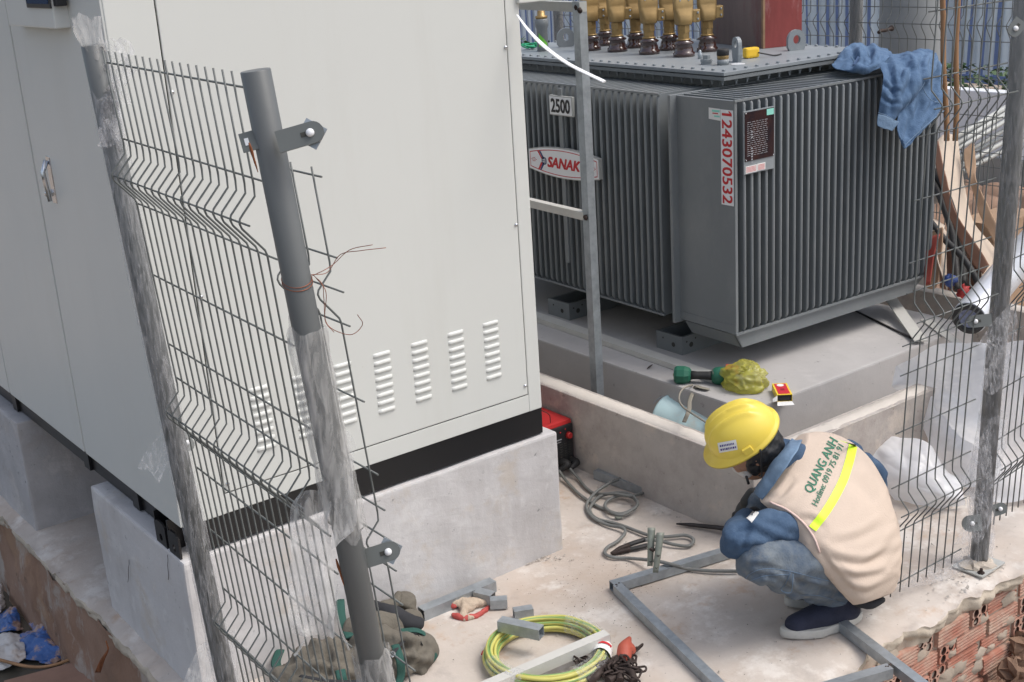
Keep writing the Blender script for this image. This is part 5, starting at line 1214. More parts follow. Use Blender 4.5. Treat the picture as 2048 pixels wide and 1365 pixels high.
# ------------------------------------------------------------ on the floor
F0 = .004
def sq_tube(A, B, name, m_, label, s=.03, wall=.0018, group=None, parent=None, up=(0, 0, 1)):
    m = MB(); m.bar(A, B, s, s, wall=wall, up=up); return m.build(name, m_, parent, label, 'steel tube' if label else None, group)
s = .030
zc_ = F0 + s / 2
A = onz(1230, 1166, s); A.z = zc_; B1 = onz(1446, 1102, s); B1.z = zc_; D2 = onz(1432, 1362, s); D2.z = zc_
E1, E2 = onz(1708, 1262, s), onz(1838, 1362, s); E1.z = E2.z = zc_
d1 = (B1 - A).normalized(); d2 = (D2 - A).normalized(); d3 = (E2 - E1).normalized()
# corner where bar one meets bar three
den = d1.x * d3.y - d1.y * d3.x; t = ((E1.x - A.x) * d3.y - (E1.y - A.y) * d3.x) / den; Cn = A + d1 * t
T1 = onz(1790, 1332, s); T1.z = zc_; T2 = onz(1652, 1372, s); T2.z = zc_; d4 = (T2 - T1).normalized()
fm = thing('steel_gate', tuple(A), 'rectangular galvanised square tube frame lying on the floor being welded by the worker', 'frame')
for P_, Q_ in ((A - d1 * .012, Cn), (A + d2 * .0165, A + d2 * 1.25), (Cn + d3 * .016, Cn + d3 * 1.35), (T1 + d4 * .016, T1 + d4 * .62)):
    sq_tube(P_, Q_, 'frame_bar', 'galvanised', None, parent=fm)
m = MB()
for c in (A + d2 * .016 + V((0, 0, .013)), T1 + d4 * .016 + V((0, 0, .013)), A + d2 * .014 + d1 * .014):
    for k in range(4): m.ell(c + V((rnd.uniform(-.01, .01), rnd.uniform(-.01, .01), 0)), (.005, .004, .003), seg=8, rings=6)
m.build('weld_bead', 'iron_rusty', fm)
def pxy(px, py, z=0): return onz(px, py, z)
A_, B_ = pxy(842, 1222, .03), pxy(986, 1163, .03); A_.z = B_.z = zc_; sq_tube(A_, B_, 'square_tube', 'galvanised', 'galvanised square tube lying along the foot of the front plinth', .036)
for (a, b, zz, sz, lab) in (((952, 1182), (985, 1190), .034, .034, 'short cut square tube leaning against the long tube by the plinth'), ((980, 1200), (1014, 1198), .03, .030, 'short cut square tube lying just right of the crumpled glove'), ((1027, 1222), (1065, 1216), .03, .030, 'short cut square tube at the top edge of the yellow wire coil')):
    A_, B_ = pxy(*a, zz), pxy(*b, zz); A_.z = B_.z = F0 + sz / 2; sq_tube(A_, B_, 'tube_offcut', 'galvanised', lab, sz, .0025, 'short square tube offcuts')
A_, B_ = pxy(1000, 1248, .075), pxy(1083, 1266, .075); sq_tube(A_, B_, 'tube_offcut', 'galvanised', 'thicker square tube offcut resting on top of the yellow wire coil', .034, .003, 'short square tube offcuts')
A_, B_ = pxy(955, 1385, .03), pxy(1215, 1274, .06); sq_tube(A_, B_, 'square_tube', 'galvanised_pale', 'long pale square tube lying across the yellow wire coil', .032)
A_, B_ = pxy(1193, 942, .03), pxy(1318, 985, .03); A_.z = B_.z = F0 + .016; sq_tube(A_, B_, 'square_tube', 'galvanised', 'weathered square tube lying against the foot of the kerb', .034)
A_, B_ = pxy(1311, 985, .03), pxy(1334, 990, .03); A_.z = B_.z = F0 + .0155; sq_tube(A_ + V((.004, -.012, 0)), B_ + V((.004, -.012, 0)), 'tube_offcut', 'iron_rusty', 'rusty short tube end lying at the right end of the tube by the kerb', .031, .003, 'short square tube offcuts')
# wire coil
cL, cRt, cT = pxy(973, 1308, .03), pxy(1213, 1300, .03), pxy(1090, 1240, .04)
cc = (cL + cRt) / 2; rad = (cL - cRt).length / 2 * .93
co = thing('wire_coil', (cc.x, cc.y, 0), 'coil of yellow and green earthing wire lying on the concrete floor', 'wire coil')
k_ = 0
bun = [(-.012, .010), (0, .008), (.012, .010), (-.018, .020), (-.006, .022), (.006, .021), (.018, .020), (-.012, .033), (0, .034), (.012, .032), (-.004, .045), (.008, .044)]
my, mg = MB(), MB()
for i, (dr_, dz) in enumerate(bun):
    N_ = 120; pts = []
    for k in range(N_):
        a = 2 * math.pi * k / N_; wob = .005 * noise.noise(V((math.cos(a) * 1.6, math.sin(a) * 1.6, i * .7)))
        pts.append(V((cc.x + math.cos(a) * (rad + dr_ + wob), cc.y + math.sin(a) * (rad + dr_ + wob), F0 + dz + .004 * noise.noise(V((math.cos(a) * 2, math.sin(a) * 2, i + 9.)))) ))
    my.tube(pts, .0057, 8, closed=True)
    off = []
    for k in range(N_):
        a = 2 * math.pi * k / N_ ; ph = .9 + i * 1.3 + .5 * math.sin(a * 2); off.append(pts[k] + (V((math.cos(a), math.sin(a), 0)) * math.cos(ph) + V((0, 0, 1)) * abs(math.sin(ph))) * .0022)
    mg.tube(off, .0042, 6, closed=True)
my.build('yellow_wire', 'wire_yellow', co); mg.build('green_stripe', 'wire_green', co)
for a0, a1, mm, nm in ((.15, .95, 'wrap_film', 'clear_wrap'), (3.3, 4.1, 'wrap_film', 'clear_wrap'), (-1.3, -.55, 'wrap_film', 'clear_wrap'), (-.50, -.20, 'paper_white', 'paper_label')):
    m = MB(); P = []
    for k in range(15):
        a = a0 - .45 + (a1 - a0) * k / 14; row = []
        for j in range(16):
            th = 2 * math.pi * j / 16; rx, rz = .029, .029; rr_ = 1 + .07 * noise.noise(V((a * 9, th, 1))); rd = V((math.cos(a), math.sin(a), 0))
            row.append(V((cc.x, cc.y, F0 + .029)) + rd * (rad + rx * math.cos(th) * rr_) + V((0, 0, max(-.027, rz * math.sin(th) * rr_))))
        P.append(row)
    m.grid(P, True, True); m.build(nm, mm, co)
a = -.80; m = MB(); P = []
for k in range(5):
    aa = a + .06 * k / 4; rd = V((math.cos(aa), math.sin(aa), 0)); P.append([V((cc.x, cc.y, F0 + .029)) + rd * (rad + .031 * math.cos(t_)) + V((0, 0, .031 * math.sin(t_))) for t_ in [.5 + 1.6 * q / 8 for q in range(9)]])
m.grid(P); m.build('red_logo', 'ink_red', co)
m = MB()
for a in (.5, .9, 1.2, 1.6, 2.9, .2):
    aa = a + .6; m.tube([V((cc.x + math.cos(aa + q * .03) * (rad + .030), cc.y + math.sin(aa + q * .03) * (rad + .030), F0 + .008)) for q in range(5)], .003, 5, flat=.4)
m.build('red_tape', 'ink_red', co)
# crumpled glove
gl = thing('work_glove', tuple(pxy(945, 1215)), 'crumpled beige knitted work glove with red rubber fingers lying by the plinth', 'glove')
def blob(prims, name, m_, parent, voxel=.006, smooth=6, fold=0., fs=20, seed=0, aniso=(1, 1, 1), sub=0, label=None):
    m = MB()
    for p in prims:
        if p[0] == 'e': m.ell(p[1], p[2], p[3] if len(p) > 3 else None, 24, 14)
        elif p[0] == 't': m.tube(cr(p[1], 5) if len(p[1]) > 2 else p[1], 1, 16) if False else capsule(m, p[1], p[2])
    o = m.build(name, m_, parent, label)
    mod(o, 'REMESH', mode='VOXEL', voxel_size=voxel, use_smooth_shade=True)
    if smooth: mod(o, 'SMOOTH', factor=.5, iterations=smooth)
    bake(o)
    if fold:
        me = o.data; l0 = (parent.matrix_world.translation if parent else o.location); no = [v.normal.copy() for v in me.vertices]
        root = parent
        while root and root.parent: root = root.parent
        l0 = root.location if root else o.location
        for v, nn in zip(me.vertices, no):
            p = v.co + l0; q = V((p.dot(aniso[0]), p.dot(aniso[1]), p.dot(aniso[2]))) * fs + V((seed, 0, seed)) if isinstance(aniso[0], V) else V((p.x * aniso[0], p.y * aniso[1], p.z * aniso[2])) * fs + V((seed, 0, seed))
            h = noise.noise(q) + .45 * noise.noise(q * 2.3) + .9 * (.3 - abs(noise.noise(q * .7 + V((4, 4, 1)))))
            v.co += nn * fold * h
    for p_ in o.data.polygons: p_.use_smooth = True
    return o
def capsule(m, pts, rs):
    pts = [V(p) for p in pts]; k = 5; P = cr(pts, k) if len(pts) > 2 else [pts[0] + (pts[1] - pts[0]) * t / 6 for t in range(7)]
    if len(pts) > 2:
        R = []
        for i in range(len(pts) - 1):
            for j in range(k): R.append(rs[i] + (rs[i + 1] - rs[i]) * j / k)
        R.append(rs[-1])
    else: R = [rs[0] + (rs[1] - rs[0]) * t / 6 for t in range(7)]
    m.tube(P, R, 18); m.ell(P[0], (R[0],) * 3, None, 14, 8); m.ell(P[-1], (R[-1],) * 3, None, 14, 8)
g0 = pxy(942, 1208, .012)
blob([('e', g0, (.045, .030, .016)), ('e', g0 + V((-.02, .03, .004)), (.035, .018, .014)), ('t', [g0 + V((.02, -.01, 0)), g0 + V((.06, -.025, -.004)), g0 + V((.082, -.03, -.006))], [.013, .011, .010]), ('t', [g0 + V((-.03, -.01, 0)), g0 + V((-.06, -.04, -.005)), g0 + V((-.04, -.06, -.006))], [.012, .010, .009])], 'palm', 'glove_knit', gl, .004, 3, fold=.006, fs=45)
blob([('t', [g0 + V((-.03, .045, .008)), g0 + V((-.05, .035, .004)), g0 + V((-.045, .025, .0))], [.012, .012, .010]), ], 'red_finger', 'glove_red', gl, .004, 3, fold=.003, fs=45)
blob([('t', [g0 + V((-.075, -.015, -.005)), g0 + V((-.055, -.05, -.006)), g0 + V((-.01, -.06, -.006)), g0 + V((.03, -.045, -.006))], [.010, .010, .008, .008]), ], 'red_finger', 'glove_red', gl, .004, 3, fold=.004, fs=45)
blob([('t', [g0 + V((.078, -.028, -.004)), g0 + V((.09, -.034, -.006))], [.0115, .011])], 'red_finger', 'glove_red', gl, .004, 2, fold=.003, fs=45)
# chain heap with hook
ch = thing('chain_hoist', tuple(pxy(1240, 1345)), 'heap of dark rusty chain with hooks beside the yellow coil', 'chain')
def link(m, c, d, r=.0095, L_=.010, th=.0032):
    d = V(d).normalized(); s_ = d.orthogonal().normalized(); s_ = Matrix.Rotation(rnd.uniform(0, 6.28), 3, d) @ s_; pts = []
    for k in range(12):
        a = 2 * math.pi * k / 12; pts.append(c + d * (math.cos(a) * r + (L_ if math.cos(a) > 0 else -L_)) * .8 + s_ * math.sin(a) * r)
    m.tube(pts, th, 6, closed=True)
cen = pxy(1240, 1335, .02); m = MB()
path = [cen + V((rnd.gauss(0, .040), rnd.gauss(0, .048), abs(rnd.gauss(0.0, .016)))) for _ in range(26)]; path = cr(path, 8)
acc = 0; last = path[0]
for i in range(1, len(path)):
    if (path[i] - last).length > .019: link(m, path[i], path[i] - last); last = path[i]
m.build('chain', 'iron_rusty', ch)
m = MB()
m.tube(cr([pxy(1175, 1362, .02), pxy(1195, 1350, .03), pxy(1205, 1330, .03), pxy(1225, 1330, .03), pxy(1232, 1350, .02), pxy(1215, 1362, .02)], 8), [.012] * 41, 12)
m.tube(cr([pxy(1240, 1362, .02), pxy(1242, 1340, .03), pxy(1262, 1345, .03), pxy(1268, 1365, .02)], 8), [.011] * 25, 12)
m.ell(pxy(1205, 1335, .03), (.014, .014, .014)); m.build('hook_iron', 'iron_rusty', ch)
blob([('t', [pxy(1248, 1315, .03), pxy(1250, 1296, .045), pxy(1259, 1277, .055)], [.022, .021, .007]), ('e', pxy(1262, 1300, .035), (.014, .014, .02))], 'red_handle', 'hook_red', ch, .004, 3)
# canvas tool bag
tb = thing('tool_bag', tuple(pxy(720, 1330)), 'worn olive canvas tool bag with green straps lying behind the leaning post', 'bag')
bc = pxy(720, 1330, .0); bx_ = (pxy(855, 1270) - pxy(590, 1365)).normalized(); by_ = V((-bx_.y, bx_.x, 0)); bz_ = V((0, 0, 1))
ax3 = (bx_, by_, bz_)
body = blob([('e', pxy(640, 1345, .06), (.13, .10, .075), ax3), ('e', pxy(760, 1318, .055), (.14, .10, .08), ax3), ('e', pxy(820, 1305, .04), (.08, .07, .055), ax3), ('e', pxy(800, 1225, .05), (.07, .045, .05), ax3)], 'bag_body', 'bag_canvas', tb, .007, 4, fold=.024, fs=13, seed=3)
crease(body, tb.location, [([(560, 1330), (620, 1310), (680, 1325)], 9, .016), ([(600, 1290), (650, 1305), (700, 1290)], 8, .014), ([(590, 1350), (650, 1345), (700, 1360)], 8, .014), ([(730, 1280), (790, 1290), (850, 1300)], 8, .016), ([(740, 1320), (800, 1325), (850, 1335)], 8, .016), ([(720, 1300), (735, 1340), (720, 1365)], 8, .014), ([(800, 1270), (815, 1310), (805, 1350)], 7, .013), ([(770, 1300), (780, 1340), (770, 1365)], 7, .012), ([(845, 1290), (840, 1330), (820, 1355)], 7, .012), ([(640, 1275), (660, 1320), (650, 1360)], 7, .012), ([(770, 1230), (800, 1222), (830, 1235)], 6, .012)])
blob([('t', [pxy(705, 1260, .12), pxy(760, 1250, .11), pxy(820, 1242, .07)], [.035, .04, .035])], 'open_flap', 'bag_canvas', tb, .006, 3, fold=.012, fs=14, seed=5)
blob([('t', [pxy(770, 1215, .12), pxy(790, 1205, .12), pxy(798, 1188, .13)], [.022, .018, .010])], 'rolled_corner', 'bag_canvas', tb, .005, 2, fold=.006, fs=20)
def strap(pts, w_=.014, mm='bag_green', name='strap'):
    m = MB(); m.tube(cr(pts, 8), w_, 8, flat=.18); return m.build(name, mm, tb)
strap([pxy(800, 1262, .10), pxy(838, 1262, .09), pxy(868, 1285, .05), pxy(872, 1305, .03), pxy(858, 1325, .02)])
strap([pxy(560, 1300, .06), pxy(552, 1330, .05), pxy(575, 1358, .08), pxy(596, 1370, .08)])
strap([pxy(790, 1290, .125), pxy(800, 1320, .11), pxy(802, 1350, .06), pxy(795, 1375, .03)], .012)
strap([pxy(680, 1200, .14), pxy(684, 1240, .13), pxy(700, 1275, .13)], .013)
strap([pxy(772, 1212, .10), pxy(776, 1232, .10), pxy(768, 1250, .11)], .010)
strap([pxy(680, 1340, .14), pxy(684, 1360, .12), pxy(690, 1380, .08)], .014)
strap([pxy(770, 1330, .13), pxy(800, 1290, .12), pxy(832, 1268, .09), pxy(845, 1290, .07)], .006, 'bag_dark', 'zip')
strap([pxy(600, 1352, .12), pxy(660, 1362, .13), pxy(720, 1362, .13), pxy(760, 1345, .13)], .007, 'bag_dark', 'zip')
blob([('t', [pxy(742, 1222, .10), pxy(790, 1236, .105), pxy(835, 1248, .07)], [.03, .034, .022])], 'dark_lining', 'bag_dark', tb, .006, 3, fold=.006, fs=18)
m = MB(); m.tube(cr([pxy(786, 1303, .135), pxy(790, 1308, .14), pxy(785, 1314, .138), pxy(781, 1308, .138), pxy(786, 1303, .135)], 4), .0025, 6); m.build('zip_pull', 'chrome', tb)
# welding set half behind the plinth
wm = thing('welding_machine', tuple(pxy(1100, 945)), 'small red and black welding machine half hidden behind the plinth corner', 'welding machine')
wx0, wx1, wy0, wy1, wz1 = 2.655, 2.800, 3.60, 3.90, .235
pL, pR = pxy(1104, 940), pxy(1140, 925)
MW = Matrix.Translation(V((.044, -.060, .0)))
m = MB(); m.box((2.62, 3.600, .012), (2.81, 3.95, .205), M=MW, bev=.014); sh = m.build('casing', 'welder_red', wm)
m = MB(); m.box((2.626, 3.590, .016), (2.804, 3.604, .190), M=MW, bev=.008); fp2 = m.build('front_panel', 'black_plastic', wm)
m = MB(); 
for k in range(7):
    for q in range(3): m.box((2.735 + q * .020, 3.5885, .055 + k * .010), (2.748 + q * .020, 3.5898, .059 + k * .010), M=MW)
m.build('vent_slots', 'cabinet_seam', fp2)
m = MB(); m.lathe(MW @ V((2.778, 3.589, .148)), [(.014, 0), (.012, .012), (.010, .014)], 14, (0, -1, 0)); m.build('knob', 'welder_red', fp2)
m = MB(); m.lathe(MW @ V((2.74, 3.589, .168)), [(.003, 0), (.002, .001)], 8, (0, -1, 0)); m.lathe(MW @ V((2.765, 3.589, .175)), [(.003, 0), (.002, .001)], 8, (0, -1, 0)); m.build('lamp', 'ink_red', fp2)
m = MB(); m.box((2.70, 3.5885, .138), (2.745, 3.5896, .142), M=MW); m.box((2.70, 3.5885, .129), (2.742, 3.5896, .131), M=MW); m.build('panel_print', 'ink_grey', fp2)
m = MB(); m.tube(cr([MW @ V((2.66, 3.66, .206)), MW @ V((2.665, 3.68, .235)), MW @ V((2.70, 3.78, .240)), MW @ V((2.70, 3.86, .206))], 6), .011, 8); m.tube(cr([MW @ V((2.72, 3.62, .206)), MW @ V((2.70, 3.60, .25)), MW @ V((2.66, 3.60, .28))], 6), .0015, 5); m.build('handle', 'black_rubber', wm)
j1, j2 = MW @ V((2.742, 3.590, .045)), MW @ V((2.785, 3.590, .040))
m = MB()
for j_, e_ in ((j1, pxy(1118, 942, .025)), (j2, pxy(1140, 938, .03))): m.tube(cr([j_, j_ + V((0, -.03, 0)), e_], 5), [.017] * 6 + [.014, .012, .011, .010, .009], 12)
m.build('cable_plug', 'black_rubber', wm)
# welding leads
def lead(pts, label, r=.0058):
    P_ = cr([pxy(x, y, F0 + z) for x, y, z in pts], 12); m = MB(); m.tube(P_, r, 10); return m.build('welding_cable', 'cable_grey', None, label, 'cable', 'welding cables on the floor')
lead([(1118, 942, .025), (1135, 965, .008), (1160, 990, .007), (1190, 1010, .007), (1212, 1020, .007), (1240, 1028, .008), (1268, 1018, .018), (1274, 1005, .02), (1262, 994, .018), (1240, 991, .016), (1218, 1000, .016), (1210, 1012, .016), (1222, 1025, .018), (1245, 1030, .018), (1275, 1010, .026), (1262, 990, .026), (1235, 986, .020), (1200, 993, .010), (1185, 1008, .010), (1180, 1022, .008), (1195, 1038, .008), (1240, 1050, .007), (1295, 1070, .008), (1330, 1074, .010), (1370, 1071, .012), (1387, 1080, .010), (1378, 1092, .008), (1350, 1090, .010), (1318, 1082, .014), (1290, 1080, .022)], 'grey welding cable looping to the electrode holder lying on the floor')
lead([(1140, 938, .03), (1155, 955, .010), (1172, 976, .007), (1192, 988, .007), (1230, 988, .028), (1262, 992, .030), (1290, 985, .010), (1309, 975, .010), (1305, 960, .010), (1280, 952, .012), (1240, 958, .030), (1205, 975, .034), (1182, 995, .018), (1173, 1015, .008), (1185, 1035, .008), (1215, 1050, .008), (1245, 1056, .014), (1250, 1066, .010), (1235, 1083, .007), (1215, 1095, .007), (1210, 1107, .007), (1225, 1115, .007), (1260, 1117, .008), (1310, 1122, .036), (1345, 1130, .036), (1375, 1138, .008), (1420, 1142, .007), (1475, 1143, .007)], 'grey welding cable running on across the frame towards the worker')
# electrode holder
eh = thing('electrode_holder', tuple(pxy(1260, 1093)), 'dark rusty welding electrode holder lying on the floor beside the ground clamp', 'electrode holder')
m = MB(); m.tube(cr([pxy(1300, 1077, .022), pxy(1275, 1084, .020), pxy(1255, 1091, .016)], 6), [.009] * 13, 12, flat=.8); m.tube(cr([pxy(1298, 1090, .014), pxy(1275, 1096, .012), pxy(1258, 1099, .010)], 6), [.008] * 13, 12, flat=.8); m.build('handle', 'black_rubber', eh)
m = MB(); m.tube(cr([pxy(1258, 1091, .016), pxy(1240, 1098, .014), pxy(1222, 1107, .010)], 5), [.009] * 6 + [.008, .007, .006, .005, .004], 10); m.tube(cr([pxy(1260, 1099, .012), pxy(1240, 1104, .010), pxy(1224, 1109, .006)], 5), [.008] * 6 + [.007, .006, .005, .004, .004], 10); m.build('jaws', 'iron_rusty', eh)
# ground clamp standing on the frame bar
gc = thing('ground_clamp', tuple(pxy(1308, 1138, .02)), 'worn metal earth clamp gripping the frame bar upright', 'clamp')
for q, (xa, ya, za, xb, yb_, zb2) in enumerate(((1300, 1133, .02, 1303, 1056, .15), (1311, 1146, .02, 1321, 1066, .15))):
    dd_ = 3.66 + .02 * (1 - q); A_ = dep(xa, ya, dd_); B_ = dep(xb, yb_, dd_ + (.0)); ax = (B_ - A_); n_ = 12; P = []
    sd_ = CR; nn_ = (-CF + CU * .3).normalized()
    for k in range(n_ + 1):
        t = k / n_; c = A_ + ax * t; w_ = .0085 + .0015 * t - .002 * (1 - t); bow = .006 * math.sin(math.pi * t)
        P.append([c - sd_ * w_ - nn_ * .006, c - sd_ * w_ + nn_ * (.004 + bow), c + nn_ * (.006 + bow), c + sd_ * w_ + nn_ * (.004 + bow), c + sd_ * w_ - nn_ * .006])
    m = MB(); m.grid(P); o = m.build('jaw', 'clamp_metal', gc); mod(o, 'SOLIDIFY', thickness=.002, offset=0); bake(o)
    m = MB(); c = A_ + ax * .42; m.lathe(c + nn_ * .0125, [(.0045, 0), (.0045, .0004)], 12, nn_, sx=1.); c = A_ + ax * .12; m.lathe(c + nn_ * .0085, [(.0035, 0), (.0035, .0004)], 12, nn_); m.build('jaw_hole', 'cabinet_seam', o)
m = MB(); c = dep(1308, 1100, 3.66); m.tube([c - CR * .012 + V((0, 0, .004 * math.sin(k * 2))) + CR * .004 * k for k in range(8)], .004, 8); m.build('spring', 'iron_rusty', gc)
# steel rod near the worker
m = MB(); m.tube([pxy(1353, 1048, .012), pxy(1380, 1050, .014), pxy(1430, 1055, .022), pxy(1480, 1062, .04)], [.003, .007, .008, .008], 10); m.build('steel_bar', 'iron_dark', None, 'dark pointed steel bar on the floor reaching to the worker hand', 'bar')
# debris
dbr = MB()
for k in range(900):
    if k < 260: p = pxy(rnd.gauss(1200, 70), rnd.gauss(1170, 45))
    elif k < 420: p = pxy(rnd.gauss(1250, 120), rnd.gauss(1250, 60))
    else: p = V((rnd.uniform(1.2, 3.6), rnd.uniform(2.0, 3.6), 0))
    if p.x < 2.42 and p.y > 3.03: continue
    s_ = rnd.uniform(.0010, .0034); p = V((p.x, p.y, F0))
    dbr.add([p + V((rnd.uniform(-1, 1), rnd.uniform(-1, 1), rnd.uniform(.1, .8))) * s_ for _ in range(4)], [(0, 1, 2), (0, 2, 3), (0, 3, 1), (1, 3, 2)])
dbr.build('dark_grit', 'gravel_dark', kind='stuff', label='scattered dark grit and metal filings on the concrete floor', cat='grit')
dbr = MB()
for k in range(420):
    if k < 160: c = pxy(rnd.gauss(1940, 60), rnd.gauss(1160, 30)); p = V((c.x, c.y, 0))
    elif k < 220: c = pxy(rnd.gauss(1085, 26), rnd.gauss(1112, 5) + 6); p = V((c.x, min(c.y, 3.045), 0))
    elif k < 320: p = V((rnd.gauss(2.86, .03) - .04, rnd.uniform(2.3, 3.6), 0))
    else: p = V((rnd.uniform(1.2, 3.6), rnd.uniform(2.0, 3.0), 0))
    if p.y < EY + .04: continue
    s_ = rnd.uniform(.002, .008)
    dbr.add([p + V((0, 0, F0)) + V((rnd.uniform(-1, 1), rnd.uniform(-1, 1), rnd.uniform(0, .8))) * s_ for _ in range(5)], [(0, 1, 2), (0, 2, 3), (0, 3, 4), (0, 4, 1), (1, 4, 3, 2)])
dbr.build('mortar_crumbs', 'chip_pale', kind='stuff', label='crumbs of broken mortar lying about the post base plate and kerb foot', cat='rubble')
for (px, py, sx2, lab) in ((1270, 1165, .016, 'bent steel offcut plate lying inside the welded frame corner'), (1232, 1040, .012, 'small steel sliver between the cable loops and the clamp')):
    p = pxy(px, py, .003); m = MB(); m.add([p, p + V((sx2 * 1.8, -.01, .001)), p + V((sx2 * 2.2, .01, .008)), p + V((.002, .012, .012))], [(0, 1, 2), (0, 2, 3)]); o = m.build('steel_scrap', 'clamp_metal', None, lab, 'scrap'); mod(o, 'SOLIDIFY', thickness=.0015); bake(o)
m = MB()
for (x, y, w_) in ((1195, 1128, .010), (1182, 1180, .014), (1310, 1020, .008)): pass
p = onz(1300, 735, .3); m.tube(cr([onz(1294, 738, .304), onz(1300, 733, .310), onz(1305, 729, .304)], 5), [.002, .003, .004, .0045, .005, .0055, .005, .004, .003, .002, .001], 6, flat=.4); m.build('dead_leaf', 'iron_rusty', None, 'small curled brown leaf lying on the slab left of the drill', 'leaf')

# ------------------------------------------------------------ rubbish low on the left
def lowp(px, py, z=-.36): return onz(px, py, z)
for i, (rows, mm, nm, lab, cat) in enumerate((
    ([[(5, 1222, .02), (22, 1212, .05), (38, 1230, .03)], [(-10, 1245, .02), (20, 1238, .06), (42, 1248, .02)], [(-10, 1268, .01), (20, 1262, .05), (45, 1262, .01)]], 'blue_sack', 'blue_sack', 'muddy blue plastic sack lying in the puddle against the left border', 'sack'),
    ([[(56, 1240, .01), (75, 1236, .06), (92, 1248, .04)], [(62, 1262, .03), (85, 1250, .08), (108, 1258, .05)], [(40, 1272, .04), (85, 1278, .08), (122, 1275, .05)], [(48, 1310, .02), (88, 1300, .06), (136, 1300, .05)], [(56, 1322, .01), (90, 1320, .03), (138, 1318, .01)]], 'blue_sack', 'blue_sack', 'larger crumpled blue sack caked with mud below the platform wall', 'sack'),
    ([[(80, 1310, .01), (95, 1308, .04), (118, 1312, .02)], [(78, 1325, .01), (98, 1328, .03), (122, 1322, .01)]], 'blue_sack', 'blue_sack', 'small fold of blue sack lying nearest the brown board', 'sack'),
    ([[(-20, 1278, .02), (15, 1262, .05), (48, 1268, .03)], [(-20, 1310, .03), (15, 1300, .06), (50, 1295, .04)], [(-20, 1340, .02), (15, 1335, .03), (52, 1318, .02)]], 'dirty_white', 'mud_caked_bag', 'dirty white bag caked with mud beside the blue sacks', 'bag'),
    ([[(-20, 1175, .06), (0, 1165, .08), (7, 1178, .04)], [(-20, 1205, .06), (0, 1200, .08), (8, 1205, .03)], [(-20, 1225, .02), (0, 1225, .03), (6, 1222, .01)]], 'dirty_white', 'white_sack', 'white sack cut off by the left border above the puddle', 'sack'))):
    G_ = patch([[lowp(x, y, -.39 + z * .7) for x, y, z in r] for r in rows], 16, 16, fold=.012, fs=24, seed=60 + i * 5)
    m = MB(); m.grid(G_); o = m.build(nm, mm, None, lab, cat); mod(o, 'SOLIDIFY', thickness=.003, offset=0); bake(o)
mat('board_brown', (.30, .18, .13), .9, var=.25, vscale=6, bump=.4, bscale=20)
m = MB(); q = [lowp(10, 1372, -.355), lowp(160, 1332, -.355), lowp(215, 1420, -.355), lowp(20, 1440, -.355)]; m.prism(q, (0, 0, .02)); m.build('muddy_board', 'board_brown', None, 'reddish brown muddy board at the lower left corner', 'board')
m = MB(); m.tube(cr([lowp(-10, 1318, -.35), lowp(60, 1334, -.35), lowp(110, 1330, -.34), lowp(165, 1308, -.33)], 6), .006, 7); m.build('muddy_stick', 'stick_wood', None, 'thin muddy stick lying across the rubbish towards the wall', 'stick')
m = MB()
for k in range(4): m.tube(cr([onx(212 + k, 1282 + k * 4, 1.02), onx(216, 1300, 1.015), onx(208 - k * 2, 1320, 1.01), onx(200 - k * 3, 1345, 1.0)], 6), .0022, 5)
m.build('rusty_wire', 'rust', None, 'bunch of rusty tying wire hanging on the plastered wall', 'wire')
# clods of earth at the lower right
cl = MB(); rr = random.Random(8)
for k in range(90):
    c = V((rr.uniform(3.0, 4.4), rr.uniform(1.2, 1.93), -.36 + rr.uniform(0, .05))); s_ = rr.uniform(.012, .05)
    if k < 3: c = (onz(2030, 1342, -.30), onz(2046, 1290, -.27), onz(2060, 1380, -.30))[k]; s_ = (.05, .045, .06)[k]
    P = [[c + V((math.sin(math.pi * a / 7) * math.cos(b * .63), math.sin(math.pi * a / 7) * math.sin(b * .63), .8 * math.cos(math.pi * a / 7))) * s_ * (1 + .7 * noise.noise(V((a * .9, b * .9, k)))) for b in range(10)] for a in range(8)]
    cl.grid(P, False, True)
cl.build('earth_clods', 'clod_earth', kind='stuff', label='loose brown clods of earth heaped at the foot of the brick wall', cat='earth')

# cement patches and cracks on the plinth faces
pl_ob = [o for o in bpy.data.objects if o.name.startswith('concrete_plinth')][0]
mat('cement_patch', (.44, .415, .39), .9, var=.2, vscale=14, bump=.5, bscale=40)
def blotch(pts, m_, name):
    mb = MB(); q = [onx(x, y, 1.0935) for x, y in pts]; c = sum(q, V((0, 0, 0))) / len(q); q = cr(q + [q[0]], 4)[:-1]
    q = [p + (p - c) * .06 * noise.noise(p * 40) for p in q]; mb.add([c] + q, [(0, 1 + i, 1 + (i + 1) % len(q)) for i in range(len(q))])
    l0 = pl_ob.location; me = mb.mesh(name, l0); o = bpy.data.objects.new(name, me); COL.objects.link(o); me.materials.append(MATS[m_]); o.parent = pl_ob
for a, b in (((335, 1110), (337, 1160)), ((258, 1120), (256, 1165))):
    mb = MB(); mb.tube([onx(a[0] + (b[0] - a[0]) * k / 5 + math.sin(k * 2) * .6, a[1] + (b[1] - a[1]) * k / 5, 1.0955) for k in range(6)], .0009, 4)
    l0 = pl_ob.location; me = mb.mesh('crack', l0); o = bpy.data.objects.new('crack', me); COL.objects.link(o); me.materials.append(MATS['gravel_dark']); o.parent = pl_ob
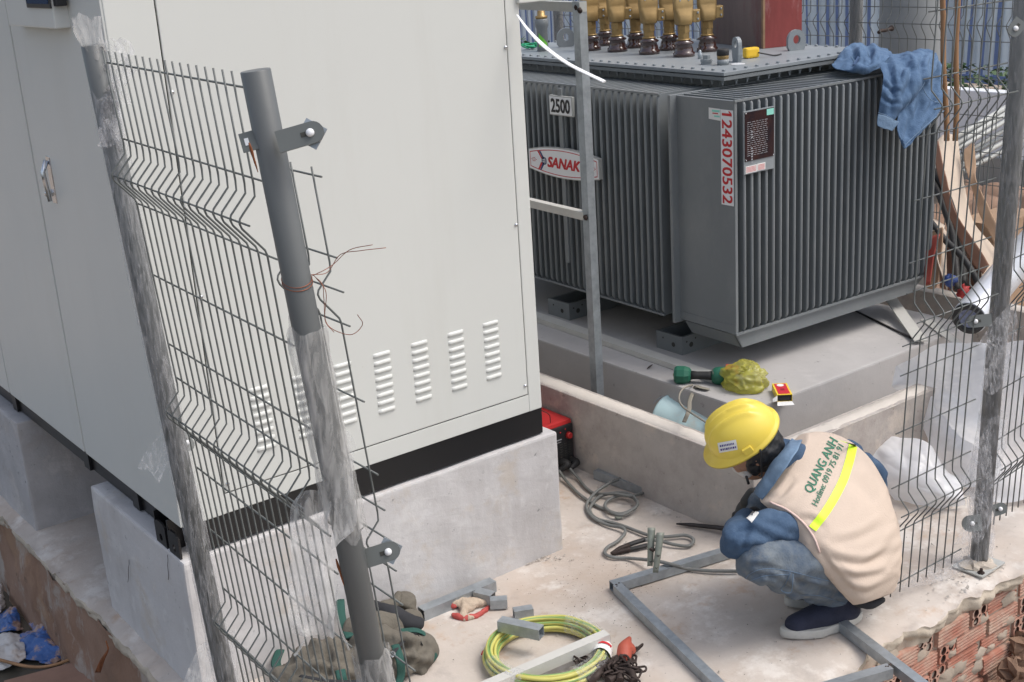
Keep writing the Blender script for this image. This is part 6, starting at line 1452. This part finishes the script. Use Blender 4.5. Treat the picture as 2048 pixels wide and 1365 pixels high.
# ------------------------------------------------------------ the worker
wk = thing('person', tuple(onz(1690, 1235, 0)), 'squatting worker in yellow helmet, beige lettered vest and blue denim bent over the steel frame', 'person')
def J(px, py, d): return dep(px, py, d)
hip = J(1718, 1120, 3.80); hipL = J(1700, 1135, 3.72); hipR = J(1722, 1095, 3.88)
kneeL = J(1520, 1120, 3.53); heelL = onz(1712, 1232, .05); toeL = onz(1572, 1268, .03)
ankL = onz(1700, 1236, 0) + V((-.035, .01, .085))
kneeR = J(1528, 1010, 3.84); ankR = onz(1640, 1165, .07)
chest = J(1648, 985, 3.76); neck = J(1570, 915, 3.68); head = J(1503, 895, 3.72)
shL = J(1590, 1046, 3.62); elL = J(1470, 1080, 3.52); haL = J(1492, 1040, 3.74)
shR = J(1700, 915, 3.78); elR = J(1738, 965, 3.86); haR = J(1510, 1045, 3.86)
spine_up = (neck - hip).normalized()
shax = (CR * .74 + CU * .50 + CF * .45); shax = (shax - spine_up * shax.dot(spine_up)).normalized()
bk_n = shax.cross(spine_up).normalized()
if bk_n.dot(-CF) < 0: bk_n = -bk_n
AX = (shax, bk_n, spine_up)
# bare body: one continuous figure under the clothes
body = blob([('t', [hip, chest, neck], [.07, .07, .045]), ('t', [neck, head], [.045, .055]),
      ('e', head + CU * -.012, (.068, .080, .085)),
      ('t', [shL, elL + CR * .008 + CF * .006, haL], [.030, .022, .020]), ('t', [shR, elR, haR], [.030, .024, .020]), ('t', [chest, shL], [.05, .04]), ('t', [chest, shR], [.05, .04]),
      ('t', [hipL, kneeL, ankL], [.06, .045, .032]), ('t', [hipR, kneeR, ankR], [.06, .045, .032])], 'body', 'skin', wk, .009, 4)
# head directions
hup = (CR * -.56 + CU * .62 - CF * .50).normalized(); hfw = (CR * -.66 - CU * .52 + CF * .30); hfw = (hfw - hup * hfw.dot(hup)).normalized(); hrt = hfw.cross(hup).normalized()
HC = J(1501, 893, 3.66)
HA = (hrt, hfw, hup)
m = MB(); face = blob([('e', HC + hup * -.005, (.058, .074, .078), HA), ('e', HC + hfw * .045 - hup * .048, (.036, .036, .036), HA), ('e', HC + hfw * .078 - hup * .012, (.010, .014, .016), HA), ('e', HC + hfw * .076 - hup * .046, (.018, .008, .006), HA),
      ('e', HC + hrt * .060 - hup * .01 - hfw * .005, (.008, .016, .024), HA), ('e', HC - hrt * .060 - hup * .01 - hfw * .005, (.008, .016, .024), HA)], 'face', 'skin', wk, .004, 3)
m = MB()
for s_ in (-1, 1): m.ell(HC + hfw * .066 + hrt * .024 * s_ + hup * .008, (.010, .006, .005), HA, 12, 8)
m.build('eyes', 'ink_black', wk)
blob([('e', HC - hfw * .018 - hup * .012, (.070, .072, .074), HA), ('e', HC - hfw * .040 - hup * .048, (.056, .044, .046), HA), ('e', HC - hrt * .048 - hup * .022, (.020, .034, .044), HA), ('e', HC - hrt * .050 + hfw * .022 - hup * .030, (.010, .018, .030), HA), ('e', HC + hrt * .048 - hup * .022, (.020, .034, .044), HA)], 'hair', 'hair', wk, .004, 2, fold=.005, fs=40, seed=2)
# helmet: dome with raised ribs and a brim
hl = MB(); P = []; HO = J(1485, 866, 3.655)
n1, n2_ = 26, 72
for i in range(n1 + 1):
    ph = (math.pi / 2) * (1 - i / n1); row = []
    for j in range(n2_):
        th = 2 * math.pi * j / n2_; cx, sy = math.cos(th), math.sin(th)
        r_ = 1.0
        x = cx * .089 * math.cos(ph) ** .9; y = sy * .105 * math.cos(ph) ** .9; z = .093 * math.sin(ph) ** .95
        for rib in (-.030, 0, .030):
            if y > -.09: e = math.exp(-((x - rib) / .0070) ** 2) * max(0, min(1, math.sin(ph) * 1.6 - .25)) ; z += .0095 * e * (1 if y > -.06 else max(0, (y + .09) / .03)); y += .005 * e * (1 if y > 0 else 0)
        row.append(HO + hrt * x + hfw * y + hup * z)
    P.append(row)
P = P[::-1]
hl.grid(P, True, True)
rim = P[0]; out1 = []; out2 = []; 
for j in range(n2_):
    th = 2 * math.pi * j / n2_; sy = math.sin(th); ext = .007 + .024 * max(0, sy) ** 2 ; c = HO + hrt * math.cos(th) * (.089 + ext * .8) + hfw * sy * (.105 + ext)
    out1.append(c - hup * (.004 + .010 * max(0, sy))); out2.append(c - hup * (.012 + .010 * max(0, sy)))
inn = [HO + (p - HO) * .95 - hup * .010 for p in rim]
hl.grid([rim, out1, out2, inn], True, True)
he = hl.build('helmet', 'helmet_yellow', wk)
m = MB()
for s_ in (-1, 1): m.box((-.014, -.006, -.004), (.014, .006, .018), M=Matrix.Translation(HO + hrt * .089 * s_ * .995 + hup * .006) @ Matrix(((hfw.x, hrt.x, hup.x, 0), (hfw.y, hrt.y, hup.y, 0), (hfw.z, hrt.z, hup.z, 0), (0, 0, 0, 1))), bev=.002)
m.build('slot_boss', 'helmet_yellow', he)
dg = bpy.context.evaluated_depsgraph_get()
def bvh_of(o):
    root = o
    while root.parent: root = root.parent
    me = o.data; return BVHTree.FromPolygons([v.co + root.location for v in me.vertices], [tuple(p.vertices) for p in me.polygons])
def drape(vs, fs, O, ex, ey, bvh, dirn, off=.0015, sub=0.006):
    # lay flat lettering / strips on a curved garment
    bm = bmesh.new(); bv = [bm.verts.new((v[0], v[1], v[2] if len(v) > 2 else 0)) for v in vs]
    for f in fs:
        try: bm.faces.new([bv[i] for i in f])
        except ValueError: pass
    bmesh.ops.triangulate(bm, faces=bm.faces[:])
    for _ in range(4):
        ed = [e for e in bm.edges if e.calc_length() > sub]
        if not ed: break
        bmesh.ops.subdivide_edges(bm, edges=ed, cuts=1); bmesh.ops.triangulate(bm, faces=bm.faces[:])
    out = []; nrm = []
    for v in bm.verts:
        p = O + ex * v.co.x + ey * v.co.y; dirn = (p - CAM).normalized(); h = bvh.ray_cast(CAM, dirn, 9.)
        if h[0] is None: h = bvh.find_nearest(p)
        out.append(h[0] + h[1] * ((off + v.co.z) if h[1].dot(dirn) < 0 else -(off + v.co.z)))
    bm.verts.index_update(); ff = [tuple(x.index for x in f.verts) for f in bm.faces]; bm.free()
    return out, ff
# sticker on the helmet
hb = bvh_of(he); c = J(1457, 897, 3.6); e1 = (J(1475, 889, 3.6) - J(1437, 896, 3.6)).normalized(); e2 = (J(1446, 884, 3.6) - J(1452, 906, 3.6)); e2 = (e2 - e1 * e2.dot(e1)).normalized()
def rect(w_, h_, x=0, y=0): return [(x, y), (x + w_, y), (x + w_, y + h_), (x, y + h_)], [(0, 1, 2, 3)]
O_ = J(1439, 906, 3.6)
vs, fs = rect(.052, .028); v2, f2 = drape(vs, fs, O_, e1, e2, hb, CF, .0012); m = MB(); m.add(v2, f2); sk = m.build('sticker', 'paper_white', he)
m = MB()
for row in range(2):
    x = .005
    while x < .046:
        l = rnd.uniform(.002, .005); vs, fs = rect(l, .0055, x, .005 + row * .0105); v2, f2 = drape(vs, fs, O_, e1, e2, hb, CF, .0017); m.add(v2, f2); x += l + .0016
mat('ink_violet', (.05, .04, .22), .5); m.build('sticker_print', 'ink_violet', sk)
m = MB(); m.tube(cr([HO - hrt * .094 - hfw * .03 - hup * .004, HC - hrt * .070 + hup * -.03, HC - hrt * .048 + hfw * .02 - hup * .075, HC + hfw * .04 - hup * .088], 6), .003, 6); m.tube([HC - hrt * .062 + hfw * .050 - hup * .035, HC - hrt * .066 + hfw * .058 - hup * .060], .004, 8); m.build('chin_strap', 'black_plastic', wk)
blob([('t', [HC + hfw * .05 - hup * .055 - hrt * .02, HC + hfw * .068 - hup * .045], [.022, .018])], 'face_mask', 'dirty_white', wk, .004, 2)

# trousers
jn = blob([('t', [hipL, (hipL + kneeL) / 2 + CU * .012, kneeL], [.092, .088, .070]), ('t', [kneeL, (kneeL + ankL) / 2 - CU * .006, ankL], [.060, .054, .045]),
      ('e', kneeL + CR * .012 - CU * .006, (.064, .06, .060)),
      ('t', [hipR, kneeR], [.085, .062]), ('t', [kneeR, ankR], [.06, .045]), ('e', hip + CR * .02, (.10, .10, .085)), ('t', [ankL, J(1715, 1190, 3.74)], [.045, .046])], 'jeans', 'jeans', wk, .007, 5, fold=.010, fs=15, seed=5, aniso=(1, 1, 1.3))
crease(jn, wk.location, [([(1484, 1156), (1520, 1150), (1556, 1160), (1600, 1192), (1650, 1206)], 6, .006), ([(1580, 1150), (1612, 1172), (1680, 1182)], 7, .006), ([(1520, 1180), (1560, 1200), (1600, 1226)], 6, .005), ([(1610, 1212), (1650, 1210), (1700, 1200)], 5, .005), ([(1490, 1110), (1530, 1100), (1570, 1108)], 8, .003), ([(1500, 1200), (1530, 1180), (1545, 1160)], 6, .004), ([(1486, 1148), (1500, 1134), (1532, 1134), (1566, 1146)], 5, .006), ([(1566, 1146), (1576, 1166), (1564, 1184)], 5, .006), ([(1600, 1166), (1640, 1178), (1700, 1190)], 5, .006), ([(1545, 1205), (1590, 1214), (1640, 1226)], 5, .006)])
jb = bvh_of(jn)
def dline(pts, name, m_, r=.0013, parent=None, off=.0008, bv=None):
    P_ = []
    for p in cr([J(x, y, 3.3) for x, y in pts], 8):
        d = (p - CAM).normalized(); h = (bv or jb).ray_cast(CAM, d, 9.)
        if h[0]: P_.append(h[0] + h[1] * off)
    m = MB()
    if len(P_) > 2: m.tube(P_, r, 5, flat=.5)
    return m.build(name, m_, parent)
dline([(1486, 1168), (1500, 1148), (1530, 1138), (1575, 1142), (1640, 1158), (1690, 1170)], 'side_seam', 'denim_pale', parent=jn)
dline([(1492, 1165), (1530, 1152), (1560, 1150), (1578, 1150)], 'pocket_seam', 'denim_pale', parent=jn)
dline([(1580, 1146), (1572, 1165), (1562, 1180), (1582, 1184), (1586, 1148)], 'pocket_flap_seam', 'denim_pale', parent=jn)
dline([(1600, 1190), (1640, 1192), (1690, 1208)], 'hem_seam', 'denim_pale', parent=jn)
# shoes
def shoe(heel, toe, nm):
    ax = (toe - heel); ax.z = 0; L_ = ax.length + .02; ax.normalize(); s_ = V((0, 0, 1)).cross(ax); o = V((heel.x, heel.y, .004)) - ax * .012
    def outline(z, k=1., dw=0.):
        pts = []; N_ = 36
        for i in range(N_):
            a = 2 * math.pi * i / N_; t = .5 - .5 * math.cos(a); w_ = (.034 + .012 * math.sin(math.pi * min(1, t * .95)) + .006 * math.sin(math.pi * t) * (t > .5)) * (math.sin(math.pi * max(0, min(1, t))) ** .34) + dw
            pts.append(o + ax * (L_ * (.5 + (t - .5) * k)) + s_ * (w_ * (1 if a < math.pi else -1) * (abs(math.sin(a)) ** .12 if 0 < t < 1 else 0)) + V((0, 0, z + .010 * max(0, t - .8) * 2)))
        return pts
    m = MB(); G_ = [outline(.0, .985), outline(.004), outline(.022), outline(.026, .985, -.002)]; m.grid(G_, True, True); m.add(G_[0], [tuple(range(36))]); m.add(G_[-1], [tuple(range(36))]); so = m.build('shoe', 'shoe_navy', wk) if False else m.build(nm + '_sole', 'shoe_sole', wk)
    up = blob([('t', [o + ax * .050 + V((0, 0, .042)), o + ax * (L_ * .5) + V((0, 0, .038)), o + ax * (L_ - .048) + V((0, 0, .030))], [.038, .042, .032]), ('t', [o + ax * .045 + V((0, 0, .04)), o + ax * .055 + V((0, 0, .075))], [.036, .036]), ('t', [o + ax * .1 + V((0, 0, .05)), o + ax * .09 + V((0, 0, .07))], [.036, .034])], nm + '_upper', 'shoe_navy', wk, .005, 5)
    for v in up.data.vertices:
        if v.co.z + wk.location.z < .022: v.co.z = .022 - wk.location.z
    return up
shoe(onz(1716, 1240, .0), onz(1566, 1277, .0), 'shoe')
shoe(onz(1700, 1180, .0), onz(1575, 1215, .0), 'shoe')
# denim shirt: sleeves, shoulders, collar
shirt = blob([('t', [J(1608, 1066, 3.63), J(1548, 1056, 3.55), elL + CR * .016], [.050, .051, .047]), ('t', [elL + CR * .018, J(1480, 1062, 3.62), J(1496, 1038, 3.72)], [.047, .042, .033]), ('e', elL + CR * .006 - CU * .004, (.046, .046, .048)),
      ('t', [J(1692, 925, 3.84), elR + CR * .002, J(1640, 1010, 3.97)], [.056, .056, .045]), ('t', [J(1640, 1010, 3.95), haR], [.044, .034]),
      ('t', [hip, chest, neck - CR * .0], [.075, .08, .058]), ('t', [chest, shL], [.06, .05]), ('t', [chest, shR], [.06, .05])], 'denim_shirt', 'denim_shirt', wk, .007, 4, fold=.009, fs=16, seed=11, aniso=(1, 1, 1.4))
crease(shirt, wk.location, [([(1462, 1070), (1500, 1060), (1545, 1078), (1600, 1100)], 7, .006), ([(1470, 1110), (1500, 1096), (1540, 1102), (1585, 1112)], 6, .005), ([(1520, 1040), (1550, 1050), (1590, 1072)], 7, .005), ([(1500, 1050), (1486, 1080), (1490, 1112)], 6, .005), ([(1452, 1090), (1470, 1082), (1480, 1060)], 5, .005), ([(1740, 925), (1752, 945), (1756, 975)], 6, .004)])
sb = bvh_of(shirt)
# collar: a stand of cloth round the neck
col_pts = [(1512, 990, 3.60), (1530, 962, 3.58), (1556, 925, 3.57), (1580, 896, 3.60), (1590, 880, 3.68)]
low_pts = [(1524, 1000, 3.58), (1546, 972, 3.55), (1572, 936, 3.54), (1594, 902, 3.57), (1604, 880, 3.67)]
in_pts = [(1508, 985, 3.64), (1524, 956, 3.62), (1550, 918, 3.61), (1574, 890, 3.64), (1584, 876, 3.70)]
m = MB(); m.grid(patch([[J(*p) for p in in_pts], [J(*p) for p in col_pts], [J(*p) for p in low_pts]], 8, 6, fold=.003, fs=25)); o = m.build('collar', 'denim_pale', shirt); mod(o, 'SOLIDIFY', thickness=.003, offset=0); bake(o)
m = MB(); m.grid(patch([[J(1520, 1015, 3.455), J(1512, 1030, 3.45), J(1500, 1046, 3.46)], [J(1508, 1018, 3.47), J(1502, 1030, 3.465), J(1498, 1042, 3.47)]], 4, 4))
ov = []
# sleeve patch
vs, fs = rect(.032, .018); O_ = J(1500, 1048, 3.3); e1 = (CR * .62 + CU * .78).normalized(); e2 = (CR * -.78 + CU * .62).normalized()
v2, f2 = drape(vs, fs, J(1504, 1046, 3.4), e1, e2, sb, CF, .002); m = MB(); m.add(v2, f2); pt = m.build('sleeve_patch', 'paper_white', shirt)
# gloves: palm, five fingers each
def hand(c, fwd, up, mname, sc_=.9):
    f = fwd.normalized(); u = (up - f * up.dot(f)).normalized(); s_ = f.cross(u)
    pr = [('e', c, (.036 * sc_, .012 * sc_, .040 * sc_), (s_, u, f)), ('t', [c - f * .05, c - f * .02], [.024 * sc_, .026 * sc_])]
    for k, (dx, ln) in enumerate(((-.027, .060), (-.009, .070), (.009, .066), (.026, .052))):
        b = c + s_ * dx * sc_ + f * .032 * sc_; m1 = b + (f * .6 - u * .35) * ln * .5 * sc_; m2 = m1 + (f * .15 - u * .9) * ln * .35 * sc_; m3 = m2 + (-f * .6 - u * .4) * ln * .25 * sc_
        pr.append(('t', [b, m1, m2, m3], [.0085 * sc_, .0080 * sc_, .0075 * sc_, .0065 * sc_]))
    b = c - s_ * .032 * sc_ - f * .012; pr.append(('t', [b, b - s_ * .016 * sc_ + f * .022 - u * .012, b - s_ * .006 + f * .042 - u * .030], [.011 * sc_, .0095 * sc_, .008 * sc_]))
    return blob(pr, 'gloved_hand', mname, wk, .003, 2)
hand(J(1480, 1046, 3.76), (CR * -.7 - CU * .5 + CF * .2), CU, 'black_rubber'); hand(J(1488, 1018, 3.84), (CR * -.5 - CU * .8), CU - CF * .3, 'black_rubber')
# vest
LV = [((1716, 1212), (1790, 1180), .050, 3.60, 3.74), ((1700, 1192), (1798, 1148), .072, 3.57, 3.74), ((1672, 1160), (1801, 1105), .088, 3.55, 3.74), ((1636, 1130), (1798, 1055), .098, 3.54, 3.74), ((1606, 1100), (1784, 1002), .102, 3.54, 3.74),
      ((1590, 1066), (1768, 958), .102, 3.55, 3.75), ((1566, 1036), (1744, 912), .098, 3.56, 3.76), ((1543, 1016), (1716, 884), .090, 3.57, 3.77), ((1529, 1002), (1684, 866), .078, 3.58, 3.77), ((1538, 980), (1650, 858), .062, 3.60, 3.75), ((1556, 955), (1622, 862), .044, 3.62, 3.72)]
LVr = [[J(*l, dl), J(r[0] - 17, r[1] + 6, dr_), V((b_, 0, 0))] for l, r, b_, dl, dr_ in LV]
cl_, cr_, cb_ = cr([q[0] for q in LVr], 6), cr([q[1] for q in LVr], 6), cr([q[2] for q in LVr], 6)
m = MB(); P = []; NR = 72
for l, r, b_ in zip(cl_, cr_, cb_):
    c = (l + r) / 2; hw = (r - l) / 2; out = hw.cross(spine_up).normalized()
    if out.dot(CF) > 0: out = -out
    row = []
    for j in range(NR):
        a = 2 * math.pi * j / NR; ca, sa = math.cos(a), math.sin(a)
        ex_ = abs(ca) ** .86 * (1 if ca > 0 else -1); ez_ = abs(sa) ** .70 * (1 if sa > 0 else -1)
        row.append(c + hw * ex_ + out * b_.x * .80 * ez_ * (1. if sa > 0 else .8))
    P.append(row)
m.grid(P, True, True); m.add(P[-1], [tuple(range(NR))], True); m.add(P[0], [tuple(range(NR))])
vest = m.build('vest', 'vest_cloth', wk)
mod(vest, 'SUBSURF', levels=2, render_levels=2); bake(vest)
for q_ in vest.data.polygons: q_.use_smooth = True
# folds: gentle pull lines running across the lower back
me = vest.data; no = [v.normal.copy() for v in me.vertices]
for v, nn in zip(me.vertices, no):
    p = v.co + wk.location; t = (p - hip).dot(spine_up); a = (p - hip).dot(shax); low = max(0, min(1, (.24 - t) / .16))
    q = V((a * 5.5, t * 22 + a * 5, 3.)); h = noise.noise(q) + .4 * noise.noise(q * 2)
    q2 = V((a * 9, t * 10, 8.)); v.co += nn * (.0030 * h * low + .0025 * noise.noise(q2))
crease(vest, wk.location, [([(1628, 1096), (1672, 1122), (1730, 1128), (1799, 1102)], 9, .0065), ([(1655, 1126), (1700, 1156), (1760, 1150)], 8, .0055), ([(1668, 1088), (1715, 1078), (1770, 1050)], 9, .0035), ([(1690, 1176), (1735, 1188), (1788, 1160)], 8, .005),
          ([(1538, 1000), (1562, 990), (1586, 962)], 6, .006), ([(1640, 1108), (1664, 1142), (1704, 1182)], 6, .005), ([(1722, 1140), (1756, 1118), (1797, 1070)], 8, .004), ([(1600, 1040), (1622, 1040), (1645, 1056)], 7, .004), ([(1696, 960), (1722, 972), (1756, 1012)], 14, .0035), ([(1560, 1010), (1592, 998), (1618, 972)], 9, .0035)])
vb = bvh_of(vest)
# lettering and band follow the shoulder axis; measured on the back
O_ = J(1626, 994, 3.3); ex = (J(1664, 893, 3.36) - O_); hgt = (J(1612, 990, 3.3) - J(1634, 999, 3.3)).length
ex_l = ex.length; ex.normalize(); nrm = -CF; ey = nrm.cross(ex).normalized(); 
if ey.dot(CR) > 0: ey = -ey
def vtext(body_, A_px, B_px, h_px, m_, bold, shear=0.):
    A_ = J(*A_px, 3.4); B_ = J(*B_px, 3.4); ex = (B_ - A_); L_ = ex.length; ex.normalize(); ey = (-CF).cross(ex).normalized(); H_ = h_px / FPX * 3.4
    vs, fs, (x0, x1, y0, y1) = text_mesh(body_, 1.0, bold=bold, shear=shear)
    vs = [((v.x - x0) / (x1 - x0) * L_, (v.y - y0) / (y1 - y0) * H_, v.z) for v in vs]
    return drape(vs, fs, A_, ex, ey, vb, CF, .0018, .012)
v2, f2 = vtext('QUANG ANH', (1627, 990), (1680, 884), 23, 'ink_green', .022, .12); m = MB(); m.add(v2, f2); m.build('vest_lettering', 'ink_green', vest)
v2, f2 = vtext('Hotline: 0919 75 81 91', (1634, 1014), (1688, 893), 13, 'ink_green', .012, .12); m = MB(); m.add(v2, f2); m.build('vest_lettering', 'ink_green', vest)
# reflective band as a strip through measured points
bandc = cr([J(1625, 1058, 3.4), J(1655, 1018, 3.4), J(1683, 968, 3.4), J(1698, 925, 3.4), J(1706, 890, 3.4)], 10); P = []
for i, p in enumerate(bandc):
    t = (bandc[min(i + 1, len(bandc) - 1)] - bandc[max(i - 1, 0)]).normalized(); s_ = t.cross(CF).normalized(); row = []
    for k in range(6):
        q = p + s_ * (-.0115 + .023 * k / 5); d = (q - CAM).normalized(); h = vb.ray_cast(CAM, d, 9.)
        row.append((h[0] + h[1] * .0022) if h[0] else q + CF * .2)
    P.append(row)
m = MB(); m.grid(P); m.build('reflective_band', 'hi_vis', vest)
dline([(1540, 1004), (1575, 1020), (1606, 1045), (1628, 1075), (1640, 1105)], 'armhole_trim', 'vest_trim', .005, vest, .001, vb)
# dark belt gap below the vest
blob([('t', [J(1712, 1204, 3.70), J(1740, 1210, 3.70), J(1765, 1200, 3.71)], [.014, .014, .010])], 'undershirt', 'bag_dark', wk, .005, 3)
